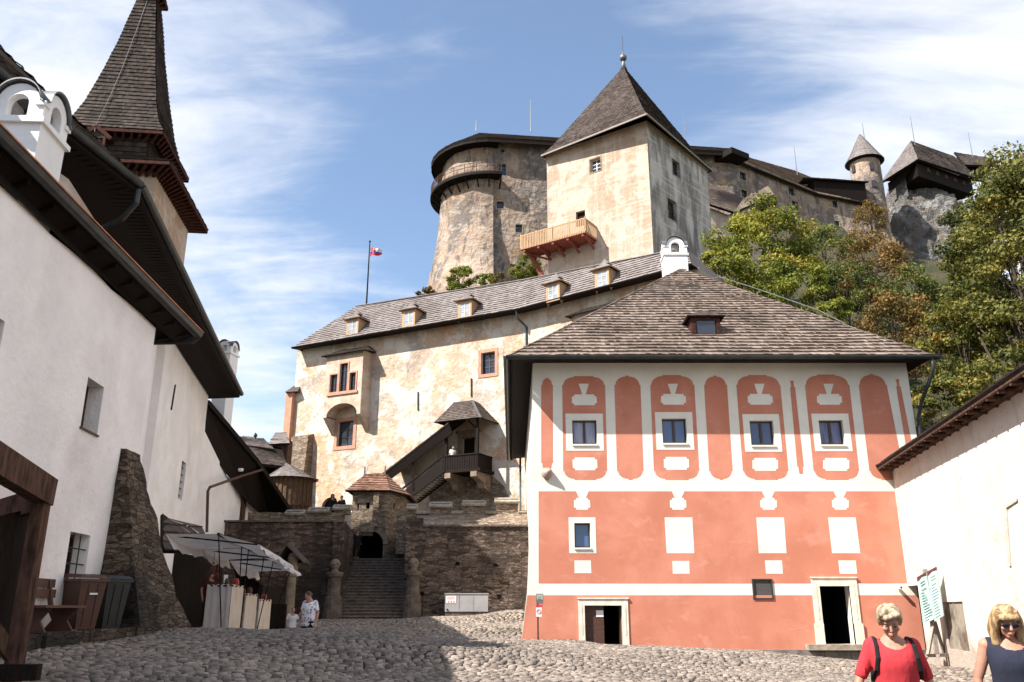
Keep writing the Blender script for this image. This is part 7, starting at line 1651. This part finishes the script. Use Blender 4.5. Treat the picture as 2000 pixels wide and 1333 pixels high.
# figures on the terrace, the porch and in the gate
terr_z = lambda y: 5.0 + (y - 48) * .05
p = at(650, 966, 49.4); person('dark haired person in black clothes standing in the battlement gap', (p.x, 49.4, p.z - 1.62), R(10), dict(elL=(.26, -.1, 1.15), wrL=(.1, -.22, 1.25)), H=1.64, voxel=.022, top=m_blk, bottom=m_blk, hair=brownh, hairkind='long', sleeve='long')
p = at(670, 971, 49.6); person('person in dark jacket leaning on the battlement beside the gate tower roof', (p.x, 49.3, p.z - 1.66), R(-30), dict(elR=(-.27, -.12, 1.14), wrR=(-.12, -.3, 1.1)), H=1.7, voxel=.022, top=m_blk, bottom=m_jeans, hair=brownh, hairkind='child', sleeve='long', headpitch=R(15))
pp = CL.P(CL.px(884, 916, 1.85)[0], fl_, 1.85); person('person in white shirt standing on the timber porch of the palace', (pp.x, pp.y, fl_), R(20), dict(), H=1.82, voxel=.024, top=m_wsh, bottom=m_jeans, hair=brownh, hairkind='child', sleeve='short')
p = at(697, 1078, 50.2); person('person in dark clothes at the left side of the gate tower arch', (p.x, 50.0, zt_), R(40), dict(kneeL=(.1, -.15, .5)), H=1.6, voxel=.024, top=m_blk, bottom=m_blk, hair=brownh, hairkind='child', sleeve='long', headpitch=R(20))
p = at(412, 1118, 26.0); person('stall keeper in dark clothes in the shade behind the first stall', (p.x, 26.0, p.z - 1.6), R(60), dict(elL=(.24, -.1, 1.12), wrL=(.15, -.3, 1.1)), H=1.65, voxel=.02, top=cloth_mat('dark_red_shirt', (.05, .015, .015)), bottom=m_blk, hair=brownh, hairkind='long', sleeve='short', headpitch=R(15))
# ------------------------------------------------------------------ trees
def leafmat(name, c0, c1, c2, c3):
    t = NT(name, .6, spec=.25); rmp = t.node('ShaderNodeValToRGB'); cr = rmp.color_ramp; t.link(t.attr('tint'), rmp.inputs[0])
    cr.elements[0].position = 0; cr.elements[0].color = (*c0, 1); cr.elements[1].position = 1; cr.elements[1].color = (*c3, 1)
    for p_, c in ((.35, c1), (.7, c2)): e = cr.elements.new(p_); e.color = (*c, 1)
    t.link(rmp.outputs[0], t.b.inputs['Base Color']); tr = t.node('ShaderNodeBsdfTranslucent'); t.link(rmp.outputs[0], tr.inputs[0]); ms = t.node('ShaderNodeMixShader'); ms.inputs[0].default_value = .35
    out = t.t.nodes['Material Output']; t.link(t.b.outputs[0], ms.inputs[1]); t.link(tr.outputs[0], ms.inputs[2]); t.link(ms.outputs[0], out.inputs[0]); return t.m
LG = leafmat('leaf_yellow_green', (.05, .072, .011), (.14, .165, .02), (.28, .28, .038), (.44, .29, .055))
LO = leafmat('leaf_rust', (.07, .062, .02), (.155, .11, .032), (.26, .155, .045), (.36, .20, .06))
LM = leafmat('leaf_olive', (.032, .042, .012), (.09, .10, .022), (.20, .185, .036), (.38, .25, .055))
LD = leafmat('leaf_dark_green', (.035, .052, .014), (.08, .105, .024), (.15, .16, .035), (.24, .20, .04))
m_bark = simple('grey_brown_bark', (.10, .078, .06), (.05, .04, .032), 3, .95, bump=.7, bs=8, bd=.04, stretch=(3, 3, .5))
TN = [0]
def tree(label, u, v, Y, ru, rv, mat, dens=1.0, leaf=.20, name='broadleaf_tree', cat='tree', tint0=.45, spread=.22, fill=.75, ry=None, base=None, group=None, limbs=9, clr=.2):
    TN[0] += 1; rng = np.random.default_rng(100 + TN[0])
    c = at(u, v, Y); k = (at(u + 50, v, Y).x - c.x) / 50; rx, rz = ru * k, rv * k * 1.08; ry = ry or min(rx * .9, 6)
    gz = base if base is not None else float(hz(np.array([[c.x]]), np.array([[Y]]))[0, 0]) if Y > 51 else -1.0
    gz = min(gz, c.z - rz * .6)
    r = empty(name, label, cat, (c.x, Y, gz), group)
    K = int(30 + rx * rz * 2.2 * fill); 
    d = rng.normal(size=(K, 3)); d /= np.linalg.norm(d, axis=1)[:, None]; rad = rng.uniform(.35, 1.0, K) ** .55
    cc = d * rad[:, None] * np.array([rx, ry, rz]) * .86; lump = 1 + .22 * np.array([noise.noise(Vector(x) * .35 + Vector((TN[0], 0, 0))) for x in cc]) ; cc *= lump[:, None]
    cs = rng.uniform(.7, 1.35, K) * clr * (rx * ry * rz) ** (1 / 3)
    n = int(min(120000, dens * 4 * math.pi * rx * rz * 62 * (.2 / leaf) ** 2)); idx = rng.choice(K, n, p=cs ** 2 / (cs ** 2).sum())
    dd = rng.normal(size=(n, 3)); dd /= np.linalg.norm(dd, axis=1)[:, None]; dd[:, 2] = dd[:, 2] * .8 + .1
    P = cc[idx] + dd * (cs[idx] * rng.uniform(.45, 1.1, n))[:, None] * np.array([1.15, 1.15, .8])
    # each leaf spray: folded quad facing roughly outwards and up
    nn = dd * .7 + rng.normal(size=(n, 3)) * .55 + np.array([0, 0, .35]); nn /= np.linalg.norm(nn, axis=1)[:, None]
    a = np.cross(nn, rng.normal(size=(n, 3))); a /= np.linalg.norm(a, axis=1)[:, None]; b = np.cross(nn, a); s = leaf * rng.uniform(.55, 1.25, n)[:, None]
    q = np.stack([P - a * s * .62, P + b * s * .36 + nn * s * .08, P + a * s * .62, P - b * s * .36 + nn * s * .08], 1) + np.array([c.x, Y, c.z]) - np.array([c.x, Y, gz])
    ct = np.clip(tint0 + rng.normal(0, spread * .6, K) + .0 * cc[:, 2], 0, 1); tn = np.clip(ct[idx] + rng.normal(0, spread * .55, n), 0, 1)
    rawmesh('crown', q.reshape(-1, 3), np.arange(4 * n).reshape(n, 4), mat, tn, smooth=False, parent=r)
    m = MB(); top_ = Vector((c.x + rx * .06, Y, c.z + rz * .35)); fork = lerp(Vector((c.x, Y, gz)), top_, .45); tr_ = max(.07, rz * .045)
    m.tube([Vector((c.x, Y, gz - .3)), lerp(Vector((c.x, Y, gz)), fork, .5) + Vector((tr_ * .6, 0, 0)), fork, lerp(fork, top_, .5) + Vector((-tr_, 0, 0)), top_], [tr_ * 1.4, tr_, tr_ * .85, tr_ * .5, tr_ * .15], 8); m.build('trunk', m_bark, r)
    m = MB()
    order = np.argsort(-rad)[:limbs * 2:1]
    for i in order[:limbs * 2]:
        e = Vector(cc[i]) + Vector((c.x, Y, c.z)); f = rng.uniform(.35, .85); s0 = lerp(Vector((c.x, Y, gz)), top_, f); mid = lerp(s0, e, .5) + Vector((rng.normal() * .15, rng.normal() * .15, -.05 * (e - s0).length)); t0_ = tr_ * .42 * (1.2 - f)
        m.tube([s0, mid, e], [t0_, t0_ * .6, t0_ * .2], 5, cap=False)
        for _ in range(2): g_ = lerp(mid, e, rng.uniform(.2, .8)); m.tube([g_, g_ + Vector(rng.normal(size=3)) * cs[i] * .8], [t0_ * .3, t0_ * .08], 4, cap=False)
    m.build('branches', m_bark, r)
    return r
GT = 'autumn trees on the slope behind the salmon house'
tree('bright yellow green maple directly behind the salmon house roof peak', 1490, 492, 60, 112, 112, LG, 1.15, .24, tint0=.50, spread=.25, group=GT, name='maple_tree')
tree('low yellow green maple bough spreading left beside the white chimney', 1405, 512, 57, 48, 34, LG, 1.1, .22, tint0=.48, group=GT, name='maple_tree', limbs=5)
tree('darker green tree below the maple along the salmon roof hip', 1545, 560, 55, 75, 62, LG, 1.0, .22, tint0=.35, group=GT)
tree('rust brown autumn tree in front of the upper castle turret', 1690, 525, 76, 88, 88, LO, .8, .26, tint0=.48, group=GT, limbs=16)
tree('thin grey green tree between the maple and the rust brown tree', 1612, 500, 70, 60, 72, LD, .55, .22, tint0=.6, group=GT, limbs=16)
tree('feathery tan topped tree just below the round turret', 1700, 430, 84, 42, 40, LO, .5, .2, tint0=.5, group=GT, limbs=12)
tree('mixed rust and olive tree right above the salmon roof slope', 1745, 655, 57, 112, 88, LO, .95, .22, tint0=.4, spread=.3, group=GT)
tree('small bright green tree touching the salmon house roof hip', 1628, 607, 50.5, 40, 28, LG, 1.1, .18, tint0=.45, group=GT, limbs=5)
tree('olive tree with orange leaf patches beside the salmon house corner', 1880, 690, 51, 95, 112, LM, 1.0, .20, tint0=.5, spread=.3, group=GT)
tree('low olive shrubby tree above the courtyard wall cap', 1832, 785, 43, 62, 62, LM, 1.0, .18, tint0=.5, spread=.3, base=0, group=GT)
tree('tall green tree between the crag and the biggest tree', 1890, 640, 62, 62, 90, LM, .9, .22, tint0=.38, group=GT)
tree('dull green tree low on the slope behind the rust brown tree', 1780, 590, 68, 80, 70, LD, .8, .24, tint0=.5, group=GT)
tree('biggest olive and gold tree filling the right edge of the picture', 2000, 535, 46, 142, 305, LM, 1.2, .22, tint0=.44, spread=.26, base=0, group=GT, limbs=16, clr=.16, ry=5)
tree('dark green undergrowth tree behind the roof hip beyond the maple', 1650, 560, 64, 70, 60, LD, .8, .22, tint0=.4, group=GT)
tree('low gold and green tree behind the end of the courtyard wall', 1960, 760, 41, 85, 75, LM, .9, .18, tint0=.6, spread=.3, base=0, group=GT)
tree('dull shrubby tree at the foot of the bare rock crag', 1838, 592, 78, 62, 46, LD, .9, .24, tint0=.45, group=GT)
tree('second tall green tree close behind the biggest tree at the right edge', 1975, 500, 54, 112, 215, LM, 1.0, .25, tint0=.36, spread=.22, group=GT)
tree('dense green tree filling the gap left of the biggest tree', 1905, 600, 56, 68, 130, LM, 1.0, .24, tint0=.4, spread=.25, group=GT)
GB = 'bushes at the foot of the round bastion'
tree('bright green bush left below the round bastion', 897, 545, 86, 33, 32, LG, 1.1, .24, 'bush', 'bush', .42, base=34, group=GB, limbs=4)
tree('bright green bush under the wooden tower balcony', 1028, 525, 82, 37, 36, LG, 1.1, .24, 'bush', 'bush', .40, base=33, group=GB, limbs=4)
tree('smallest green bush between the two larger ones', 947, 550, 84, 22, 18, LG, 1.1, .22, 'bush', 'bush', .42, base=34, group=GB, limbs=3)
tree('brown dry bush at the left end of the bastion foot', 836, 574, 84, 26, 13, LO, 1.0, .22, 'bush', 'bush', .35, base=32, group=GB, limbs=3)
tree('dull brown scrub in front of the bastion near the palace ridge', 985, 552, 88, 40, 14, LO, .8, .22, 'bush', 'bush', .3, base=34, group=GB, limbs=3)
